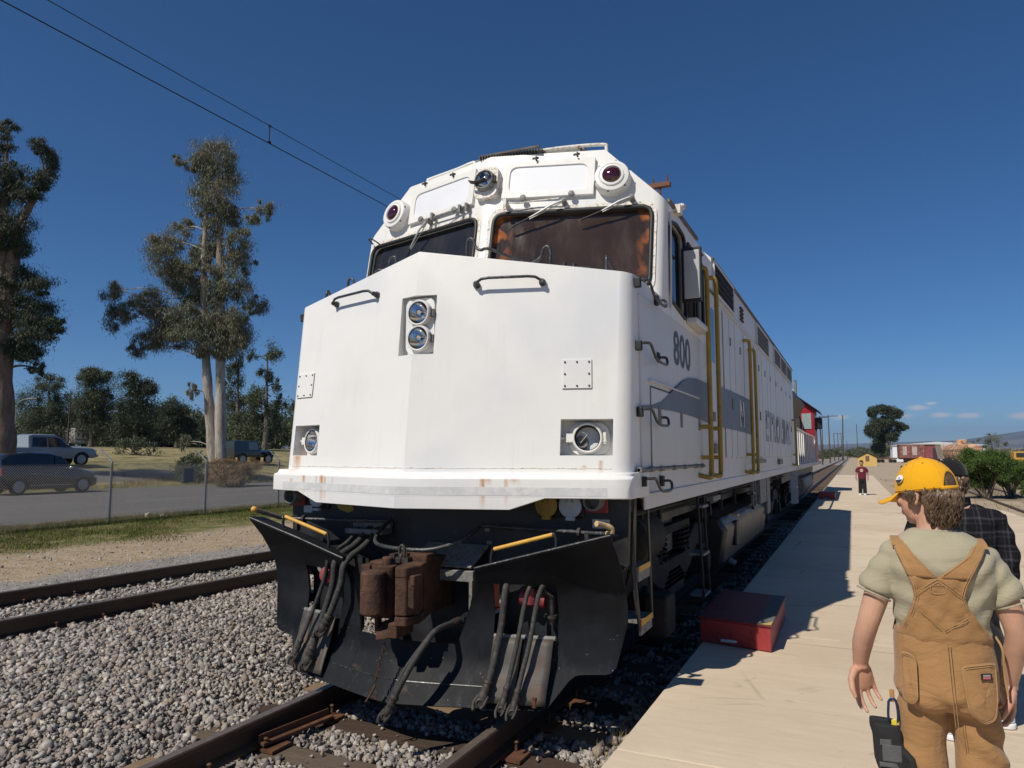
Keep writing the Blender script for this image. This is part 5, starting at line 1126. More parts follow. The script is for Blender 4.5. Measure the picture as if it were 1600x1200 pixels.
ft = MB(); q = [(1.22, .28), (1.38, .42), (1.44, .82), (1.36, .96), (1.1, 1.02)]; secf = q+[(-x, z) for x, z in q[::-1]]
ft.loft([[(x*.97, 9.10, .3+(z-.3)*.97) for x, z in secf], [(x, 9.16, z) for x, z in secf], [(x, 13.6, z) for x, z in secf], [(x*.97, 13.66, z) for x, z in secf]]); FT = ft.build('fuel_tank', M('fuel_tank_paint', (.016, .017, .019), .4, var=.3, scale=3, bump=.1), L, bevel=.012)
for s in (-1, 1): b = MB(); b.obox((s*1.43, 9.9, .72), (.03, 0, 0), (0, .09, 0), (0, 0, .16)); b.build('fuel_gauge', MAT_BLACK, FT, bevel=.02); b = MB(); b.cyl((s*1.38, 9.6, .40), (s*1.46, 9.6, .36), .04, 12); b.build('drain_plug', MAT_GREY, FT)
# ================================================================ TREES
def leaf_mat(name, a, b, c, tr=.12):
    t = NT(name); isl = t.node('ShaderNodeNewGeometry').outputs['Random Per Island']
    cl = t.mix(isl, a, b); cl = t.mix(t.ramp(t.noise(.5, 3), .45, .7), cl, c)
    t.done(cl, .55, 0, None, .3); tn = t.node('ShaderNodeBsdfTranslucent'); t.put(tn.inputs[0], cl); mx = t.node('ShaderNodeMixShader'); mx.inputs[0].default_value = tr
    out = t.t.nodes['Material Output']; t.t.links.new(t.b.outputs[0], mx.inputs[1]); t.t.links.new(tn.outputs[0], mx.inputs[2]); t.t.links.new(mx.outputs[0], out.inputs['Surface']); return t.m
LEAF_EUC = leaf_mat('eucalyptus_leaf', (.095, .108, .058), (.23, .235, .15), (.19, .165, .105))
LEAF_DARK = leaf_mat('dark_eucalyptus_leaf', (.03, .045, .024), (.085, .105, .058), (.05, .066, .038))
LEAF_MID = leaf_mat('grey_green_leaf', (.05, .066, .034), (.125, .145, .08), (.075, .095, .05))
LEAF_OLIVE = leaf_mat('pale_olive_leaf', (.10, .115, .075), (.20, .21, .155), (.13, .14, .09))
LEAF_PINE = leaf_mat('bright_green_needle', (.045, .085, .016), (.105, .165, .038), (.07, .12, .028))
LEAF_DRY = leaf_mat('dry_tan_leaf', (.16, .10, .045), (.34, .235, .115), (.24, .16, .08), .15)
def bark(name, a, b, c):
    t = NT(name); f = t.noise(2.2, 6, .65, stretch=(2, 2, .35)); g = t.noise(9, 5, .7, stretch=(2, 2, .25))
    cl = t.mix(t.ramp(f, .38, .56), a, b); cl = t.mix(t.ramp(g, .55, .68), cl, c); return t.done(cl, .9, 0, t.bump(g, .8, .06), .2)
BARK_EUC = bark('peeling_pale_bark', (.30, .24, .175), (.46, .42, .37), (.13, .095, .065)); BARK_RED = bark('reddish_bark', (.17, .115, .08), (.26, .185, .135), (.08, .052, .038)); BARK_GREY = bark('grey_bark', (.10, .085, .07), (.19, .165, .14), (.05, .04, .033))
def crown(blobs, dens, ll, lw, droop=.5, sub=7, spread=.42):
    Vs, n0 = [], 0
    for (x, y, z, rh, rv) in blobs:
        n = max(30, int(dens*(rh*rh*rv)**(2/3))); k = max(4, int(sub*(rh*rv)**.5)); k = min(k, 60)
        d = RNG.normal(size=(k, 3)); d /= np.linalg.norm(d, axis=1)[:, None]; rad = RNG.uniform(.35, 1.0, (k, 1))**.6
        sc = d*rad*np.array([rh, rh, rv])*.85
        ci = RNG.integers(0, k, n); p = sc[ci]+RNG.normal(size=(n, 3))*np.array([rh, rh, rv])*spread*RNG.uniform(.2, .75, (k, 1))[ci]
        p += np.array([x, y, z]); Vs.append(p)
    P = np.concatenate(Vs); n = len(P)
    a = RNG.normal(size=(n, 3)); a[:, 2] -= droop*1.5; a /= np.linalg.norm(a, axis=1)[:, None]
    b = np.cross(a, RNG.normal(size=(n, 3))); b /= np.linalg.norm(b, axis=1)[:, None]; L_ = ll*RNG.uniform(.6, 1.3, (n, 1)); W_ = lw*RNG.uniform(.6, 1.3, (n, 1))
    V = np.stack([P-a*L_*.5, P+b*W_*.5, P+a*L_*.5, P-b*W_*.5], 1).reshape(-1, 3)
    return V, np.arange(4*n).reshape(-1, 4)
def limb(b, p0, p1, r0, r1, sag=.1):
    p0, p1 = Vector(p0), Vector(p1); d = p1-p0; m = p0+d*.5+Vector((random.uniform(-.06, .06)*d.length, random.uniform(-.06, .06)*d.length, sag*d.length)); P = bez([p0, m, p1], 5); n = len(P)
    b.tube(P, [r0+(r1-r0)*i/(n-1) for i in range(n)], 7)
def tree(name, label, base, trunks, blobs, leafm, barkm, dens, ll, lw, droop=.5, group=None, sub=7, limb_r=.09, cat='tree', spread=.42, twigs=0):
    t = thing(name, label, cat, base, group); b = MB(); B0 = Vector(base); spine = []
    for tr in trunks:
        P = bez([p for p, r in tr], 6); rr = np.interp(np.linspace(0, len(tr)-1, len(P)), range(len(tr)), [r for p, r in tr])
        rr = [r*(1+.08*math.sin(i*1.7)) for i, r in enumerate(rr)]; b.tube(P, rr, 12); spine += list(zip(P, rr))
        if tr[0][1] > .25:
            for k in range(6):
                a = k*1.05+random.uniform(-.3, .3); q = Vector((math.cos(a), math.sin(a), 0)); b.tube([P[0]+q*tr[0][1]*1.6+Vector((0, 0, -.15)), P[0]+q*tr[0][1]*.9+Vector((0, 0, .25)), P[0]+q*tr[0][1]*.4+Vector((0, 0, .9))], [tr[0][1]*.22, tr[0][1]*.3, tr[0][1]*.25], 7)
    for (x, y, z, rh, rv) in blobs:
        c = Vector((x, y, z)); below = [(p, r) for p, r in spine if p.z < z-.2*rv] or spine[:1]
        p, r = min(below, key=lambda q: (q[0]-c).length+.35*abs(q[0].z-z)); r = min(r*.6, limb_r); limb(b, p, c, r, r*.35)
        for k in range(3+twigs): 
            e = c+Vector((random.uniform(-1, 1)*rh, random.uniform(-1, 1)*rh, random.uniform(-.6, 1)*rv))*.85; limb(b, p+(c-p)*random.uniform(.5, .95), e, r*.35, r*.1)
    b.build('trunk', barkm, t, smooth=60, fix=False)
    V, F = crown(blobs, dens, ll, lw, droop, sub, spread); fast_mesh('crown', V, F, leafm, t)
    return t
BLOBS = {
 'main': [(-32.3,30.61,20.32,1.44,1.04),(-32.25,30.78,19.13,1.44,1.2),(-31.98,30.62,17.54,1.51,1.19),(-31.67,30.56,16.13,1.3,0.87),(-33.48,28.94,19.64,0.47,0.35),(-33.02,29.68,19.6,0.59,0.47),(-29.21,31.84,16.9,0.63,0.71),(-29.49,31.21,16.13,0.59,0.47),(-30.39,30.93,14.85,0.86,0.98),(-34.46,30.37,15.98,0.73,0.6),(-35.06,29.66,14.87,1.12,0.72),(-34.81,29.26,13.52,1.34,1.1),(-34.12,29.97,13.01,1.19,1.19),(-34.17,30.92,12.0,1.37,1.21),(-36.5,29.75,11.38,1.0,0.88),(-35.6,30.2,10.41,1.36,1.12),(-33.55,30.5,10.04,1.42,1.19),(-38.22,28.24,11.85,0.71,0.71),(-38.21,28.72,10.12,0.72,0.96),(-36.52,28.5,10.54,0.7,0.7),(-30.9,31.63,13.65,1.07,0.95),(-30.87,31.36,12.13,1.1,1.1),(-30.51,32.62,11.01,0.72,0.72),(-30.61,31.37,10.19,0.94,1.1),(-32.32,31.65,9.17,1.44,1.04),(-35.7,30.36,8.97,1.69,0.88),(-33.39,30.4,9.29,1.42,0.94),(-37.28,29.71,8.38,0.64,0.56),(-31.65,32.24,9.45,1.0,1.0),(-30.42,31.57,8.54,0.7,0.59),(-33.11,30.77,14.1,1.0,1.0),(-31.99,30.34,12.66,0.7,0.86),(-32.19,31.16,11.57,0.79,0.87),(-32.43,31.11,10.06,1.03,0.87),(-32.52,30.9,8.23,0.94,0.63),(-31.71,31.5,7.98,0.71,0.55),(-32.76,31.02,14.74,0.88,0.8),(-30.97,30.88,16.69,0.47,0.55),(-33.45,30.65,5.68,0.39,0.55),(-34.43,31.6,0.79,0.8,1.12),(-34.23,31.1,2.57,0.4,0.63)],
 'left': [(-39.67,22.59,20.37,0.66,0.44),(-39.03,22.21,19.18,0.54,0.64),(-37.51,23.08,19.01,0.65,0.57),(-37.72,23.74,18.41,0.73,0.8),(-37.57,23.5,17.39,0.72,0.65),(-37.87,23.45,16.5,0.58,0.65),(-38.82,22.5,17.47,0.86,0.79),(-37.88,22.75,16.4,0.85,0.78),(-39.83,23.13,16.52,0.99,0.99),(-38.54,22.74,14.52,1.07,0.96),(-40.02,23.22,13.76,1.31,0.98),(-38.69,23.21,13.36,0.65,0.65),(-40.06,23.59,11.61,1.54,1.1),(-37.95,23.85,11.12,0.97,0.65),(-39.22,24.15,9.97,1.65,1.1),(-37.47,24.53,9.11,0.76,0.65),(-37.85,23.95,8.61,1.43,0.86),(-39.35,24.07,7.64,1.42,0.8),(-38.52,24.48,6.65,0.58,0.51),(-40.06,23.64,7.74,1.09,0.94),(-40.66,21.86,18.27,1.44,1.44),(-40.75,21.76,15.65,1.79,1.43),(-41.8,22.16,12.96,2.17,1.45),(-40.83,22.19,9.93,1.78,1.42),(-41.89,21.39,20.2,1.27,1.09)],
 't1': [(-104.57,65.03,12.25,2.28,2.09),(-105.17,64.08,8.4,3.02,3.2),(-103.63,66.58,8.5,2.39,3.25),(-103.57,64.41,5.38,3.37,2.06)],
 't2': [(-92.42,64.2,12.74,2.51,1.44),(-95.08,64.59,12.53,1.46,1.28),(-93.33,64.06,9.69,2.51,2.51),(-93.04,65.59,9.25,2.0,2.36),(-93.65,65.25,5.98,2.72,2.54)],
 't3': [(-82.4,62.33,11.05,2.28,1.69),(-81.07,63.24,10.23,1.86,1.69),(-81.14,62.52,7.48,3.09,3.01),(-82.26,62.58,5.0,3.02,1.85)],
 't4': [(-85.14,71.61,8.29,2.04,1.85),(-85.71,73.77,7.48,1.7,1.7),(-86.83,74.05,5.14,3.04,2.09),(-87.14,71.95,6.02,1.5,2.06)],
 't5': [(-63.9,62.77,13.42,1.01,2.02),(-64.31,62.58,11.07,1.24,2.01),(-65.54,63.98,8.1,1.58,2.68),(-63.13,63.25,5.04,1.85,2.31)],
 't6': [(-58.21,62.7,13.83,1.28,1.28),(-59.69,60.71,13.21,0.82,0.82),(-59.26,62.57,10.99,1.06,1.36),(-60.15,63.21,7.88,1.83,2.28),(-59.01,64.89,6.8,0.92,2.77),(-61.64,63.83,4.73,2.77,1.85),(-57.87,63.03,10.06,0.75,1.05)],
 'big': [(11.13,341.92,19.55,2.48,2.48),(15.29,334.19,20.11,3.74,2.41),(19.46,343.98,18.9,3.28,2.74),(20.33,336.88,14.24,2.67,2.14),(15.15,337.33,14.89,4.85,3.77),(10.57,331.45,12.08,2.66,3.2),(13.86,342.81,9.1,3.84,3.29),(23.18,346.42,13.45,2.19,1.37),(17.7,335.95,9.45,2.67,2.14),(12.81,338.81,4.71,2.71,2.44),(19.77,338.18,11.08,2.15,1.34)],
 'big2': [(16.02,297.65,4.33,1.89,2.13),(14.92,297.93,2.92,1.66,1.66)],
 'olive': [(25.22,150.83,4.8,1.82,1.25),(27.59,155.95,3.95,1.17,1.17),(23.98,151.22,3.91,1.03,1.03),(27.9,154.11,2.55,1.38,0.69),(24.27,150.35,2.76,1.36,0.91),(22.75,149.2,4.11,0.68,0.68)],
 'olive2': [(20.77,162.57,3.11,1.75,1.12),(23.36,164.62,3.12,1.51,1.13),(19.83,166.32,2.38,1.03,0.77),(25.25,168.66,2.63,1.28,1.02)],
 'olive3': [(27.68,143.1,2.06,1.7,0.96),(29.78,143.96,2.27,1.91,1.27)],
}

bl = [(x, y, z, a*1.06, b_*1.08) for x, y, z, a, b_ in BLOBS['main']]
tree('eucalyptus_tree', 'tall pruned eucalyptus with two pale peeling trunks beside the road', (-32.95, 32.1, .05),
     [[((-32.9, 32.1, -.2), .56), ((-32.8, 32.0, 1.2), .42), ((-32.95, 31.6, 4.5), .30), ((-33.0, 31.2, 7.7), .26), ((-32.9, 30.7, 12.4), .2), ((-32.75, 30.5, 15.2), .15), ((-32.6, 30.4, 17.5), .1)],
      [((-32.5, 32.3, -.1), .42), ((-32.3, 32.0, 1.8), .36), ((-32.15, 31.5, 8.5), .28), ((-32.0, 31.1, 13.2), .23), ((-31.9, 30.8, 16), .18), ((-31.9, 30.4, 19.6), .08)]],
     bl, LEAF_EUC, BARK_EUC, 3400, .22, .034, 1.5, sub=22, limb_r=.05, spread=.34)
tree('eucalyptus_tree', 'dark leafy eucalyptus with reddish trunk at the picture edge', (-40.2, 24.0, .8),
     [[((-40.3, 23.9, .5), .85), ((-40.2, 23.7, 3.5), .62), ((-40.05, 23.4, 7.2), .5), ((-39.6, 23.3, 11.8), .36), ((-38.9, 23.2, 14.6), .24), ((-37.6, 23.6, 17.2), .1)],
      [((-39.8, 23.3, 10.5), .32), ((-39.9, 22.9, 14), .22), ((-39.6, 22.6, 19), .08)]],
     BLOBS['left'], LEAF_DARK, BARK_RED, 4400, .19, .036, 1.3, sub=22, spread=.36)
lab = {'t1': 'pale leafy background tree just right of the reddish trunk', 't2': 'flat topped dark tree in the background row behind the trailer', 't3': 'broad dark round tree in the background row', 't4': 'low dark tree seen just left of the pale twin trunks', 't5': 'slim tree directly behind the pale twin trunks', 't6': 'tall airy tree beside the edge of the locomotive nose'}
for k in ('t1', 't2', 't3', 't4', 't5', 't6'):
    B = BLOBS[k]; bx, by = sum(q[0] for q in B)/len(B), sum(q[1] for q in B)/len(B); zt = max(q[2] for q in B); g0 = tz(bx)
    tree('background_tree', lab[k], (bx, by, g0), [[((bx, by, g0-.2), .38), ((bx+.2, by, g0+2.5), .28), ((bx-.1, by+.2, (g0+zt)/2), .2), ((bx, by, zt), .06)]], B, LEAF_MID if k not in ('t3', 't4') else LEAF_DARK, BARK_GREY, 1300 if k in ('t2', 't3', 't4') else 900, .30, .09, .5, 'trees behind the road', sub=9, limb_r=.12, spread=.36)
# further wood closing the gaps behind them
wb = []
for k in range(95):
    x = RNG.uniform(-190, -60); y = 62-(x+60)*.10+RNG.uniform(18, 80); wb.append((x, y, tz(x)+RNG.uniform(2, 6.5), RNG.uniform(3, 5), RNG.uniform(2.5, 4.5)))
for k in range(60): x = RNG.uniform(-190, -70); wb.append((x, 80-(x+60)*.12+RNG.uniform(10, 40), tz(x)+RNG.uniform(.8, 2), RNG.uniform(3, 5), RNG.uniform(1.5, 2.5)))
for k in range(22): x = RNG.uniform(-150, -112); wb.append((x, RNG.uniform(40, 100), tz(x)+RNG.uniform(2, 5), RNG.uniform(3, 5), RNG.uniform(2.5, 4)))
V, F = crown(wb, 170, .6, .2, .4, 6, .36); o = fast_mesh('far_wood', V, F, LEAF_MID); tag(o, 'hazy mass of trees far behind the road', None, kind='stuff')
# right-hand trees
def simple(name, label, key, leafm, dens, ll, lw, gz=0, barkm=BARK_GREY, r=.5, group=None, sub=6):
    B = BLOBS[key]; bx, by = sum(q[0] for q in B)/len(B), sum(q[1] for q in B)/len(B); zt = max(q[2] for q in B)
    return tree(name, label, (bx, by, gz), [[((bx-.3, by, gz-.2), r), ((bx, by, gz+(zt-gz)*.25), r*.7), ((bx+.2, by, gz+(zt-gz)*.6), r*.45), ((bx, by, zt), r*.15)]], B, leafm, barkm, dens, ll, lw, .4, group, sub, r*.35, spread=.36)
simple('broad_tree', 'large dark green tree standing alone beyond the yellow shed', 'big', LEAF_DARK, 700, .7, .28, r=.9)
simple('small_tree', 'small lighter tree at the foot of the large dark tree', 'big2', LEAF_MID, 260, .45, .18)
simple('olive_tree', 'pale grey-green tree behind the rusty tank car', 'olive', LEAF_OLIVE, 330, .26, .09, r=.22)
simple('olive_tree', 'low grey-green tree between boxcar and tank car', 'olive2', LEAF_MID, 330, .3, .1, r=.2)
simple('olive_tree', 'low dusty tree at the right edge behind the pine shrubs', 'olive3', LEAF_MID, 330, .28, .1, r=.2)
fb = []
for k in range(70): y = RNG.uniform(320, 900); fb.append((RNG.uniform(-.16, .05)*y, y, RNG.uniform(1, 4), RNG.uniform(4, 8), RNG.uniform(1.5, 3.5)))
for k in range(30): y = RNG.uniform(230, 420); fb.append((RNG.uniform(.09, .34)*y, y, RNG.uniform(.3, 1.5), RNG.uniform(2, 4), RNG.uniform(.8, 1.7)))
V, F = crown(fb, 40, .9, .4, .3, 5, .36); o = fast_mesh('far_scrub', V, F, LEAF_MID); tag(o, 'low line of far scrub and trees before the hills', None, kind='stuff')
# pine-like shrubs right of the platform
def shrub(base, blobs, label, leafm, dens, ll, lw, name='shrub', group=None, barkm=BARK_GREY, droop=-.5):
    bx, by, bz_ = base; t = thing(name, label, 'shrub', base, group); b = MB()
    for k, (x, y, z, rh, rv) in enumerate(blobs): limb(b, (bx+random.uniform(-.1, .1), by+random.uniform(-.1, .1), bz_-.05), (x, y, z), .035, .012, .02)
    b.build('stem', barkm, t, smooth=60, fix=False); V, F = crown(blobs, dens, ll, lw, droop, 14, .4); fast_mesh('foliage', V, F, leafm, t); return t
def rb(cx_, cy_, cz_, r, h, n): return [(cx_+RNG.uniform(-.7, .7)*r, cy_+RNG.uniform(-.7, .7)*r, cz_+RNG.uniform(-.7, .7)*h, r*RNG.uniform(.42, .62), h*RNG.uniform(.42, .62)) for _ in range(n)]
shrub((7.75, 34.3, 0), rb(7.7, 34.3, 1.2, .85, .72, 20), 'feathery green pine shrub nearest the plaid jacket', LEAF_PINE, 16000, .13, .016, 'pine_shrub', 'pine shrubs by the platform')
shrub((8.65, 35.2, 0), rb(8.75, 35.2, 1.1, .80, .6, 18), 'feathery green pine shrub standing behind its twin', LEAF_PINE, 16000, .13, .016, 'pine_shrub', 'pine shrubs by the platform')
shrub((8.75, 31.5, 0), rb(8.75, 31.5, .45, .42, .35, 12), 'small round green bush at the right picture edge', LEAF_PINE, 14000, .07, .03, 'round_bush')
shrub((-27.6, 28.6, 0), rb(-28.0, 29.0, .75, 1.5, .7, 22), 'dry straw coloured bush at the foot of the twin trunks', LEAF_DRY, 5000, .22, .018, 'dry_bush')
shrub((-33.5, 30.3, .05), rb(-33.3, 30.6, .9, 1.0, .9, 16), 'leafy green suckers around the eucalyptus base', LEAF_MID, 1100, .14, .05, 'sucker_shrub', droop=.2)
shrub((-52, 41, 1.7), rb(-52, 41, 2.4, 1.5, .8, 10), 'lone green shrub standing in the dry field', LEAF_MID, 500, .2, .07, 'field_shrub', droop=.2)

# ================================================================ FENCE
MAT_GALV = M('weathered_galvanised_steel', (.30, .30, .29), .5, .5, var=.15, scale=6)
MAT_WIRE = M('dull_fence_wire', (.23, .225, .215), .55, .4, var=.1)
fence = thing('chain_link_fence', 'galvanised chain-link fence along the road', 'fence', (-14.55, 13, 0))
FX = lambda y: -14.5-.03*(y-12); FH = 1.52
for y in np.arange(-6.3, 50, 3.1):
    x = FX(y); b = MB(); b.cyl((x, y, -.1), (x, y, FH+.04), .032, 10); b.tube([(x, y, FH+.02), (x-.02, y, FH+.06), (x-.30, y-.12, FH+.36)], [.026, .026, .018], 8); po = b.build('post', MAT_GALV, fence, smooth=50)
V, F = [], []; s_ = .062; w_ = .0022; y0, y1 = -6.3, 46.
def seg(p, q):
    k = len(V); d = .0036
    for (a, c) in ((0, d), (d, -d*.6), (-d, -d*.6)): V.append((p[0]+a, p[1], p[2]+c)); V.append((q[0]+a, q[1], q[2]+c))
    for i in range(3): F.append((k+2*i, k+2*((i+1) % 3), k+2*((i+1) % 3)+1, k+2*i+1))
z1_ = FH-.02; z0_ = .03; H_ = z1_-z0_
for k in range(int((y1-y0+H_)/s_)):
    for sg in (1, -1):
        ya = y0+k*s_ if sg > 0 else y0+k*s_-H_*0; yb = ya+sg*H_
        seg((FX(ya)+.03*0+.004*sg, ya, z0_), (FX(yb)+.004*sg, yb, z1_))
o = fast_mesh('wire_mesh', V, F, MAT_WIRE, fence); o['kind'] = 'stuff'
b = MB(); b.tube([(FX(y), y, FH-.01) for y in np.arange(y0, y1, 3.1)], .004, 5); b.build('top_wire', MAT_WIRE, fence)
sg = MB(); yy = 14.75; sg.box(FX(yy)+.012, FX(yy)+.02, yy-.16, yy+.16, .95, 1.36); tag(sg.build('sign', M('sign_back_grey', (.14, .17, .21), .5, .2, var=.06), bevel=.004, loc=(FX(yy), yy, .95)), 'small blank blue-grey sign hung on the chain-link fence', 'sign')
MAT_ROCKT = M('tan_stone', (.48, .40, .28), .9, var=.2, scale=6, bump=.4)
for k, (x, y, r_) in enumerate(((-14.95, 13.75, .12), (-14.8, 14.1, .08))):
    Vr, Fr = stones(np.array([(x, y, r_*.5)]), np.array([r_])); o = fast_mesh('rock', Vr, Fr, MAT_ROCKT, None, (x, y, 0)); tag(o, ('larger' if k == 0 else 'smaller')+' of two tan stones lying by the fence foot', 'rock', 'stones by the fence')

# ---- overhead wire
cat_ = thing('overhead_wire', 'trolley contact wire with messenger wire over the side track', 'wire', (-5.1, 8, 6.6)); MAT_CU = M('dark_wire', (.02, .018, .016), .5, .5)
b = MB(); b.tube([(-5.1, y, 6.585) for y in range(-30, 71, 5)], .0075, 6); b.build('contact_wire', MAT_CU, cat_)
b = MB(); b.tube([(-5.1, y, 6.87+.0004*(y-8)**2) for y in range(-30, 71, 2)], .0055, 6); b.build('messenger_wire', MAT_CU, cat_)
for y in (-22.0, -7.0, 7.98, 23.0, 38.0, 53.0):
    b = MB(); b.cyl((-5.1, y, 6.58), (-5.1, y, 6.872+.0004*(y-8)**2), .008, 6); b.obox((-5.1, y, 6.60), (.012, 0, 0), (0, .03, 0), (0, 0, .018)); b.obox((-5.1, y, 6.868+.0004*(y-8)**2), (.01, 0, 0), (0, .02, 0), (0, 0, .014)); b.build('dropper', MAT_CU, cat_)
# ================================================================ SMALLER THINGS
# red step boxes on the platform
MAT_BOXRED = M('red_box_paint', (.30, .035, .035), .5, var=.15, scale=5, col2=(.20, .022, .024), amt=.3, bump=.05)
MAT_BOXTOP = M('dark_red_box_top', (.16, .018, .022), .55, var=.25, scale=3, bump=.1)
MAT_GRIP = M('grey_grip_strip', (.13, .13, .12), .9, var=.25, scale=40, bump=.4); MAT_BOXY = M('worn_yellow_edge', (.55, .40, .10), .7, var=.2, scale=20)
def step_box(label, x0, x1, y0, y1, h, sk=0.):
    t = thing('step_box', label, 'step box', ((x0+x1)/2, (y0+y1)/2, .15), 'red step boxes', rot=0); z0 = .153; e = .012
    b = MB(); b.prism([(x0, y0, z0), (x1, y0-sk, z0), (x1, y1-sk, z0), (x0, y1, z0)], (0, 0, h)); b.build('body', MAT_BOXRED, t, bevel=.008)
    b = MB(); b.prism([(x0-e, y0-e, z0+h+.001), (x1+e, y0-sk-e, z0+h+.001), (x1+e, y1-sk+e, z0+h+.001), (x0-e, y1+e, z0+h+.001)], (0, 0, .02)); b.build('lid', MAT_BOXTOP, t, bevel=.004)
    w = (x1-x0)*.17; b = MB(); b.prism([(x1-w, y0-sk, z0+h+.0215), (x1+.008, y0-sk-.004, z0+h+.0215), (x1+.008, y1-sk, z0+h+.0215), (x1-w, y1-sk+.01, z0+h+.0215)], (0, 0, .004)); b.build('grip_strip', MAT_GRIP, t)
    b = MB(); b.prism([(x1-w*.8, y0-sk-.005, z0+h+.026), (x1+.006, y0-sk-.008, z0+h+.026), (x1+.006, y0-sk+.14, z0+h+.026), (x1-w*.3, y0-sk+.05, z0+h+.026)], (0, 0, .0015)); b.build('worn_corner', MAT_BOXY, t)
    xm = x0+(x1-x0)*.42; b = MB(); b.tube(bez([(xm-.08, y0-.01, z0+h-.10), (xm-.08, y0-.035, z0+h-.13), (xm-.075, y0-.05, z0+.045), (xm, y0-.055, z0+.035), (xm+.075, y0-.05, z0+.045), (xm+.08, y0-.035, z0+h-.13), (xm+.08, y0-.01, z0+h-.10)], 4), .008, 6); b.build('rope_handle', M('handle_wire', (.20, .10, .09), .6), t, smooth=60)
    b = MB(); b.cyl((xm-.065, y0-.055, z0+.036), (xm+.065, y0-.055, z0+.036), .013, 8); b.build('handle_grip', MAT_STICKER, t, smooth=50)
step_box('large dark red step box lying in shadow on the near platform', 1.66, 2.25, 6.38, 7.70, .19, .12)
step_box('small far red step box beside the second locomotive', 1.74, 2.28, 28.4, 29.3, .22)

# ---- second locomotive standing behind
L2 = thing('locomotive', 'red and silver road switcher locomotive with white railings behind the white one', 'locomotive', (0, 30, 0))
MAT_SILV = M('silver_hood_paint', (.42, .42, .43), .45, var=.12, scale=3, col2=(.3, .3, .3), amt=.3); MAT_HD = M('grey_hood_door_paint', (.15, .15, .16), .5, var=.15, scale=3); MAT_L2RED = M('bright_red_cab_paint', (.30, .012, .02), .4, var=.1, scale=3); MAT_RAILW = M('white_railing_paint', (.74, .74, .72), .5, var=.08)
b = MB(); b.box(-1.5, 1.5, 20.9, 38.6, 1.32, 1.46); b.build('walkway', MAT_SILV, L2, bevel=.01); b = MB(); b.box(-1.1, 1.1, 21.2, 38.4, .95, 1.32); b.build('underframe', MAT_BLACK, L2)
b = MB(); b.prism([(-.9, 21.6, 1.46), (.9, 21.6, 1.46), (.9, 21.6, 3.55), (.55, 21.6, 3.95), (-.55, 21.6, 3.95), (-.9, 21.6, 3.55)], (0, 11.4, 0)); b.build('long_hood', M('dark_hood_paint', (.05, .02, .024), .5, var=.3, scale=2), L2, bevel=.03)
b = MB(); b.prism([(-.95, 24.6, 3.2), (.95, 24.6, 3.2), (1.25, 24.6, 3.75), (.9, 24.6, 4.28), (-.9, 24.6, 4.28), (-1.25, 24.6, 3.75)], (0, 6.6, 0)); b.build('radiator_housing', MAT_BLACK, L2, bevel=.03)
for y in (25.6, 27.2, 29.0): b = MB(); b.lathe((0, y, 4.28), (0, 0, 1), [(0, .55), (.10, .55), (.10, .5), (.02, .45)], 24); b.build('roof_fan', MAT_BLACK, L2, smooth=40)
b = MB(); b.lathe((.3, 31.8, 3.95), (0, 0, 1), [(0, .16), (.5, .16), (.5, .12), (.1, .12)], 16); b.build('exhaust_stack', MAT_BLACK, L2, smooth=40); b = MB(); b.cyl((.95, 30.6, 4.1), (.95, 30.6, 4.75), .06, 10); b.build('vent_pipe', MAT_GREY, L2)
for y in np.arange(22.3, 32.6, 1.02):
    for s in (-1, 1): b = MB(); b.box(*sorted((s*.9, s*.925)), y, y+.9, 1.62, 3.3); b.build('hood_door', MAT_HD, L2, bevel=.01)
b = MB(); b.prism([(-1.5, 33, 1.46), (1.5, 33, 1.46), (1.5, 33, 3.72), (.85, 33, 4.30), (-.85, 33, 4.30), (-1.5, 33, 3.72)], (0, 2.6, 0)); CB2 = b.build('cab', MAT_L2RED, L2, bevel=.03)
b = MB()
for s in (-1, 1): b.prism([(s*.8, 32.75, 4.33), (s*1.72, 32.75, 3.60), (s*1.72, 32.75, 3.56), (s*.8, 32.75, 4.28)], (0, 3.1, 0))
b.prism([(-.82, 32.75, 4.32), (.82, 32.75, 4.32), (.82, 32.75, 4.36), (-.82, 32.75, 4.36)], (0, 3.1, 0)); b.build('cab_roof', MAT_BLACK, CB2)
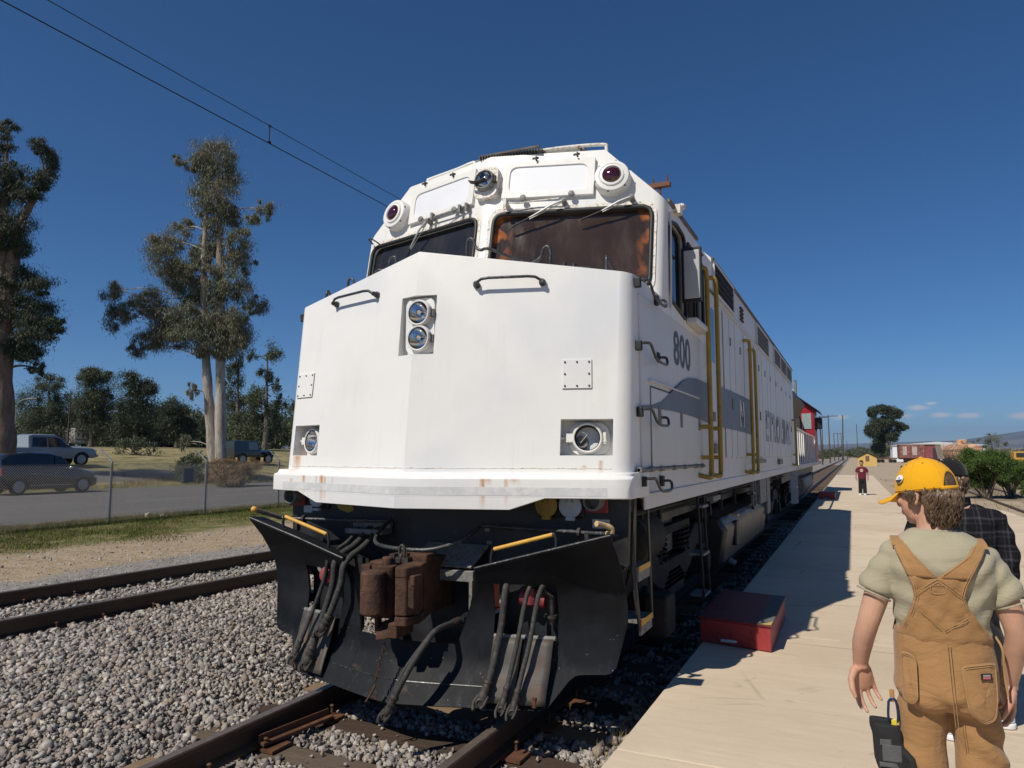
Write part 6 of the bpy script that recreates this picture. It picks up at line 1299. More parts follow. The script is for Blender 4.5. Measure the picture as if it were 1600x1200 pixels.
for s in (-1, 1):
    b = MB(); b.box(*sorted((s*1.0, s*1.38)), 32.97, 33.0, 2.85, 3.52); b.build('rear_window', M('pale_green_glass', (.28, .36, .36), .1, var=.1), CB2, bevel=.02); b = MB(); b.box(*sorted((s*1.495, s*1.51)), 33.5, 35.0, 2.8, 3.5); b.build('side_window', MAT_SGLASS, CB2)
    b = MB(); b.box(*sorted((s*1.52, s*1.80)), 33.3, 33.36, 2.85, 3.35); b.build('mirror', MAT_BLACK, CB2, bevel=.02)
    b = MB(); b.tube(bez([(s*1.48, 21.3, 1.46), (s*1.48, 21.35, 2.3), (s*1.48, 21.6, 2.5), (s*1.48, 27, 2.5), (s*1.48, 32.6, 2.5), (s*1.48, 32.9, 2.3)], 5), .03, 8); b.build('handrail', MAT_RAILW, L2, smooth=50)
    for y in np.arange(21.5, 33, .95): b = MB(); b.box(*sorted((s*1.455, s*1.49)), y-.02, y+.02, 1.46, 2.5); b.build('stanchion', MAT_RAILW, L2)
    b = MB(); b.box(*sorted((s*1.46, s*1.485)), 35.9, 35.98, 1.46, 3.0); b.build('front_handrail', MAT_RAILW, L2)
    for y in (23.2, 25.9, 33.6, 36.3):
        b = MB(); b.lathe((s*.685, y, .508), (s, 0, 0), [(0, .545), (.03, .545), (.035, .508), (.13, .5), (.10, .43), (.12, .17), (.17, .15), (.17, .001)], 28); b.build('wheel', MAT_WHEEL, L2, smooth=35)
    for y in (24.55, 34.95): b = MB(); b.prism([(s*1.06, y-2, .62), (s*1.06, y+2, .62), (s*1.06, y+1.9, .95), (s*1.06, y-1.9, .95)], (s*.12, 0, 0)); b.box(*sorted((s*1.05, s*1.2)), y-.5, y+.5, .35, .62); b.build('truck_frame', MAT_TRUCK, L2, bevel=.02)
    b = MB(); b.prism([(s*1.35, 20.95, 1.32), (s*1.5, 20.95, 1.32), (s*1.5, 20.95, .42), (s*1.35, 20.95, .42)], (0, .03, 0)); b.prism([(s*1.35, 21.45, 1.32), (s*1.5, 21.45, 1.32), (s*1.5, 21.45, .42), (s*1.35, 21.45, .42)], (0, .03, 0)); b.box(*sorted((s*1.3, s*1.5)), 20.98, 21.45, .45, .48); b.box(*sorted((s*1.3, s*1.5)), 20.98, 21.45, .85, .88); b.build('end_steps', MAT_SILV, L2)
    b = MB(); b.cyl((s*.45, 37.4, 2.0), (s*.45, 38.9, 1.1), .02, 6); b.build('grab_bar', MAT_RAILW, L2)
b = MB(); b.lathe((0, 26.7, .78), (0, 1, 0), [(0, 1.2), (.06, 1.3), (4.4, 1.3), (4.46, 1.2)], 6); ft2 = b
b = MB(); b.loft([[(x*k, y, z) for x, z in ((-1.35, .95), (-1.42, .6), (-1.2, .32), (1.2, .32), (1.42, .6), (1.35, .95))] for y, k in ((27.3, .95), (27.4, 1), (31.9, 1), (32.0, .95))]); b.build('fuel_tank', MAT_GREY, L2, bevel=.03)
b = MB(); b.prism([(-.9, 35.6, 1.46), (.9, 35.6, 1.46), (.9, 35.6, 2.85), (-.9, 35.6, 2.85)], (0, 2.2, 0)); b.build('short_hood', MAT_L2RED, L2, bevel=.06); b = MB(); b.lathe((.6, 34.2, 4.34), (0, 0, 1), [(0, .1), (.3, .12), (.34, .06)], 12); b.cyl((.3, 34.0, 4.34), (.3, 34.5, 4.45), .06, 10); b.build('horn', MAT_STICKER, L2, smooth=40)
b = MB(); b.box(-.12, .12, 20.2, 21.2, .72, .98); b.build('coupler', MAT_COUP, L2, bevel=.02)

# ================================================================ VEHICLES (built along +y, nose at +y, origin on the ground at the middle)
def tyre_set(t, wb, tr, r, w, rimm, spokes=8):
    for sy in (-1, 1):
        for s in (-1, 1):
            o = Vector((s*(tr/2), sy*wb/2, r)); b = MB(); b.lathe(o-Vector((s*w/2, 0, 0)), (s, 0, 0), [(0, r*.72), (.01, r*.95), (.04, r), (w-.04, r), (w-.01, r*.95), (w, r*.72), (w-.03, r*.68), (w-.08, r*.68)], 28, True, False); W = b.build('wheel', M('tyre_rubber', (.018, .018, .018), .85), t, smooth=40)
            b = MB(); q = o+Vector((s*(w/2-.03), 0, 0)); b.lathe(q, (s, 0, 0), [(-.05, r*.68), (0, r*.68), (.005, r*.62), (-.03, r*.60), (-.035, .001)], 28); b.lathe(q, (s, 0, 0), [(-.02, r*.16), (.012, r*.15), (.015, .001)], 14)
            for k in range(spokes): a = 2*math.pi*k/spokes; d = Vector((0, math.cos(a), math.sin(a))); e = Vector((0, -math.sin(a), math.cos(a))); b.obox(q+d*r*.38+Vector((-s*.006, 0, 0)), d*r*.27, e*r*.055, Vector((.012, 0, 0)))
            b.build('rim', rimm, W, smooth=30)
GZ = 1.0
def car_body(t, sections, mat, bev=.05):
    """sections: list of (y, half width, z bottom, z shoulder, half width at roof, z roof)"""
    rings = []
    for (y, w, zb, zs, wr, zr) in [(q[0], q[1], q[2], q[3]*GZ, q[4], q[5]*GZ) for q in sections]: rings.append([(-w*.96, y, zb), (w*.96, y, zb), (w, y, (zb+zs)/2), (w*.97, y, zs), (wr, y, zr-.04), (wr*.85, y, zr), (-wr*.85, y, zr), (-wr, y, zr-.04), (-w*.97, y, zs), (-w, y, (zb+zs)/2)])
    b = MB(); b.loft(rings); o = b.build('body', mat, t, smooth=35); return o
def arch(t, o, wb, r, half):
    cuts = []
    for sy in (-1, 1):
        for s in (-1, 1): c = MB(); c.cyl((s*(half+.15), sy*wb/2, r*.98), (s*(half-.28), sy*wb/2, r*.98), r*1.17, 26); cuts.append(c)
    cut(o, cuts); sharp(o, 32)
def glass(t, poly, s, x, mat, x2=None, name='window'):
    zs, ws, zr, wr = x; zs *= GZ; zr *= GZ; poly = [(y, z*GZ) for y, z in poly]; b = MB(); b.prism([(s*(ws+(wr-ws)*(z-zs)/(zr-zs)-.004), y, z) for y, z in poly], (s*.014, 0, 0)); return b.build(name, mat, t, bevel=.004)
MAT_CARGL = NT('car_glass').done((.012, .014, .016), .05, 0, None, .9)
def paint(name, c, r=.25): return NT(name).done(c, r, .0, None, .6, Coat_Weight=.7, Coat_Roughness=.05)
MAT_ALLOY = M('alloy_rim', (.42, .42, .42), .35, .7, var=.1); MAT_LAMP = NT('car_lamp').done((.75, .77, .8), .1, 0, None, .8)
# dark hatchback SUV
GZ = 1.1
car = thing('parked_car', 'dark compact sport utility car parked behind the chain-link fence', 'car', (-30.5, 20.17, .012), local=True)
bp = paint('near_black_car_paint', (.009, .010, .014))
secs = [(-2.15, .72, .45, .78, .60, .95), (-2.08, .82, .30, .98, .62, 1.40), (-1.75, .88, .24, 1.02, .66, 1.60), (-.9, .90, .22, 1.0, .70, 1.68), (-.1, .90, .22, .98, .70, 1.67), (.45, .90, .22, .97, .66, 1.52), (.95, .90, .22, .96, .74, 1.10), (1.35, .89, .24, .92, .72, 1.02), (1.95, .84, .28, .80, .66, .90), (2.2, .70, .36, .62, .55, .72)]
o = car_body(car, secs, bp); arch(car, o, 2.85, .36, .9); tyre_set(car, 2.85, 1.58, .36, .22, MAT_ALLOY, 10)
for s in (-1, 1):
    glass(car, [(-1.80, 1.06), (-.95, 1.04), (-.95, 1.52), (-1.35, 1.52)], s, (1.0, .873, 1.62, .69), MAT_CARGL); glass(car, [(-.90, 1.04), (.05, 1.02), (.05, 1.55), (-.90, 1.55)], s, (1.0, .873, 1.63, .70), MAT_CARGL); glass(car, [(.10, 1.02), (.72, 1.02), (.40, 1.38), (.10, 1.54)], s, (1.0, .873, 1.63, .70), MAT_CARGL)
    b = MB(); b.ell((s*1.02, .70, 1.16), (.10, .07, .075), 12, 8); b.cyl((s*.88, .72, 1.1), (s*.98, .70, 1.14), .02, 6); b.build('side_mirror', M('chrome_mirror', (.55, .55, .56), .2, .6), car, smooth=60)
    for y in (-.75, .15): b = MB(); b.obox((s*.905, y, .93), (.01, 0, 0), (0, .10, 0), (0, 0, .014)); b.build('door_handle', M('chrome_trim', (.5, .5, .5), .2, .8), car)
    b = MB(); b.obox((s*.905, -.05, .40), (.006, 0, 0), (0, .9, 0), (0, 0, .008)); b.build('sill_trim', MAT_ALLOY, car); b = MB(); b.obox((s*.70, 2.06, .72), (.14, -.03*s, 0), (0, .06, 0), (0, 0, .05)); b.build('headlight', MAT_LAMP, car, bevel=.01); b = MB(); b.obox((s*.74, -2.10, 1.0), (.08, 0, 0), (0, .05, 0), (0, 0, .14)); b.build('tail_light', MAT_RED, car, bevel=.01)
b = MB(); b.obox((0, .72, 1.45), (.62, 0, 0), (0, .27, -.235), (0, .006, .008)); b.build('windscreen', MAT_CARGL, car)
# silver pickup
GZ = 1.0
pk = thing('pickup_truck', 'silver crew-cab pickup truck parked beyond the dark car', 'pickup', (-42.2, 27.3, 1.07), local=True, rot=R(-4)); sp_ = paint('silver_car_paint', (.26, .28, .31), .3)
secs = [(-2.9, .92, .50, 1.05, .90, 1.12), (-2.85, .98, .48, 1.10, .92, 1.18), (-1.35, .99, .46, 1.10, .92, 1.18), (-1.30, .99, .46, 1.12, .78, 1.86), (-1.1, .99, .46, 1.12, .80, 1.93), (.2, .99, .46, 1.12, .80, 1.93), (.55, .99, .46, 1.12, .74, 1.78), (1.15, .99, .46, 1.14, .86, 1.26), (1.4, .99, .46, 1.12, .84, 1.20), (2.5, .97, .48, 1.08, .80, 1.14), (2.75, .90, .52, .95, .74, 1.02)]
o = car_body(pk, secs, sp_); arch(pk, o, 3.6, .41, .99); tyre_set(pk, 3.6, 1.72, .41, .27, MAT_ALLOY, 6)
for s in (-1, 1):
    glass(pk, [(-1.15, 1.18), (-.30, 1.16), (-.30, 1.75), (-1.1, 1.75)], s, (1.12, .96, 1.89, .80), MAT_CARGL); glass(pk, [(-.22, 1.16), (.95, 1.16), (.50, 1.66), (.15, 1.76), (-.22, 1.76)], s, (1.12, .96, 1.89, .80), MAT_CARGL)
    b = MB(); b.ell((s*1.12, .85, 1.25), (.12, .08, .12), 12, 8); b.cyl((s*.96, .88, 1.18), (s*1.08, .86, 1.2), .025, 6); b.build('side_mirror', bp, pk, smooth=60)
    b = MB(); b.obox((s*.78, 2.68, .95), (.14, 0, 0), (0, .06, 0), (0, 0, .09)); b.build('headlight', MAT_LAMP, pk, bevel=.01); b = MB(); b.obox((s*.93, -2.88, .95), (.05, 0, 0), (0, .04, 0), (0, 0, .16)); b.build('tail_light', MAT_RED, pk, bevel=.01)
    for y in (-.55, .35): b = MB(); b.obox((s*.995, y, 1.05), (.012, 0, 0), (0, .11, 0), (0, 0, .02)); b.build('door_handle', MAT_ALLOY, pk)
b = MB(); b.obox((0, .86, 1.53), (.72, 0, 0), (0, .28, -.26), (0, .006, .008)); b.build('windscreen', MAT_CARGL, pk); b = MB(); b.box(-.95, .95, 2.7, 2.86, .55, .72); b.build('bumper', MAT_ALLOY, pk, bevel=.03)
# dark boxy off-roader
jp = thing('offroad_car', 'dark boxy off-road car parked behind the dry bush', 'car', (-41.6, 43.4, 1.03), local=True, rot=R(-8)); gp = paint('dark_green_car_paint', (.012, .017, .016))
secs = [(-1.95, .78, .55, 1.05, .70, 1.80), (-1.9, .80, .52, 1.08, .72, 1.86), (.05, .80, .52, 1.08, .72, 1.86), (.25, .80, .52, 1.08, .70, 1.82), (.55, .80, .52, 1.08, .66, 1.20), (.6, .78, .52, 1.05, .62, 1.14), (1.75, .72, .52, 1.0, .56, 1.06), (1.85, .70, .55, .95, .55, 1.0)]
o = car_body(jp, secs, gp); arch(jp, o, 2.45, .40, .80); tyre_set(jp, 2.45, 1.56, .40, .25, MAT_ALLOY, 6)
for s in (-1, 1):
    glass(jp, [(-1.8, 1.15), (-.75, 1.15), (-.75, 1.74), (-1.8, 1.74)], s, (1.08, .776, 1.82, .72), MAT_CARGL); glass(jp, [(-.65, 1.15), (.30, 1.15), (.16, 1.74), (-.65, 1.74)], s, (1.08, .776, 1.82, .72), NT('pale_reflecting_glass').done((.16, .19, .20), .08, 0, None, .9))
    b = MB(); b.prism([(s*.78, .85, .95), (s*.78, 1.7, .95), (s*.78, 1.75, .80), (s*.78, .75, .75)], (s*.18, 0, 0)); b.build('fender', MAT_SEAL, jp, bevel=.02); b = MB(); b.box(*sorted((s*.82, s*.98)), .40, .46, 1.15, 1.35); b.build('side_mirror', MAT_SEAL, jp, bevel=.01); b = MB(); b.lathe((s*.5, 1.84, .86), (0, 1, 0), [(0, .1), (.03, .09), (.04, .001)], 16); b.build('headlight', MAT_LAMP, jp, smooth=40)
b = MB(); b.obox((0, .42, 1.5), (.62, 0, 0), (0, .10, -.28), (0, .006, .003)); b.build('windscreen', MAT_CARGL, jp)
# trailer caravan in the distance
rv_ = thing('caravan', 'white travel trailer parked among the far trees', 'caravan', (-112.5, 75.0, 3.13), local=True, rot=R(38)); MAT_RV = M('white_trailer_skin', (.62, .61, .58), .5, var=.08, scale=2)
b = MB(); b.prism([(-1.2, -4, .5), (-1.2, 4, .5), (-1.2, 4.3, 1.2), (-1.2, 4.1, 2.6), (-1.2, 3.6, 2.9), (-1.2, -3.9, 2.9), (-1.2, -4.1, 2.5)], (2.4, 0, 0)); bd_ = b.build('body', MAT_RV, rv_, bevel=.08, seg=3)
for s in (-1, 1):
    for y in (-2.8, -.6, 1.2, 2.9): b = MB(); b.box(*sorted((s*1.19, s*1.215)), y-.45, y+.45, 1.55, 2.15); b.build('window', MAT_CARGL, rv_)
    b = MB(); b.box(*sorted((s*1.19, s*1.21)), -3.9, 4.0, 1.0, 1.2); b.build('stripe', MAT_GREY, rv_)
    for y in (-.45, .45): b = MB(); b.cyl((s*1.0, y, .35), (s*1.18, y, .35), .35, 18); b.build('wheel', MAT_SEAL, rv_)
b = MB(); b.box(-.4, .4, -.5, .6, 2.9, 3.2); b.build('roof_unit', MAT_RV, rv_, bevel=.08); b = MB(); b.box(-.1, .1, 4.2, 5.4, .45, .55); b.build('drawbar', MAT_BLACK, rv_)

# ================================================================ FAR YARD ON THE RIGHT
MAT_POLE = wood('weathered_pole_wood', (.055, .04, .03), (.11, .082, .06), 1)
def pole(x, y, h, arm, lean, label, group='utility poles along the track', r=.16, z0=0):
    t = thing('utility_pole', label, 'pole', (x, y, z0), group); b = MB(); tp = Vector((x+lean*h, y, z0+h)); b.tube([(x, y, z0-.3), tp], [r, r*.62], 10); b.build('mast', MAT_POLE, t, smooth=50)
    if arm:
        q = Vector((x, y, z0))+(tp-Vector((x, y, z0)))*.985; b = MB(); b.obox(q+Vector((0, -.12, -.1)), (arm, 0, 0), (0, .06, 0), (0, 0, .07)); b.build('crossarm', MAT_POLE, t)
        for k in (-.9, -.5, .5, .9): b = MB(); b.lathe(q+Vector((k*arm, -.12, -.03)), (0, 0, 1), [(0, .03), (.08, .05), (.14, .03)], 8); b.build('insulator', MAT_GREY, t)
pole(-2.35, 150, 9.2, 1.5, -.025, 'nearest crossarm pole left of the far track'); pole(-1.9, 185, 11.2, 2.1, .0, 'second crossarm pole with the widest arm left of the far track'); pole(-2.3, 250, 8.6, 0, 0.01, 'thin bare pole behind the crossarm poles'); pole(-1.9, 300, 10.2, 1.6, 0, 'third crossarm pole further down the track')
pole(-1.3, 350, 11, 0, 0, 'short bare pole left of the leaning pole'); pole(.05, 260, 15.0, 0, .03, 'tall bare pole leaning right over the far track', r=.25); pole(4.7, 290, 13.0, 0, 0, 'single bare pole between track and yellow shed'); pole(-4.4, 215, 8.8, 0, .0, 'bare pole closest to the red locomotive'); pole(.5, 420, 9.5, 0, .0, 'far bare pole behind the leaning pole')
for (x, y, h, arm, lab_) in ((-100.5, 55.5, 9.5, .9, 'dark crossarm pole beside the reddish trunk'), (-84, 66, 7.0, 0, 'slim bare pole between the far trees'), (-92, 60.5, 6.0, 0, 'thin far pole in front of the caravan')):
    pole(x, y, h, arm, .005, lab_, 'poles across the road', .13, tz(x))
lp_ = thing('street_lamp', 'thin lamp post with a curved arm behind the silver pickup', 'lamp', (-92.5, 54.0, 2.85)); b = MB(); b.tube(bez([(-92.5, 54, 2.6), (-92.5, 54, 6), (-92.4, 54, 8.0), (-91.8, 54.3, 8.7), (-90.6, 54.8, 8.9)], 6), .05, 8); b.build('mast', MAT_GALV, lp_, smooth=50); b = MB(); b.ell((-90.3, 54.9, 8.88), (.4, .2, .1), 10, 6); b.build('lamp_head', MAT_GREY, lp_, smooth=60)
# yellow shed
sd = thing('shed', 'small yellow shed with dark gabled roof and brown door', 'shed', (5.0, 128, 0)); x0, x1, y0, y1 = 3.65, 6.35, 127, 130; MAT_SHED = M('yellow_shed_paint', (.60, .40, .12), .7, var=.08, scale=2)
b = MB(); b.prism([(x0, y0, 0), (x1, y0, 0), (x1, y0, 1.35), (5.0, y0, 2.05), (x0, y0, 1.35)], (0, 3, 0)); b.build('wall', MAT_SHED, sd)
for s in (-1, 1): b = MB(); b.prism([(5.0, y0-.15, 2.09), (5.0+s*1.55, y0-.15, 1.28), (5.0+s*1.55, y0-.15, 1.36), (5.0, y0-.15, 2.18)], (0, 3.3, 0)); b.build('roof_panel', M('dark_shed_roof', (.035, .03, .028), .9), sd)
b = MB(); b.box(4.75, 5.30, y0-.03, y0, .75, 1.6); b.build('door', M('brown_shutter', (.16, .09, .06), .8), sd)
# boxcar
bx = thing('boxcar', 'rusty red-brown boxcar parked in the far yard', 'rail car', (16.9, 190, 0)); MAT_BXC = M('faded_oxide_red', (.20, .075, .06), .8, var=.25, scale=.6, col2=(.34, .20, .16), amt=.3); MAT_BXC2 = M('red_ribbed_end', (.26, .07, .075), .7, var=.15, scale=1)
b = MB(); b.box(12.9, 17.9, 188.5, 200, 1.0, 4.15); b.build('body', MAT_BXC, bx, bevel=.03)
b = MB(); b.box(17.9, 21.0, 188.7, 199.8, 1.05, 4.1); b.build('end_wall', MAT_BXC2, bx, bevel=.03)
for k in range(6): b = MB(); b.box(18.0, 20.9, 188.62, 188.72, 1.3+.46*k, 1.5+.46*k); b.build('end_rib', MAT_BXC2, bx, bevel=.03)
for x, w in ((13.9, .42), (15.9, .5)): b = MB(); b.box(x-w, x+w, 188.44, 188.5, 1.7, 3.7); b.build('worn_white_patch', M('peeling_white_panel', (.42, .34, .30), .8, var=.3, scale=1.3), bx)
for x in (15.0, 17.0): b = MB(); b.box(x-.04, x+.04, 188.42, 188.5, 1.1, 4.0); b.build('door_track', MAT_BXC, bx)
b = MB(); b.prism([(12.8, 188.4, 4.15), (21.1, 188.4, 4.15), (21.1, 188.4, 4.22), (17, 188.4, 4.34), (12.8, 188.4, 4.22)], (0, 11.6, 0)); b.build('roof', M('pale_boxcar_roof', (.45, .44, .42), .6), bx)
for x in (14, 15.6, 19, 20.4): b = MB(); b.cyl((x, 188.6, .42), (x, 190, .42), .42, 18); b.build('wheel', MAT_WHEEL, bx, smooth=40)
b = MB(); b.box(13, 21, 189, 199, .75, 1.0); b.build('underframe', MAT_TRUCK, bx)
for x0_ in (13.5, 18.5): b = MB(); b.box(x0_, x0_+2.4, 188.5, 188.7, .25, .75); b.build('truck_frame', MAT_TRUCK, bx)
b = MB(); b.box(15.9, 18.5, 194, 194.2, .1, .8); b.build('underside_shade_box', MAT_TRUCK, bx)  # dark box added between the trucks, stands in for shade under the car
# flat wagon left of it
fw_ = thing('flat_wagon', 'bare dark flat wagon beside the boxcar', 'rail car', (9.7, 182, 0)); b = MB(); b.box(7.6, 11.9, 180.5, 183, .85, 1.15); b.build('deck', MAT_PLATE, fw_, bevel=.02)
for x in (8.2, 9.0, 10.6, 11.4): b = MB(); b.cyl((x, 180.7, .4), (x, 182.5, .4), .4, 16); b.build('wheel', MAT_WHEEL, fw_, smooth=40)
b = MB(); b.box(8, 9.2, 180.6, 180.8, .35, .75); b.box(10.4, 11.6, 180.6, 180.8, .35, .75); b.build('truck_frame', MAT_TRUCK, fw_)
# white building behind boxcar
wbd = thing('white_building', 'plain white building rising behind the boxcar', 'building', (14.5, 216, 0)); b = MB(); b.box(12.6, 34, 215, 228, 0, 4.2); b.build('wall', M('white_metal_wall', (.72, .74, .77), .5, var=.05, scale=.4), wbd); b = MB(); b.prism([(12.3, 214.7, 4.2), (34.3, 214.7, 4.2), (34.3, 214.7, 4.3), (23, 214.7, 5.2), (12.3, 214.7, 4.3)], (0, 13.6, 0)); b.build('roof', M('pale_metal_roof', (.55, .56, .57), .45, var=.05), wbd)
# tank car
tk = thing('tank_car', 'rusty orange and cream tank car beside the pine shrubs', 'rail car', (15, 98, 0)); MAT_TK = M('rusty_cream_tank', (.52, .36, .22), .8, var=.15, scale=.9, col2=(.30, .10, .05), amt=.55)
A = Vector((15.3, 95, 2.0)); d = Vector((-.12, 1, 0)).normalized(); b = MB(); b.lathe(A, d, [(0, .12), (.03, .5), (.12, .8), (.28, .98), (.45, 1.02), (9.6, 1.02), (9.8, .98), (10, .7), (10.08, .1)], 30); TK = b.build('tank', MAT_TK, tk, smooth=40)
for k in range(5): b = MB(); b.lathe(A+d*(.8+2.0*k), d, [(0, 1.04), (.10, 1.04)], 30, False, False); b.build('tank_band', MAT_PLATE, tk, smooth=40)
b = MB(); b.lathe(A+d*4.8+Vector((0, 0, .95)), (0, 0, 1), [(0, .6), (.55, .6), (.62, .5), (.66, .1)], 20); b.build('dome', MAT_TK, tk, smooth=40)
b = MB(); u_ = Vector((1, .12, 0)).normalized(); b.obox(A+d*5-Vector((0, 0, 1.15)), d*5.2, u_*.25, Vector((0, 0, .15))); b.build('centre_sill', MAT_TRUCK, tk)
for k in (1.2, 2.8, 7.4, 9.0):
    for s in (-1, 1): b = MB(); q = A+d*k+u_*s*.75; q.z = .45; b.lathe(q, u_*s, [(0, .45), (.1, .43), (.12, .2), (.12, .01)], 20); b.build('wheel', MAT_WHEEL, tk, smooth=40)
for k in (2.0, 8.2):
    for s in (-1, 1): b = MB(); q = A+d*k+u_*s*.95; q.z = .55; b.obox(q, d*1.2, u_*.06, Vector((0, 0, .18))); b.build('truck_frame', MAT_TRUCK, tk)
b = MB(); b.tube([A+d*.2+u_*-1.05+Vector((0, 0, .35)), A+d*9.8+u_*-1.05+Vector((0, 0, .35))], .03, 6); b.tube([A-d*.15+u_*-.9+Vector((0, 0, .3)), A-d*.15+u_*.9+Vector((0, 0, .3))], .03, 6); b.tube([A+d*.2+u_*1.05+Vector((0, 0, .35)), A+d*9.8+u_*1.05+Vector((0, 0, .35))], .03, 6); b.build('hand_rail', MAT_PLATE, tk)
# cream hopper behind the tank car, dark gondola, yellow machine, tyre heap
hp = thing('hopper_car', 'cream open hopper car parked behind the tank car', 'rail car', (16.6, 122, 0)); b = MB(); b.prism([(14.8, 120, 1.2), (18.6, 120, 1.2), (18.9, 120, 3.3), (14.5, 120, 3.3)], (0, 8, 0)); b.build('body', M('cream_hopper_paint', (.50, .45, .36), .8, var=.2, scale=.7, col2=(.35, .16, .09), amt=.35), hp)
for k in range(5): b = MB(); b.box(14.75+.95*k, 14.87+.95*k, 119.9, 120, 1.2, 3.3); b.build('side_rib', MAT_TK, hp)
for x in (15.4, 16.4, 17.4, 18.2): b = MB(); b.cyl((x, 120.2, .42), (x, 121.6, .42), .42, 16); b.build('wheel', MAT_WHEEL, hp, smooth=40)
gd_ = thing('gondola_car', 'dark maroon gondola car between boxcar and hopper', 'rail car', (20, 150, 0)); b = MB(); b.box(16.8, 21.6, 150, 158, 1.0, 3.1); b.build('body', M('maroon_gondola', (.09, .035, .035), .8, var=.2, scale=1), gd_)
for k in range(6): b = MB(); b.box(16.9+.9*k, 17.02+.9*k, 149.9, 150, 1.0, 3.1); b.build('side_rib', MAT_BXC, gd_)
for x in (17.4, 18.3, 20.2, 21.1): b = MB(); b.cyl((x, 150.2, .42), (x, 151.6, .42), .42, 16); b.build('wheel', MAT_WHEEL, gd_, smooth=40)
ym = thing('track_machine', 'yellow-orange track machine at the right picture edge', 'machine', (21.2, 100, 0)); MAT_YM = M('machine_yellow', (.55, .30, .04), .6, var=.12, scale=1)
b = MB(); b.box(19.6, 23.5, 100, 103, .7, 1.15); b.build('chassis', MAT_YM, ym, bevel=.03); b = MB(); b.box(19.9, 21.2, 100.2, 102.4, 1.15, 2.15); b.build('cab', MAT_YM, ym, bevel=.05); b = MB(); b.box(20.1, 21.0, 100.15, 100.2, 1.5, 2.0); b.build('window', MAT_CARGL, ym); b = MB(); b.box(21.5, 23.3, 100.3, 102.3, 1.15, 1.8); b.build('engine_cover', MAT_YM, ym, bevel=.05)
for x in (20.2, 22.8): b = MB(); b.cyl((x, 100.2, .36), (x, 101.6, .36), .36, 16); b.build('wheel', MAT_WHEEL, ym, smooth=40)
for k, (x, y) in enumerate(((7.75, 84.0), (8.35, 84.6))):
    b = MB(); b.lathe((x, y, .0), (0, .1, 1), [(0, .35), (.02, .5), (.15, .55), (.28, .5), (.3, .35), (.25, .3), (.05, .3)], 24, False, False); b.lathe((x+.1, y, .3), (.1, .1, 1), [(0, .35), (.02, .5), (.15, .55), (.28, .5), (.3, .35), (.25, .3), (.05, .3)], 24, False, False)
    tag(b.build('tyre_pair', MAT_SEAL, loc=(x, y, 0), smooth=50), ('left' if k == 0 else 'right')+' pair of old black tyres lying on the yard dirt', 'tyre', 'tyres on the dirt')
# unused yard track behind the shrubs
yt = thing('railway_track', 'old yard track in the dirt behind the pine shrubs', 'track', (9.6, 45, 0))
for s in (-1, 1): b = MB(); b.loft([[(x+a, y, .07+c) for a, c in RAILP] for x, y in ((8.1+s*.72, 20), (8.6+s*.75, 45), (11.6+s*.75, 73), (15.3+s*.75, 95), (14.0+s*.75, 110))]); b.build('rail', MAT_RAIL, yt, smooth=40)
for k in range(26): b = MB(); y = 33+k*.9; x = float(np.interp(y, [20, 45, 73], [8.1, 8.6, 11.6])); b.obox((x, y, .0), (1.25, -.02, 0), (0, .1, 0), (0, 0, .012)); b.build('tie', TIE_M[2], yt)
# ================================================================ PEOPLE
def skin_mat(name, c):
    t = NT(name); f = t.noise(14, 5); c2 = t.mix(t.ramp(f, .35, .7), mul(c, .9), mul(c, 1.08)); c2 = t.mix(t.ramp(t.noise(5, 3), .5, .75), c2, (c[0]*1.02, c[1]*.80, c[2]*.75))
    return t.done(c2, .5, 0, t.bump(t.noise(220, 3), .12, .002), .35, Subsurface_Weight=.08, Subsurface_Radius=(.01, .004, .002))
def cloth(name, c, var=.08, weave=500, fold=None, b=.25):
    t = NT(name); f = t.noise(5, 5); w = t.noise(weave, 2); col = t.mix(t.ramp(f, .3, .7), mul(c, 1-var), mul(c, 1+var)); col = t.mix(t.ramp(t.noise(1.8, 4, .6), .5, .75), col, mul(c, .86))
    n1 = t.bump(w, .15, .001); n2 = t.bump(t.noise(fold or 13, 4, .6, vec=t.objc(), stretch=(.8, 1, 1.7), dist=.7), b, .03, n1); return t.done(col, .92, 0, n2, .12, Sheen_Weight=.15)
def remesh(name, mb, mat, parent, voxel, it=6, disp=None, fac=.5):
    o = mb.build(name, mat, parent, fix=True); md = o.modifiers.new('r', 'REMESH'); md.mode = 'VOXEL'; md.voxel_size = voxel; md.use_smooth_shade = True
    if it: ms = o.modifiers.new('s', 'SMOOTH'); ms.iterations = it; ms.factor = fac
    bpy.context.view_layer.update(); apply_mods(o)
    if disp:
        me = o.data; n = len(me.vertices); co = np.empty(n*3); nr = np.empty(n*3); me.vertices.foreach_get('co', co); me.vertices.foreach_get('normal', nr); co = co.reshape(-1, 3); nr = nr.reshape(-1, 3)
        co = co+nr*disp(co)[:, None]; me.vertices.foreach_set('co', co.ravel()); me.update()
    for p in o.data.polygons: p.use_smooth = True
    return o
def sring(cx_, cy_, z, a, b, n=28, e=2.4):
    out = []
    for k in range(n):
        t = 2*math.pi*k/n; c, s = math.cos(t), math.sin(t); out.append((cx_+a*math.copysign(abs(c)**(2/e), c), cy_+b*math.copysign(abs(s)**(2/e), s), z))
    return out
def chain(mb, pts, rs, n=12, flat=1.0):
    P = bez(pts, 6); R_ = np.interp(np.linspace(0, len(pts)-1, len(P)), range(len(pts)), rs); mb.tube(P, list(R_), n, flat=flat); mb.ell(P[0], (rs[0],)*3, 10, 8); mb.ell(P[-1], (rs[-1],)*3, 10, 8)
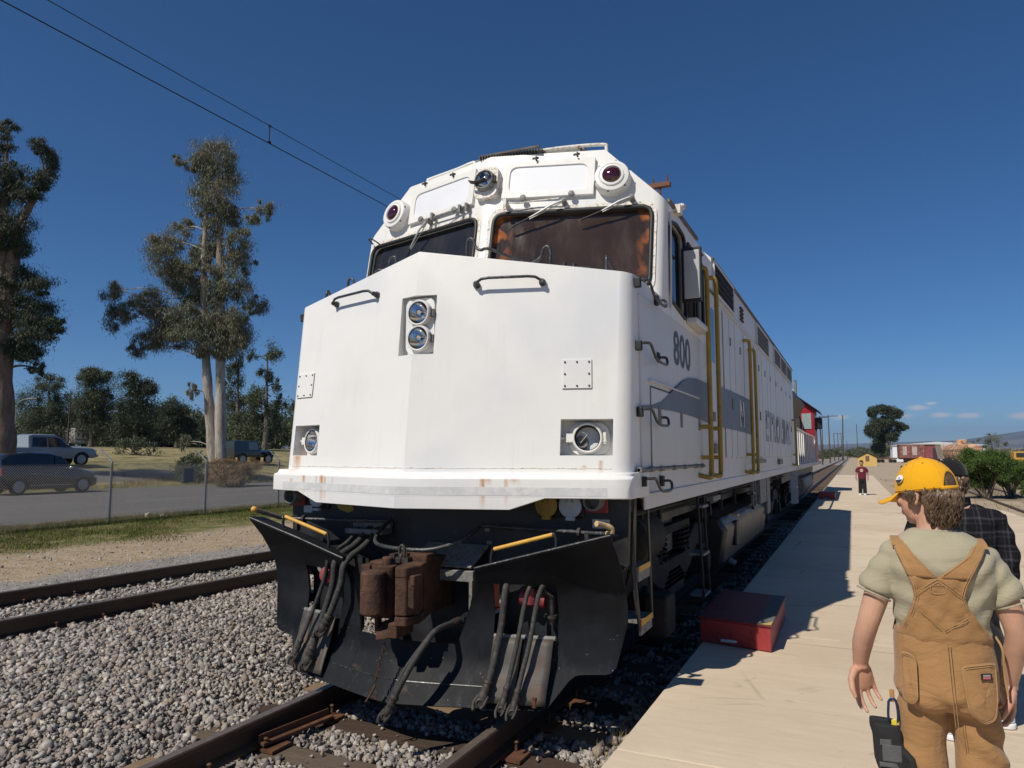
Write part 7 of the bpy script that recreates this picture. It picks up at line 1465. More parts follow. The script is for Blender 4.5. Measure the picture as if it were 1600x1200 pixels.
def hand(mb, w, d, pn, side, curl, k=1.0):
    """w wrist, d pointing direction, pn palm-facing normal, side +1/-1 places the thumb"""
    w, d, pn = Vector(w), Vector(d).normalized(), Vector(pn); pn = (pn-d*pn.dot(d)).normalized(); u = d.cross(pn)*side
    M3 = Matrix((u, d, pn)).transposed(); d0 = d.copy()
    mb.ell(w+d*.045*k, (.037*k, .052*k, .016*k), 14, 10, M3); mb.ell(w+d*.07*k, (.038*k, .03*k, .0135*k), 14, 10, M3); mb.tube([w-d*.02, w+d*.02], [.0235*k, .026*k], 12)
    for i, (off, ln, c) in enumerate(((-.031, .070, 1.0), (-.0105, .080, 1.12), (.0105, .074, 1.22), (.030, .060, 1.35))):
        p = w+d*(.085-.006*abs(i-1.2))*k+u*off*k; d = (d0+u*off*3.2).normalized(); a = curl*c; pts = [p-d*.02*k, p]; dd = d
        for j, f in enumerate((.45, .32, .24)):
            a_ = a*(.55 if j == 0 else 1.0); q = Matrix.Rotation(a_, 3, d.cross(pn)) @ dd; dd = q.normalized(); p = p+dd*ln*f*k; pts.append(p)
        mb.tube(pts, [.0082*k, .0080*k, .0074*k, .0068*k, .0056*k], 9); mb.ell(pts[-1], (.0058*k,)*3, 8, 6)
        for q in pts[1:4]: mb.ell(q, (.0079*k,)*3, 8, 6)
    d = d0
    b0 = w+d*.022*k-u*.030*k+pn*.006*k; t1 = b0+(d*.55-u*.62+pn*.45).normalized()*.038*k; t2 = t1+(d*.85-u*.25+pn*.5).normalized()*.03*k; t3 = t2+(d*.95+u*.05+pn*.4).normalized()*.024*k
    mb.tube([w+d*.015*k, b0, t1, t2, t3], [.014*k, .015*k, .0115*k, .010*k, .007*k], 9); mb.ell(t3, (.0075*k,)*3, 8, 6); mb.ell(t1, (.0115*k,)*3, 8, 6)
def headm(mb, H, k=1.0, ear=True):
    """head in its own frame (y = face direction, z = up, origin at the chin level on the neck axis), H = 4x4"""
    q = lambda x, y, z: H @ Vector((x*k, y*k, z*k)); M3 = H.to_3x3()
    E = lambda c, r, nu=16, nv=12: mb.ell(q(*c), (r[0]*k, r[1]*k, r[2]*k), nu, nv, M3)
    E((0, -.005, .135), (.076, .097, .092), 24, 18); E((0, .04, .065), (.058, .055, .068), 20, 14); E((0, .062, .018), (.028, .026, .022)); E((0, .03, .03), (.052, .05, .036)); E((0, .05, .10), (.058, .045, .04))
    mb.tube([q(0, .088, .115), q(0, .105, .085), q(0, .112, .072)], [.008*k, .011*k, .013*k], 8); E((-.012, .102, .07), (.009, .011, .008)); E((.012, .102, .07), (.009, .011, .008))
    E((0, .086, .125), (.04, .014, .010)); E((0, .092, .045), (.022, .010, .006)); E((0, .090, .037), (.020, .011, .007))
    for s in (-1, 1):
        E((s*.036, .074, .085), (.02, .018, .018))
        if ear: E((s*.077, -.002, .098), (.009, .020, .031)); E((s*.078, -.004, .075), (.008, .012, .012))
def eyes(t, H, k, parent):
    b = MB(); M3 = H.to_3x3()
    for s in (-1, 1): b.ell(H @ Vector((s*.031*k, .087*k, .110*k)), (.011*k, .009*k, .006*k), 10, 8, M3)
    b.build('eyes', M('eye_dark', (.03, .02, .015), .2), parent, smooth=60)
def strands(t, H, k, mat, n, a0, a1, z0, z1, ln, wave, parent, name='hair', thick=.0032, seed=3, dn=1.0):
    rg = random.Random(seed); b = MB(); M3 = H.to_3x3()
    for i in range(n):
        a = rg.uniform(a0, a1); z = rg.uniform(z0, z1); rx, ry = .080, .101; s = math.sqrt(max(.05, 1-((z-.135)/.11)**2))
        p = Vector((rx*s*math.sin(a), -.005-ry*s*math.cos(a)*-1 if False else -.005+ry*s*math.cos(a), z)); nrm = Vector((math.sin(a), math.cos(a), .05)); L_ = ln*rg.uniform(.6, 1.25); ph = rg.uniform(0, 6.28); tw = Vector((math.cos(a), -math.sin(a), 0)); pts = []
        for j in range(8):
            f = j/7; pts.append(H @ ((p+nrm*(.001+.011*math.sin(f*2.2)*rg.uniform(.5, 1.3)*wave+.003*math.sin(f*6+ph))+tw*(.010*wave*math.sin(f*4.2+ph))+Vector((0, 0, -L_*f*dn)))*k))
        b.tube(pts, [thick*k*x for x in (1, 1.5, 1.7, 1.6, 1.5, 1.3, .9, .25)], 5, True, 1.8)
    return b.build(name, mat, parent, smooth=70, fix=False)
def cap_mesh(t, H, k, mat, parent_name, badge=True, opening=True, name='cap'):
    rx, ry, rz, zc = .0850, .107, .113, .122
    def P(a, e, o=0): return H @ (Vector(((rx+o)*math.cos(e)*math.sin(a), -.004+(ry+o)*math.cos(e)*math.cos(a), zc+(rz+o)*math.sin(e)*(1 if math.sin(e) > 0 else .8)))*k)
    b = MB(); na, ne = 64, 16; e0 = -.10
    def elo(a):
        d = abs((a % (2*math.pi))-math.pi)
        if opening and d < .52: return e0+.62*math.sqrt(max(0, 1-(d/.52)**2))
        return e0
    b.grid(lambda i, j: P(i*2*math.pi, elo(i*2*math.pi)+(math.pi/2-elo(i*2*math.pi))*j), na, ne)
    C = b.build(name, mat, t, smooth=70, fix=False, solid=.003*k)
    if opening:
        s = MB(); s.grid(lambda i, j: P(math.pi-.62+1.24*i, e0+.01+.13*j, .002), 12, 2); s.build('adjuster_strap', mat, C, smooth=70, solid=.003*k)
    br = MB()
    def B(i, j):
        x = -1+2*i; edge = math.sqrt(max(0, 1-x*x*.86)); y0 = P(x*.88, e0, .001); f = Vector((x*.075, .104+(.078*edge)*j-.018*abs(x)**3*(1-j), zc-.012-.020*x*x-.020*j*(1-.35*x*x)))
        q = H @ (f*k); return y0.lerp(q, 1.0) if j > 0 else y0
    br.grid(B, 18, 6); br.build('brim', mat, C, smooth=70, solid=.0045*k)
    st = MB()
    for a in np.linspace(0, 2*math.pi, 6, False): 
        st.tube([P(a+.52, e, .0022) for e in np.linspace(max(e0, elo(a+.52) if opening else e0)+.02, 1.5, 12)], .0011*k, 4, False)
    st.tube([P(a, e0+.09, .0025) for a in np.linspace(-2.4, 2.4, 30)], .0012*k, 4, False); st.build('seams', mat, C, fix=False)
    bt = MB(); bt.ell(P(0, math.pi/2, .003), (.008*k, .008*k, .005*k), 10, 6); bt.build('top_button', mat, C, smooth=60)
    ey = MB()
    for a in np.linspace(0, 2*math.pi, 6, False): ey.ell(P(a, .95, .002), (.0035*k,)*3, 6, 4)
    ey.build('eyelets', M('eyelet_thread', (.45, .22, .01), .8), C)
    if badge:
        g = MB(); a, e = -1.12, .36; c = P(a, e, .005); n = (P(a, e, .02)-P(a, e, 0)).normalized(); u = (P(a+.1, e)-P(a-.1, e)).normalized(); v = n.cross(u).normalized()
        if v.z < 0: v = -v
        hexa = lambda r, lo, hi: [c+n*.001+u*r*1.15*math.cos(q)+v*max(lo, min(hi, r*math.sin(q))) for q in np.linspace(0, 2*math.pi, 18, False)]
        g.prism(hexa(.0165*k, -1, 1), n*.002); BD = g.build('badge', M('badge_white', (.8, .8, .78), .5), C)
        g = MB(); g.prism([p+n*.0025 for p in hexa(.0155*k, -1, -.003*k)], n*.0012); g.build('badge_dark_half', M('badge_black', (.02, .02, .02), .5), BD); g = MB(); g.prism([c+n*.0035+u*.004*k+v*.001*k, c+n*.0035-u*.004*k+v*.001*k, c+n*.0035+v*.009*k], n*.001); g.build('badge_peak', M('badge_grey', (.25, .25, .25), .5), BD)
    return C

# ---------------------------------------------------------------- person in overalls
P1 = thing('person', 'person in tan overalls, khaki shirt and yellow cap seen from behind', 'person', (3.17, 3.0, .15), local=True, rot=R(3))
SKIN1 = skin_mat('fair_skin', (.52, .30, .205)); HAIR1 = M('brown_hair', (.10, .062, .036), .45, var=.4, scale=60, col2=(.17, .11, .062), amt=.5); SHIRT1 = cloth('khaki_tshirt_cloth', (.36, .325, .225), .05); OVER1 = cloth('tan_duck_canvas', (.335, .185, .078), .08, 420, 11, .3); STITCH = M('tan_stitching', (.40, .235, .105), .8); CAPY = cloth('yellow_cap_cloth', (.72, .36, .012), .05, 600, 20, .12)
TORSO = [(.62, .138, .105, .0), (.70, .142, .115, -.006), (.78, .144, .119, -.008), (.86, .141, .113, -.005), (.93, .136, .104, 0), (.99, .134, .102, .0), (1.06, .138, .106, -.002), (1.14, .152, .111, -.006), (1.20, .162, .110, -.008), (1.245, .160, .098, -.004), (1.28, .140, .082, .002), (1.31, .088, .066, .008), (1.335, .060, .056, .012)]
tzs = [q[0] for q in TORSO]; ta = lambda z: np.interp(z, tzs, [q[1] for q in TORSO]); tb = lambda z: np.interp(z, tzs, [q[2] for q in TORSO]); tcy = lambda z: np.interp(z, tzs, [q[3] for q in TORSO])
def tring(z, o=0): return sring(0, float(tcy(z)), z, float(ta(z))+o, float(tb(z))+o)
def back(x, z, o=0):
    a = float(ta(z))+o; b = float(tb(z))+o; u = min(.999, abs(x)/a); return Vector((x, float(tcy(z))-b*(1-u**2.4)**(1/2.4), z))
AL = [(-.145, .0, 1.222), (-.190, -.015, 1.12), (-.236, -.02, .985), (-.256, .015, .90), (-.264, .045, .825)]; AR = [(.145, .0, 1.219), (.186, -.005, 1.12), (.222, -.005, .99), (.216, .03, .90), (.206, .07, .80)]
b = MB(); b.loft([tring(z, -.012 if z > .9 else -.03) for z in (.72, .78, .86, .93, .99, 1.06, 1.14, 1.20, 1.245, 1.28, 1.31, 1.335)])
H1 = Matrix.Translation((-.012, .022, 1.350)) @ Matrix.Rotation(R(50), 4, 'Z') @ Matrix.Rotation(R(-7), 4, 'X')
b.tube([(0, .0, 1.27), (-.004, .015, 1.34), H1 @ Vector((0, -.015, .06))], [.062, .056, .055], 18); headm(b, H1, .98)
RA = [.048, .045, .037, .035, .026]
for A, s in ((AL, -1), (AR, 1)): chain(b, A, RA, 16)
hand(b, AL[-1], (.10, .08, -1), (.45, -.9, 0), -1, .33, 1.08); hand(b, AR[-1], (-.05, .15, -1), (-.8, -.2, 0), 1, .5, 1.08)
for s in (-1, 1):
    chain(b, [(s*.085, 0, .66), (s*.09, .0, .42), (s*.095, -.01, .09)], [.07, .05, .036], 12); b.ell((s*.097, .05, .045), (.038, .11, .035), 14, 10)
BODY1 = remesh('body', b, SKIN1, P1, .0038, 3)
eyes(P1, H1, .98, BODY1)
# fingernails on the open hand are too small to show; shirt with sleeves
def fold_shirt(c):
    x, y, z = c.T; m = np.clip((z-.78)/.1, 0, 1)
    f = .0042*np.sin(z*70+6*np.sin(x*9+1.3)+2*np.sin(x*21))*np.clip((y < .02)*1.0, .3, 1)*np.clip(1.35-z, 0, .2)*5+.003*np.sin(x*55+4*np.sin(z*16)+1)*np.clip((1.12-z)*4, 0, 1)+.0025*np.sin(z*38-x*30+2.5*np.sin(z*19))
    return f*m
b = MB(); b.loft([tring(z, .012 if z > .95 else -.004) for z in (.80, .86, .93, .965, .99, 1.06, 1.14, 1.20, 1.245, 1.28, 1.305, 1.325)])
for A, s in ((AL, -1), (AR, 1)):
    e = (Vector(A[1])-Vector(A[0])).normalized(); top_ = Vector(A[0])+Vector((-s*.03, 0, .012)); mid_ = Vector(A[0])+e*.07+Vector((s*.006, 0, 0)); hem = Vector(A[0])+e*.140+Vector((s*.010, 0, 0)); chain_pts = [top_, mid_, hem]
    b.tube(bez(chain_pts, 6), list(np.linspace(.058, .059, 13)), 18); b.ell(Vector(A[0])+Vector((-s*.005, 0, .012)), (.052, .058, .046), 16, 12); b.ell(Vector(A[0])+Vector((-s*.05, 0, .022)), (.06, .066, .048), 16, 12)
SH1 = remesh('shirt', b, SHIRT1, P1, .006, 12, fold_shirt)
b = MB(); b.tube([(x, y, 1.322+(.012 if y > 0 else .004)*0+.010*(-y)*4) for x, y, z in sring(-.002, .012, 0, .066, .060, 30, 2)]+[sring(-.002, .012, 1.322, .066, .060, 30, 2)[0]], .0055, 8, False); b.build('collar', SHIRT1, SH1, smooth=60)
for A, s in ((AL, -1), (AR, 1)):
    e = (Vector(A[1])-Vector(A[0])).normalized(); hem = Vector(A[0])+e*.146+Vector((s*.010, 0, 0)); u, v = frame(e); b = MB(); b.tube([hem+(u*math.cos(q)+v*math.sin(q))*.0565 for q in np.linspace(0, 2*math.pi, 30)], .004, 6, False); b.build('sleeve_hem', SHIRT1, SH1, smooth=60)
# overalls: trousers
def fold_pants(c):
    x, y, z = c.T; leg = np.clip((.74-z)*6, 0, 1); seat = np.exp(-((z-.745)/.035)**2)
    f = .008*np.sin((z*52+np.abs(x)*38*np.sign(x)+3*np.sin(x*13+z*6)))*leg*(.45+.55*np.sin(z*11+x*7)**2)+.007*np.sin(z*58-np.abs(x)*46)*seat+.0022*np.sin(z*33+x*21+2*np.sin(x*17))*(1-leg)
    return f
b = MB(); b.loft([tring(z, o_) for z, o_ in ((.712, -.055), (.72, -.022), (.735, .002), (.755, .013), (.78, .017), (.82, .017), (.86, .017), (.90, .017), (.94, .017), (.975, .016), (.985, .006))])
LL = [(-.074, -.012, .765), (-.082, .0, .56), (-.088, .01, .42), (-.092, -.005, .25), (-.096, -.01, .045)]; LR = [(.074, -.012, .765), (.094, .0, .56), (.104, .012, .42), (.104, .0, .25), (.102, -.012, .045)]
for Lg in (LL, LR):
    P_ = bez(Lg, 6); rr = np.interp(np.linspace(0, 4, len(P_)), range(5), [.078, .077, .075, .074, .074]); b.tube(P_, list(rr), 18)
PANTS = remesh('overalls', b, OVER1, P1, .0062, 4, fold_pants)
zl = [.955, 1.0, 1.04, 1.08, 1.11, 1.15, 1.2, 1.25, 1.287]
XL = lambda z: float(np.interp(z, zl, [-.148, -.134, -.114, -.100, -.095, -.102, -.121, -.140, -.150])); XR = lambda z: float(np.interp(z, zl, [.148, .122, .089, .065, .056, .066, .090, .120, .140]))
IL = lambda z: float(np.interp(z, [1.177, 1.2, 1.25, 1.287], [-.0225, -.046, -.090, -.112])); IR = lambda z: float(np.interp(z, [1.177, 1.2, 1.25, 1.287], [-.0225, .008, .074, .100]))
zz0, zz1, zz2 = .945, 1.178, 1.280; OB = .0195
wr_ = lambda x, z: .0022*math.sin(x*60+z*40+2*math.sin(z*30))+.0015*math.sin(x*110-z*55)
bp_ = MB(); bp_.grid(lambda i, j: (lambda z: (lambda x: back(x, z, OB-.012*max(0, (.972-z)/.027)+wr_(x, z)))(XL(z)+(XR(z)-XL(z))*i))(zz0+(zz1-zz0)*j), 20, 20)
for f0, f1 in ((XL, IL), (IR, XR)): bp_.grid(lambda i, j: (lambda z: back(f0(z)+(f1(z)-f0(z))*i, z, OB+.002))(zz1-.004+(zz2-zz1+.004)*j), 6, 12)
bp_.build('back_panel', OVER1, PANTS, smooth=70, fix=False, solid=.005)
for s, xb, xf in ((-1, -.131, -.085), (1, .120, .085)):      # straps over the shoulders and down to the bib
    pts = bez([back(xb, 1.272, OB), Vector((xb, -.055, 1.286)), Vector((xb*.98, .005, 1.296)), Vector((xb*.92, .055, 1.275)), Vector((xf*1.05, .108, 1.20)), Vector((xf, .128, 1.10))], 6); st = MB()
    for i, p in enumerate(pts): pass
    w2 = .021; st.loft([[p+Vector((-w2, 0, 0)), p+Vector((w2, 0, 0)), p+Vector((w2, -.0, .004)), p+Vector((-w2, 0, .004))] for p in pts]); st.build('strap', OVER1, PANTS, smooth=70)
fb_ = MB(); fb_.grid(lambda i, j: (lambda z, x: (x, float(tcy(z))+(float(tb(z))+.02)*(1-min(.99, abs(x)/(float(ta(z))+.02))**2.4)**(1/2.4), z))(.955+.165*j, (-.15+.05*j)+(.30-.10*j)*i), 14, 10); fb_.build('bib', OVER1, PANTS, smooth=70, fix=False, solid=.005)
# seams and stitching on the back
def seam(pts2, o=.0255, r=.0011, n=24, dash=False):
    P_ = bez([(x, 0, z) for x, z in pts2], 8); return [back(p.x, p.z, o) for p in P_]
sm = MB()
for pts2 in ([(-.004, .955), (-.003, .86), (.0, .76), (.004, .69)], [(.004, .955), (.005, .86), (.008, .76), (.012, .69)],
             [(-.0225, 1.172), (-.06, 1.148), (-.096, 1.115)], [(-.0225, 1.162), (-.06, 1.138), (-.094, 1.107)], [(-.0225, 1.172), (.02, 1.142), (.056, 1.112)], [(-.0225, 1.162), (.02, 1.132), (.055, 1.104)],
             [(-.086, 1.065), (-.05, 1.03), (-.018, 1.0)], [(.06, 1.045), (.02, 1.02), (-.010, 1.0)], [(.062, 1.038), (.02, 1.012), (-.008, .993)],
             [(-.044, 1.150), (-.004, 1.150), (-.004, 1.125), (-.044, 1.125), (-.044, 1.150)]):
    sm.tube(seam(pts2), .0011, 4, False)
for fx, d in ((XL, .006), (XR, -.006), (XL, .013), (XR, -.013)): sm.tube([back(fx(z)+d, z, OB+.0045) for z in np.linspace(.99, 1.285, 26)], .001, 4, False)
for fx, d in ((IL, -.006), (IR, .006)): sm.tube([back(fx(z)+d, z, OB+.0065) for z in np.linspace(1.185, 1.285, 12)], .001, 4, False)
sm.build('stitching', STITCH, PANTS, fix=False)
def patch(name, poly2, o, mat):
    poly2 = list(poly2); cx_ = sum(p[0] for p in poly2)/len(poly2); cz_ = sum(p[1] for p in poly2)/len(poly2); m = MB(); n = len(poly2); K = 6
    for j in [.35]+list(range(1, K+1)): m.V += [tuple(back(cx_+(p[0]-cx_)*j/K, cz_+(p[1]-cz_)*j/K, o+.0015*math.sin(p[0]*70+p[1]*50))) for p in poly2]
    m.F.append(tuple(range(n)))
    for j in range(K):
        for i in range(n): m.F.append((j*n+i, j*n+(i+1) % n, (j+1)*n+(i+1) % n, (j+1)*n+i))
    return m.build(name, mat, PANTS, smooth=70, fix=False, solid=.004)
pk_r = round_poly([(.028, .892), (.043, .742), (.088, .706), (.126, .722), (.136, .800), (.138, .905)], .02, 4); pk_l = round_poly([(-.143, .915), (-.098, .905), (-.101, .765), (-.115, .742), (-.143, .748)], .02, 4)
patch('seat_pocket', pk_r, .027, OVER1); patch('tool_pocket', pk_l, .027, OVER1)
for pl_ in (pk_r, pk_l):
    sm = MB()
    c0 = Vector((sum(p[0] for p in pl_)/len(pl_), sum(p[1] for p in pl_)/len(pl_)))
    for k_ in (.955, .90): sm.tube([back(c0.x+(p[0]-c0.x)*k_, c0.y+(p[1]-c0.y)*k_, .031) for p in pl_+[pl_[0]]], .001, 4, False)
    sm.build('pocket_stitching', STITCH, PANTS, fix=False)
lb = MB(); o_ = back(.102, .862, .034); u = (back(.112, .862, .034)-back(.092, .862, .034)).normalized(); v = Vector((0, 0, 1)); n_ = u.cross(v); lb.obox(o_, u*.0185, v*.0105, n_*.0012); LBL = lb.build('brand_label', M('label_black', (.012, .012, .014), .6), PANTS)
lb = MB(); lb.obox(o_+n_*.0012-v*.003, u*.013, v*.0036, n_*.0006); lb.build('label_red', M('label_red', (.5, .13, .14), .6), LBL); lb = MB(); lb.obox(o_+n_*.0012+v*.0045, u*.0125, v*.0022, n_*.0006); lb.build('label_grey', M('label_grey', (.35, .36, .38), .6), LBL)
lp = MB(); lp.tube(bez([back(.158, .97, .022), Vector((.172, -.03, .93)), Vector((.176, -.02, .84)), Vector((.182, -.02, .78))]), .004, 6); lp.build('side_cord', STITCH, PANTS)
for s in (-1, 1):     # boots
    b = MB(); b.ell((s*.098, .05, .05), (.046, .125, .045), 18, 12); b.tube([(s*.097, -.02, .03), (s*.097, -.02, .12)], [.05, .047], 16); SHO = remesh('boot', b, M('brown_boot', (.10, .06, .035), .6, var=.2, scale=20), P1, .008, 4); b = MB(); b.prism([(s*.098+x, y, 0) for x, y in rrect(-.048, .048, -.075, .175, .045)], (0, 0, .022)); b.build('sole', MAT_SEAL, SHO)
CAPO = cap_mesh(P1, H1, .98, CAPY, 'cap')
b = MB(); b.ell(H1 @ Vector((0, -.010, .1345)), (.0775, .0945, .0905), 20, 14, H1.to_3x3()); b.ell(H1 @ Vector((0, -.05, .07)), (.056, .046, .05), 16, 12, H1.to_3x3()); HR1 = remesh('hair', b, HAIR1, P1, .007, 4)
strands(P1, H1, .98, HAIR1, 520, 1.95, 2*math.pi-1.95, .035, .125, .068, 1.0, HR1, 'hair_locks', .0026, 3); strands(P1, H1, .98, HAIR1, 40, 1.25, 1.6, .095, .125, .03, .5, HR1, 'side_locks', .0025, 4); strands(P1, H1, .98, HAIR1, 40, -1.6, -1.25, .095, .125, .03, .5, HR1, 'side_locks', .0025, 5)

# gloves clipped to the hip
W = Matrix.Translation(P1.location) @ Matrix.Rotation(R(3), 4, 'Z'); cb = W @ Vector((-.172, -.04, .69))
CBN = thing('carabiner', 'blue metal carabiner clipped to the overalls at the hip', 'carabiner', cb); b = MB(); b.tube(bez([cb+Vector((-.012, 0, .03)), cb+Vector((.0, 0, .042)), cb+Vector((.012, 0, .03)), cb+Vector((.016, 0, -.02)), cb+Vector((.010, 0, -.038)), cb+Vector((-.008, 0, -.038)), cb+Vector((-.015, 0, -.02)), cb+Vector((-.012, 0, .03))], 5), .0042, 8); b.build('ring', M('blue_anodised', (.03, .06, .17), .35, .7), CBN, smooth=60)
b = MB(); b.tube([cb+Vector((0, .01, .07)), cb+Vector((0, .0, .045)), cb+Vector((.002, .004, .03))], .008, 8, True, .4); b.build('belt_loop', OVER1, CBN, smooth=60)
GL = thing('work_glove', 'black and grey work gloves hanging from the carabiner', 'glove', cb-Vector((0, 0, .05))); GB = M('black_glove_fabric', (.014, .014, .015), .85, var=.2, scale=60, bump=.3); GG = M('grey_glove_leather', (.09, .092, .095), .8, var=.15, scale=50, bump=.3)
g0 = cb+Vector((-.022, -.012, -.045))
b = MB(); b.loft([[g0+Vector((x*w_+.004*j, y*d_, -.028*j)) for x, y, z in sring(0, 0, 0, 1, 1, 18, 2.6)] for j, (w_, d_) in enumerate(((.040, .018), (.043, .021), (.040, .019), (.043, .022), (.047, .024), (.046, .023)))]); 
for i, (dx, ln, sw) in enumerate(((-.034, .085, -.012), (-.011, .095, -.004), (.013, .092, .004), (.035, .078, .012))):
    p0 = g0+Vector((dx+.02, -.002, -.135)); b.tube([p0, p0+Vector((sw*.5, -.008, -ln*.5)), p0+Vector((sw, .0, -ln))], [.0135, .0135, .011], 10); b.ell(p0+Vector((sw, 0, -ln)), (.011,)*3, 10, 8)
p0 = g0+Vector((.055, -.005, -.075)); b.tube([p0-Vector((.02, 0, 0)), p0+Vector((.018, -.01, -.03)), p0+Vector((.026, -.012, -.07))], [.016, .0145, .012], 10); b.ell(p0+Vector((.026, -.012, -.07)), (.012,)*3, 8, 6)
GLB = remesh('glove_body', b, GB, GL, .004, 2); b = MB(); b.loft([[g0+Vector((x*w_-.016+.004*j, y*.016+.03, -.028*j+.01)) for x, y, z in sring(0, 0, 0, 1, 1, 18, 2.6)] for j, w_ in enumerate((.040, .044, .040, .043, .046, .048, .044, .036))]); remesh('second_glove', b, GB, GL, .005, 3)
for (x, z, w_, h_) in ((.012, -.09, .030, .028), (-.006, -.055, .018, .010), (.005, -.13, .034, .008)): b = MB(); b.obox(g0+Vector((x, -.0235, z)), (w_, .004, 0), (0, .0022, 0), (0, 0, h_)); b.build('leather_patch', GG, GL, bevel=.006)
for i, dx in enumerate((-.034, -.011, .013, .035)): b = MB(); b.obox(g0+Vector((dx+.02, -.017, -.175)), (.0075, 0, 0), (0, .003, 0), (0, 0, .026)); b.build('finger_patch', GG, GL, bevel=.004)
b = MB(); b.obox(cb+Vector((.002, -.012, -.052)), (.0085, 0, .002), (0, .002, 0), (0, 0, .026)); b.build('yellow_tag', M('yellow_webbing', (.72, .56, .03), .7), GL, bevel=.002)

# ---------------------------------------------------------------- person in plaid jacket
def plaid():
    t = NT('black_plaid_flannel'); X, Y, Z = t.xyz(t.objc())
    def band(v, per, w, o=0):
        q = t.math('ABSOLUTE', t.math('SUBTRACT', t.math('FRACT', t.math('ADD', t.math('DIVIDE', v, per), o)), .5)); return t.ramp(q, w, w*.3)
    xs_ = t.math('ADD', X, t.math('MULTIPLY', t.noise(9, 3, vec=t.objc()), .03)); zs_ = t.math('ADD', Z, t.math('MULTIPLY', t.noise(8, 3, vec=t.objc()), .03))
    a = t.math('ADD', band(xs_, .075, .11), t.math('MULTIPLY', band(xs_, .075, .06, .33), .6)); b_ = t.math('ADD', band(zs_, .08, .11), t.math('MULTIPLY', band(zs_, .08, .06, .36), .6))
    f = t.math('MULTIPLY', t.math('ADD', a, b_), t.ramp(t.noise(300, 2), .35, .6, .3, 1)); c = t.mix(t.math('MULTIPLY', f, .5, clamp=True), (.011, .011, .014), (.075, .075, .085))
    return t.done(c, .95, 0, t.bump(t.noise(11, 4, .6, vec=t.objc(), dist=.6), .3, .03), .1)
P2 = thing('person', 'person in black plaid jacket and black cap standing beyond the overalls', 'person', (3.46, 5.08, .15), local=True, rot=R(2)); SKIN2 = skin_mat('light_skin', (.50, .29, .22)); PLAID = plaid(); PANT2 = cloth('black_trouser_cloth', (.018, .018, .02)); SHOEW = M('white_sneaker', (.74, .74, .73), .5, var=.05)
TORSO2 = [(.60, .15, .11, 0), (.70, .175, .135, 0), (.85, .172, .13, 0), (1.0, .170, .125, 0), (1.12, .185, .125, -.005), (1.20, .192, .12, -.008), (1.245, .170, .10, -.004), (1.28, .12, .08, .004), (1.31, .075, .065, .01)]
def tr2(i, o): z, a, b_, c = TORSO2[i]; return sring(0, c, z, a+o, b_+o)
A2R = [(.175, 0, 1.215), (.222, .0, 1.08), (.245, -.01, .955), (.215, .03, .83), (.165, .05, .72)]; A2L = [(-.175, 0, 1.215), (-.22, 0, 1.08), (-.24, -.01, .955), (-.22, .06, .83), (-.17, .13, .76)]
H2 = Matrix.Translation((-.005, .03, 1.335)) @ Matrix.Rotation(R(8), 4, 'Z') @ Matrix.Rotation(R(-10), 4, 'X')
b = MB(); b.loft([tr2(i, -.015) for i in range(len(TORSO2))]); b.tube([(0, 0, 1.25), (0, .015, 1.33), H2 @ Vector((0, -.015, .06))], [.06, .056, .055], 16); headm(b, H2, 1.0)
for A, s in ((A2L, -1), (A2R, 1)): chain(b, A, [.05, .046, .038, .034, .026], 12)
hand(b, A2R[-1], (-.35, .2, -1), (-.8, -.5, 0), 1, .5); hand(b, A2L[-1], (.3, .5, -.8), (.7, -.3, 0), -1, .5)
LEG2 = {-1: [(-.09, 0, .68), (-.105, -.06, .42), (-.115, -.19, .09)], 1: [(.09, 0, .68), (.14, .05, .42), (.20, .13, .09)]}
for s in (-1, 1): chain(b, LEG2[s], [.075, .052, .036], 12)
BODY2 = remesh('body', b, SKIN2, P2, .0065, 5); eyes(P2, H2, 1.0, BODY2)
b = MB(); b.loft([tr2(i, .02) for i in range(1, len(TORSO2)-1)])
for A in (A2L, A2R): P_ = bez(A, 6); b.tube(P_[:23], list(np.interp(np.linspace(0, 1, 23), [0, .5, 1], [.078, .066, .05])), 16)
for s in (-1, 1): b.ell((s*.16, 0, 1.225), (.075, .08, .062), 16, 12); b.ell((s*.10, 0, 1.245), (.08, .085, .055), 16, 12)
JK = remesh('plaid_jacket', b, PLAID, P2, .008, 5, lambda c: .005*np.sin(c[:, 2]*46+5*np.sin(c[:, 0]*11)+c[:, 0]*20)+.003*np.sin(c[:, 0]*60+c[:, 2]*25))
b = MB(); b.loft([[(x, y+.0, z_) for x, y, _ in sring(0, .012, 0, r_, r_*.92, 26, 2)] for z_, r_ in ((1.275, .085), (1.31, .082), (1.335, .080), (1.335, .074), (1.30, .070))], True, False); b.build('collar', PLAID, JK, smooth=70)
b = MB(); b.loft([sring(0, 0, z, a, c) for z, a, c in ((.60, .16, .12), (.66, .172, .135), (.75, .175, .135))])
for s in (-1, 1): P_ = bez(LEG2[s], 6); b.tube(P_, list(np.linspace(.092, .072, len(P_))), 16)
remesh('trousers', b, PANT2, P2, .009, 4, lambda c: .005*np.sin(c[:, 2]*40+c[:, 0]*30))
for s in (-1, 1):
    fx, fy, _ = LEG2[s][-1]; b = MB(); b.ell((fx, fy+.055, .055), (.047, .13, .042), 18, 12); b.tube([(fx, fy-.02, .03), (fx, fy-.02, .115)], [.052, .046], 14); S_ = remesh('sneaker', b, SHOEW, P2, .008, 3); b = MB(); b.prism([(fx+x, fy+y, 0) for x, y in rrect(-.052, .052, -.08, .19, .045)], (0, 0, .03)); b.build('sole', SHOEW, S_, bevel=.006)
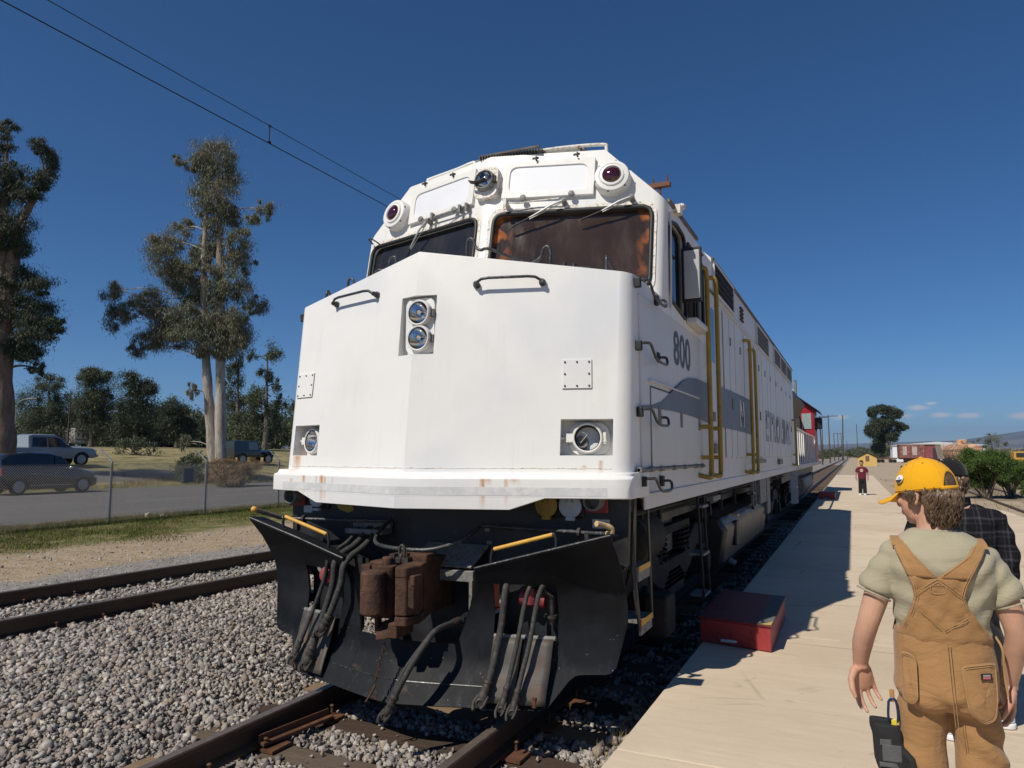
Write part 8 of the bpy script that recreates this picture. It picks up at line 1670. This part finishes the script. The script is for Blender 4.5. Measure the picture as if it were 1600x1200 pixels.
cap_mesh(P2, H2, 1.03, cloth('black_cap_cloth', (.012, .012, .013)), 'cap', False, False); b = MB(); b.ell(H2 @ Vector((0, -.010, .1345)), (.0775, .0945, .0905), 18, 12, H2.to_3x3()); HR2 = remesh('hair', b, HAIR1, P2, .008, 3); strands(P2, H2, 1.0, HAIR1, 130, 1.8, 2*math.pi-1.8, .05, .12, .045, .6, HR2, 'hair_locks', .0038, 8)

# ---------------------------------------------------------------- far boy in maroon shirt, facing the camera
P3 = thing('person', 'person in maroon t-shirt and black trousers standing far down the platform', 'person', (3.22, 32.0, .15), local=True, rot=R(176)); SKIN3 = skin_mat('tan_skin', (.42, .24, .17)); MAROON = cloth('maroon_shirt_cloth', (.13, .018, .032)); K3 = .90
T3 = [(.62, .14, .10), (.70, .155, .115), (.80, .155, .112), (.95, .150, .105), (1.10, .165, .105), (1.18, .168, .10), (1.22, .15, .09), (1.25, .10, .075), (1.28, .058, .055)]
A3 = {s: [(s*.155, 0, 1.19), (s*.20, .0, 1.07), (s*.225, .0, .94), (s*.24, .02, .84), (s*.245, .04, .74)] for s in (-1, 1)}; L3 = {s: [(s*.075, 0, .66), (s*.085, .0, .38), (s*.095, -.0, .07)] for s in (-1, 1)}
S3 = Matrix.Scale(K3, 4); H3 = Matrix.Translation((0, .02, 1.30)) @ Matrix.Rotation(R(-8), 4, 'Z')
def sc3(m): m.V = [tuple(Vector(v)*K3) for v in m.V]; return m
b = MB(); b.loft([sring(0, 0, z, a-.01, c-.01) for z, a, c in T3]); b.tube([(0, 0, 1.24), H3 @ Vector((0, -.01, .06))], [.055, .052], 14); headm(b, H3, 1.0)
for s in (-1, 1): chain(b, A3[s], [.045, .042, .034, .030, .024], 12); hand(b, A3[s][-1], (0, .1, -1), (-s, .2, 0), s, .4); chain(b, L3[s], [.07, .05, .036], 12)
BODY3 = remesh('body', sc3(b), SKIN3, P3, .007, 4); b = MB()
for s in (-1, 1): b.ell(H3 @ Vector((s*.031, .087, .110)), (.011, .009, .006), 8, 6)
sc3(b).build('eyes', M('eye_dark', (.03, .02, .015), .2), BODY3)
b = MB(); b.loft([sring(0, 0, z, a+.014, c+.014) for z, a, c in ((.72, .158, .115),)+tuple(T3[2:8])])
for s in (-1, 1): b.tube([(s*.13, 0, 1.195), (s*.185, 0, 1.10), (s*.215, 0, 1.02)], [.068, .072, .074], 14)
SH3 = remesh('shirt', sc3(b), MAROON, P3, .009, 4); b = MB(); b.prism([(.068*math.cos(a), .1165+.0, 1.09+.068*math.sin(a)) for a in np.linspace(0, 2*math.pi, 28, False)], (0, .016, 0)); PR = sc3(b).build('shirt_print', M('pale_print', (.62, .47, .38), .8, var=.1, scale=40), SH3); b = MB(); b.prism([(.05*math.cos(a), .132, 1.09+.03*math.sin(a)) for a in np.linspace(0, 2*math.pi, 28, False)], (0, .003, 0)); sc3(b).build('print_band', MAROON, PR); b = MB(); b.prism([(.03*math.cos(a), .134, 1.085+.02*math.sin(a)) for a in np.linspace(0, 2*math.pi, 20, False)], (0, .003, 0)); sc3(b).build('print_centre', M('pale_print2', (.7, .55, .42), .8), PR)
b = MB(); b.loft([sring(0, 0, z, a, c) for z, a, c in ((.58, .14, .11), (.66, .16, .12), (.76, .16, .115))])
for s in (-1, 1): P_ = bez(L3[s], 6); b.tube(P_, list(np.linspace(.088, .078, len(P_))), 14)
remesh('trousers', sc3(b), PANT2, P3, .010, 3)
for s in (-1, 1): b = MB(); b.ell((s*.097, .05, .045), (.046, .12, .042), 14, 10); b.box(s*.097-.046, s*.097+.046, -.06, .16, 0, .025); remesh('sneaker', sc3(b), SHOEW, P3, .009, 2)
b = MB(); b.ell(H3 @ Vector((0, -.012, .158)), (.083, .098, .082), 18, 12); b.ell(H3 @ Vector((0, .04, .205)), (.07, .06, .04), 14, 10); HR3 = remesh('hair', sc3(b), M('black_hair', (.012, .010, .009), .5), P3, .008, 3)
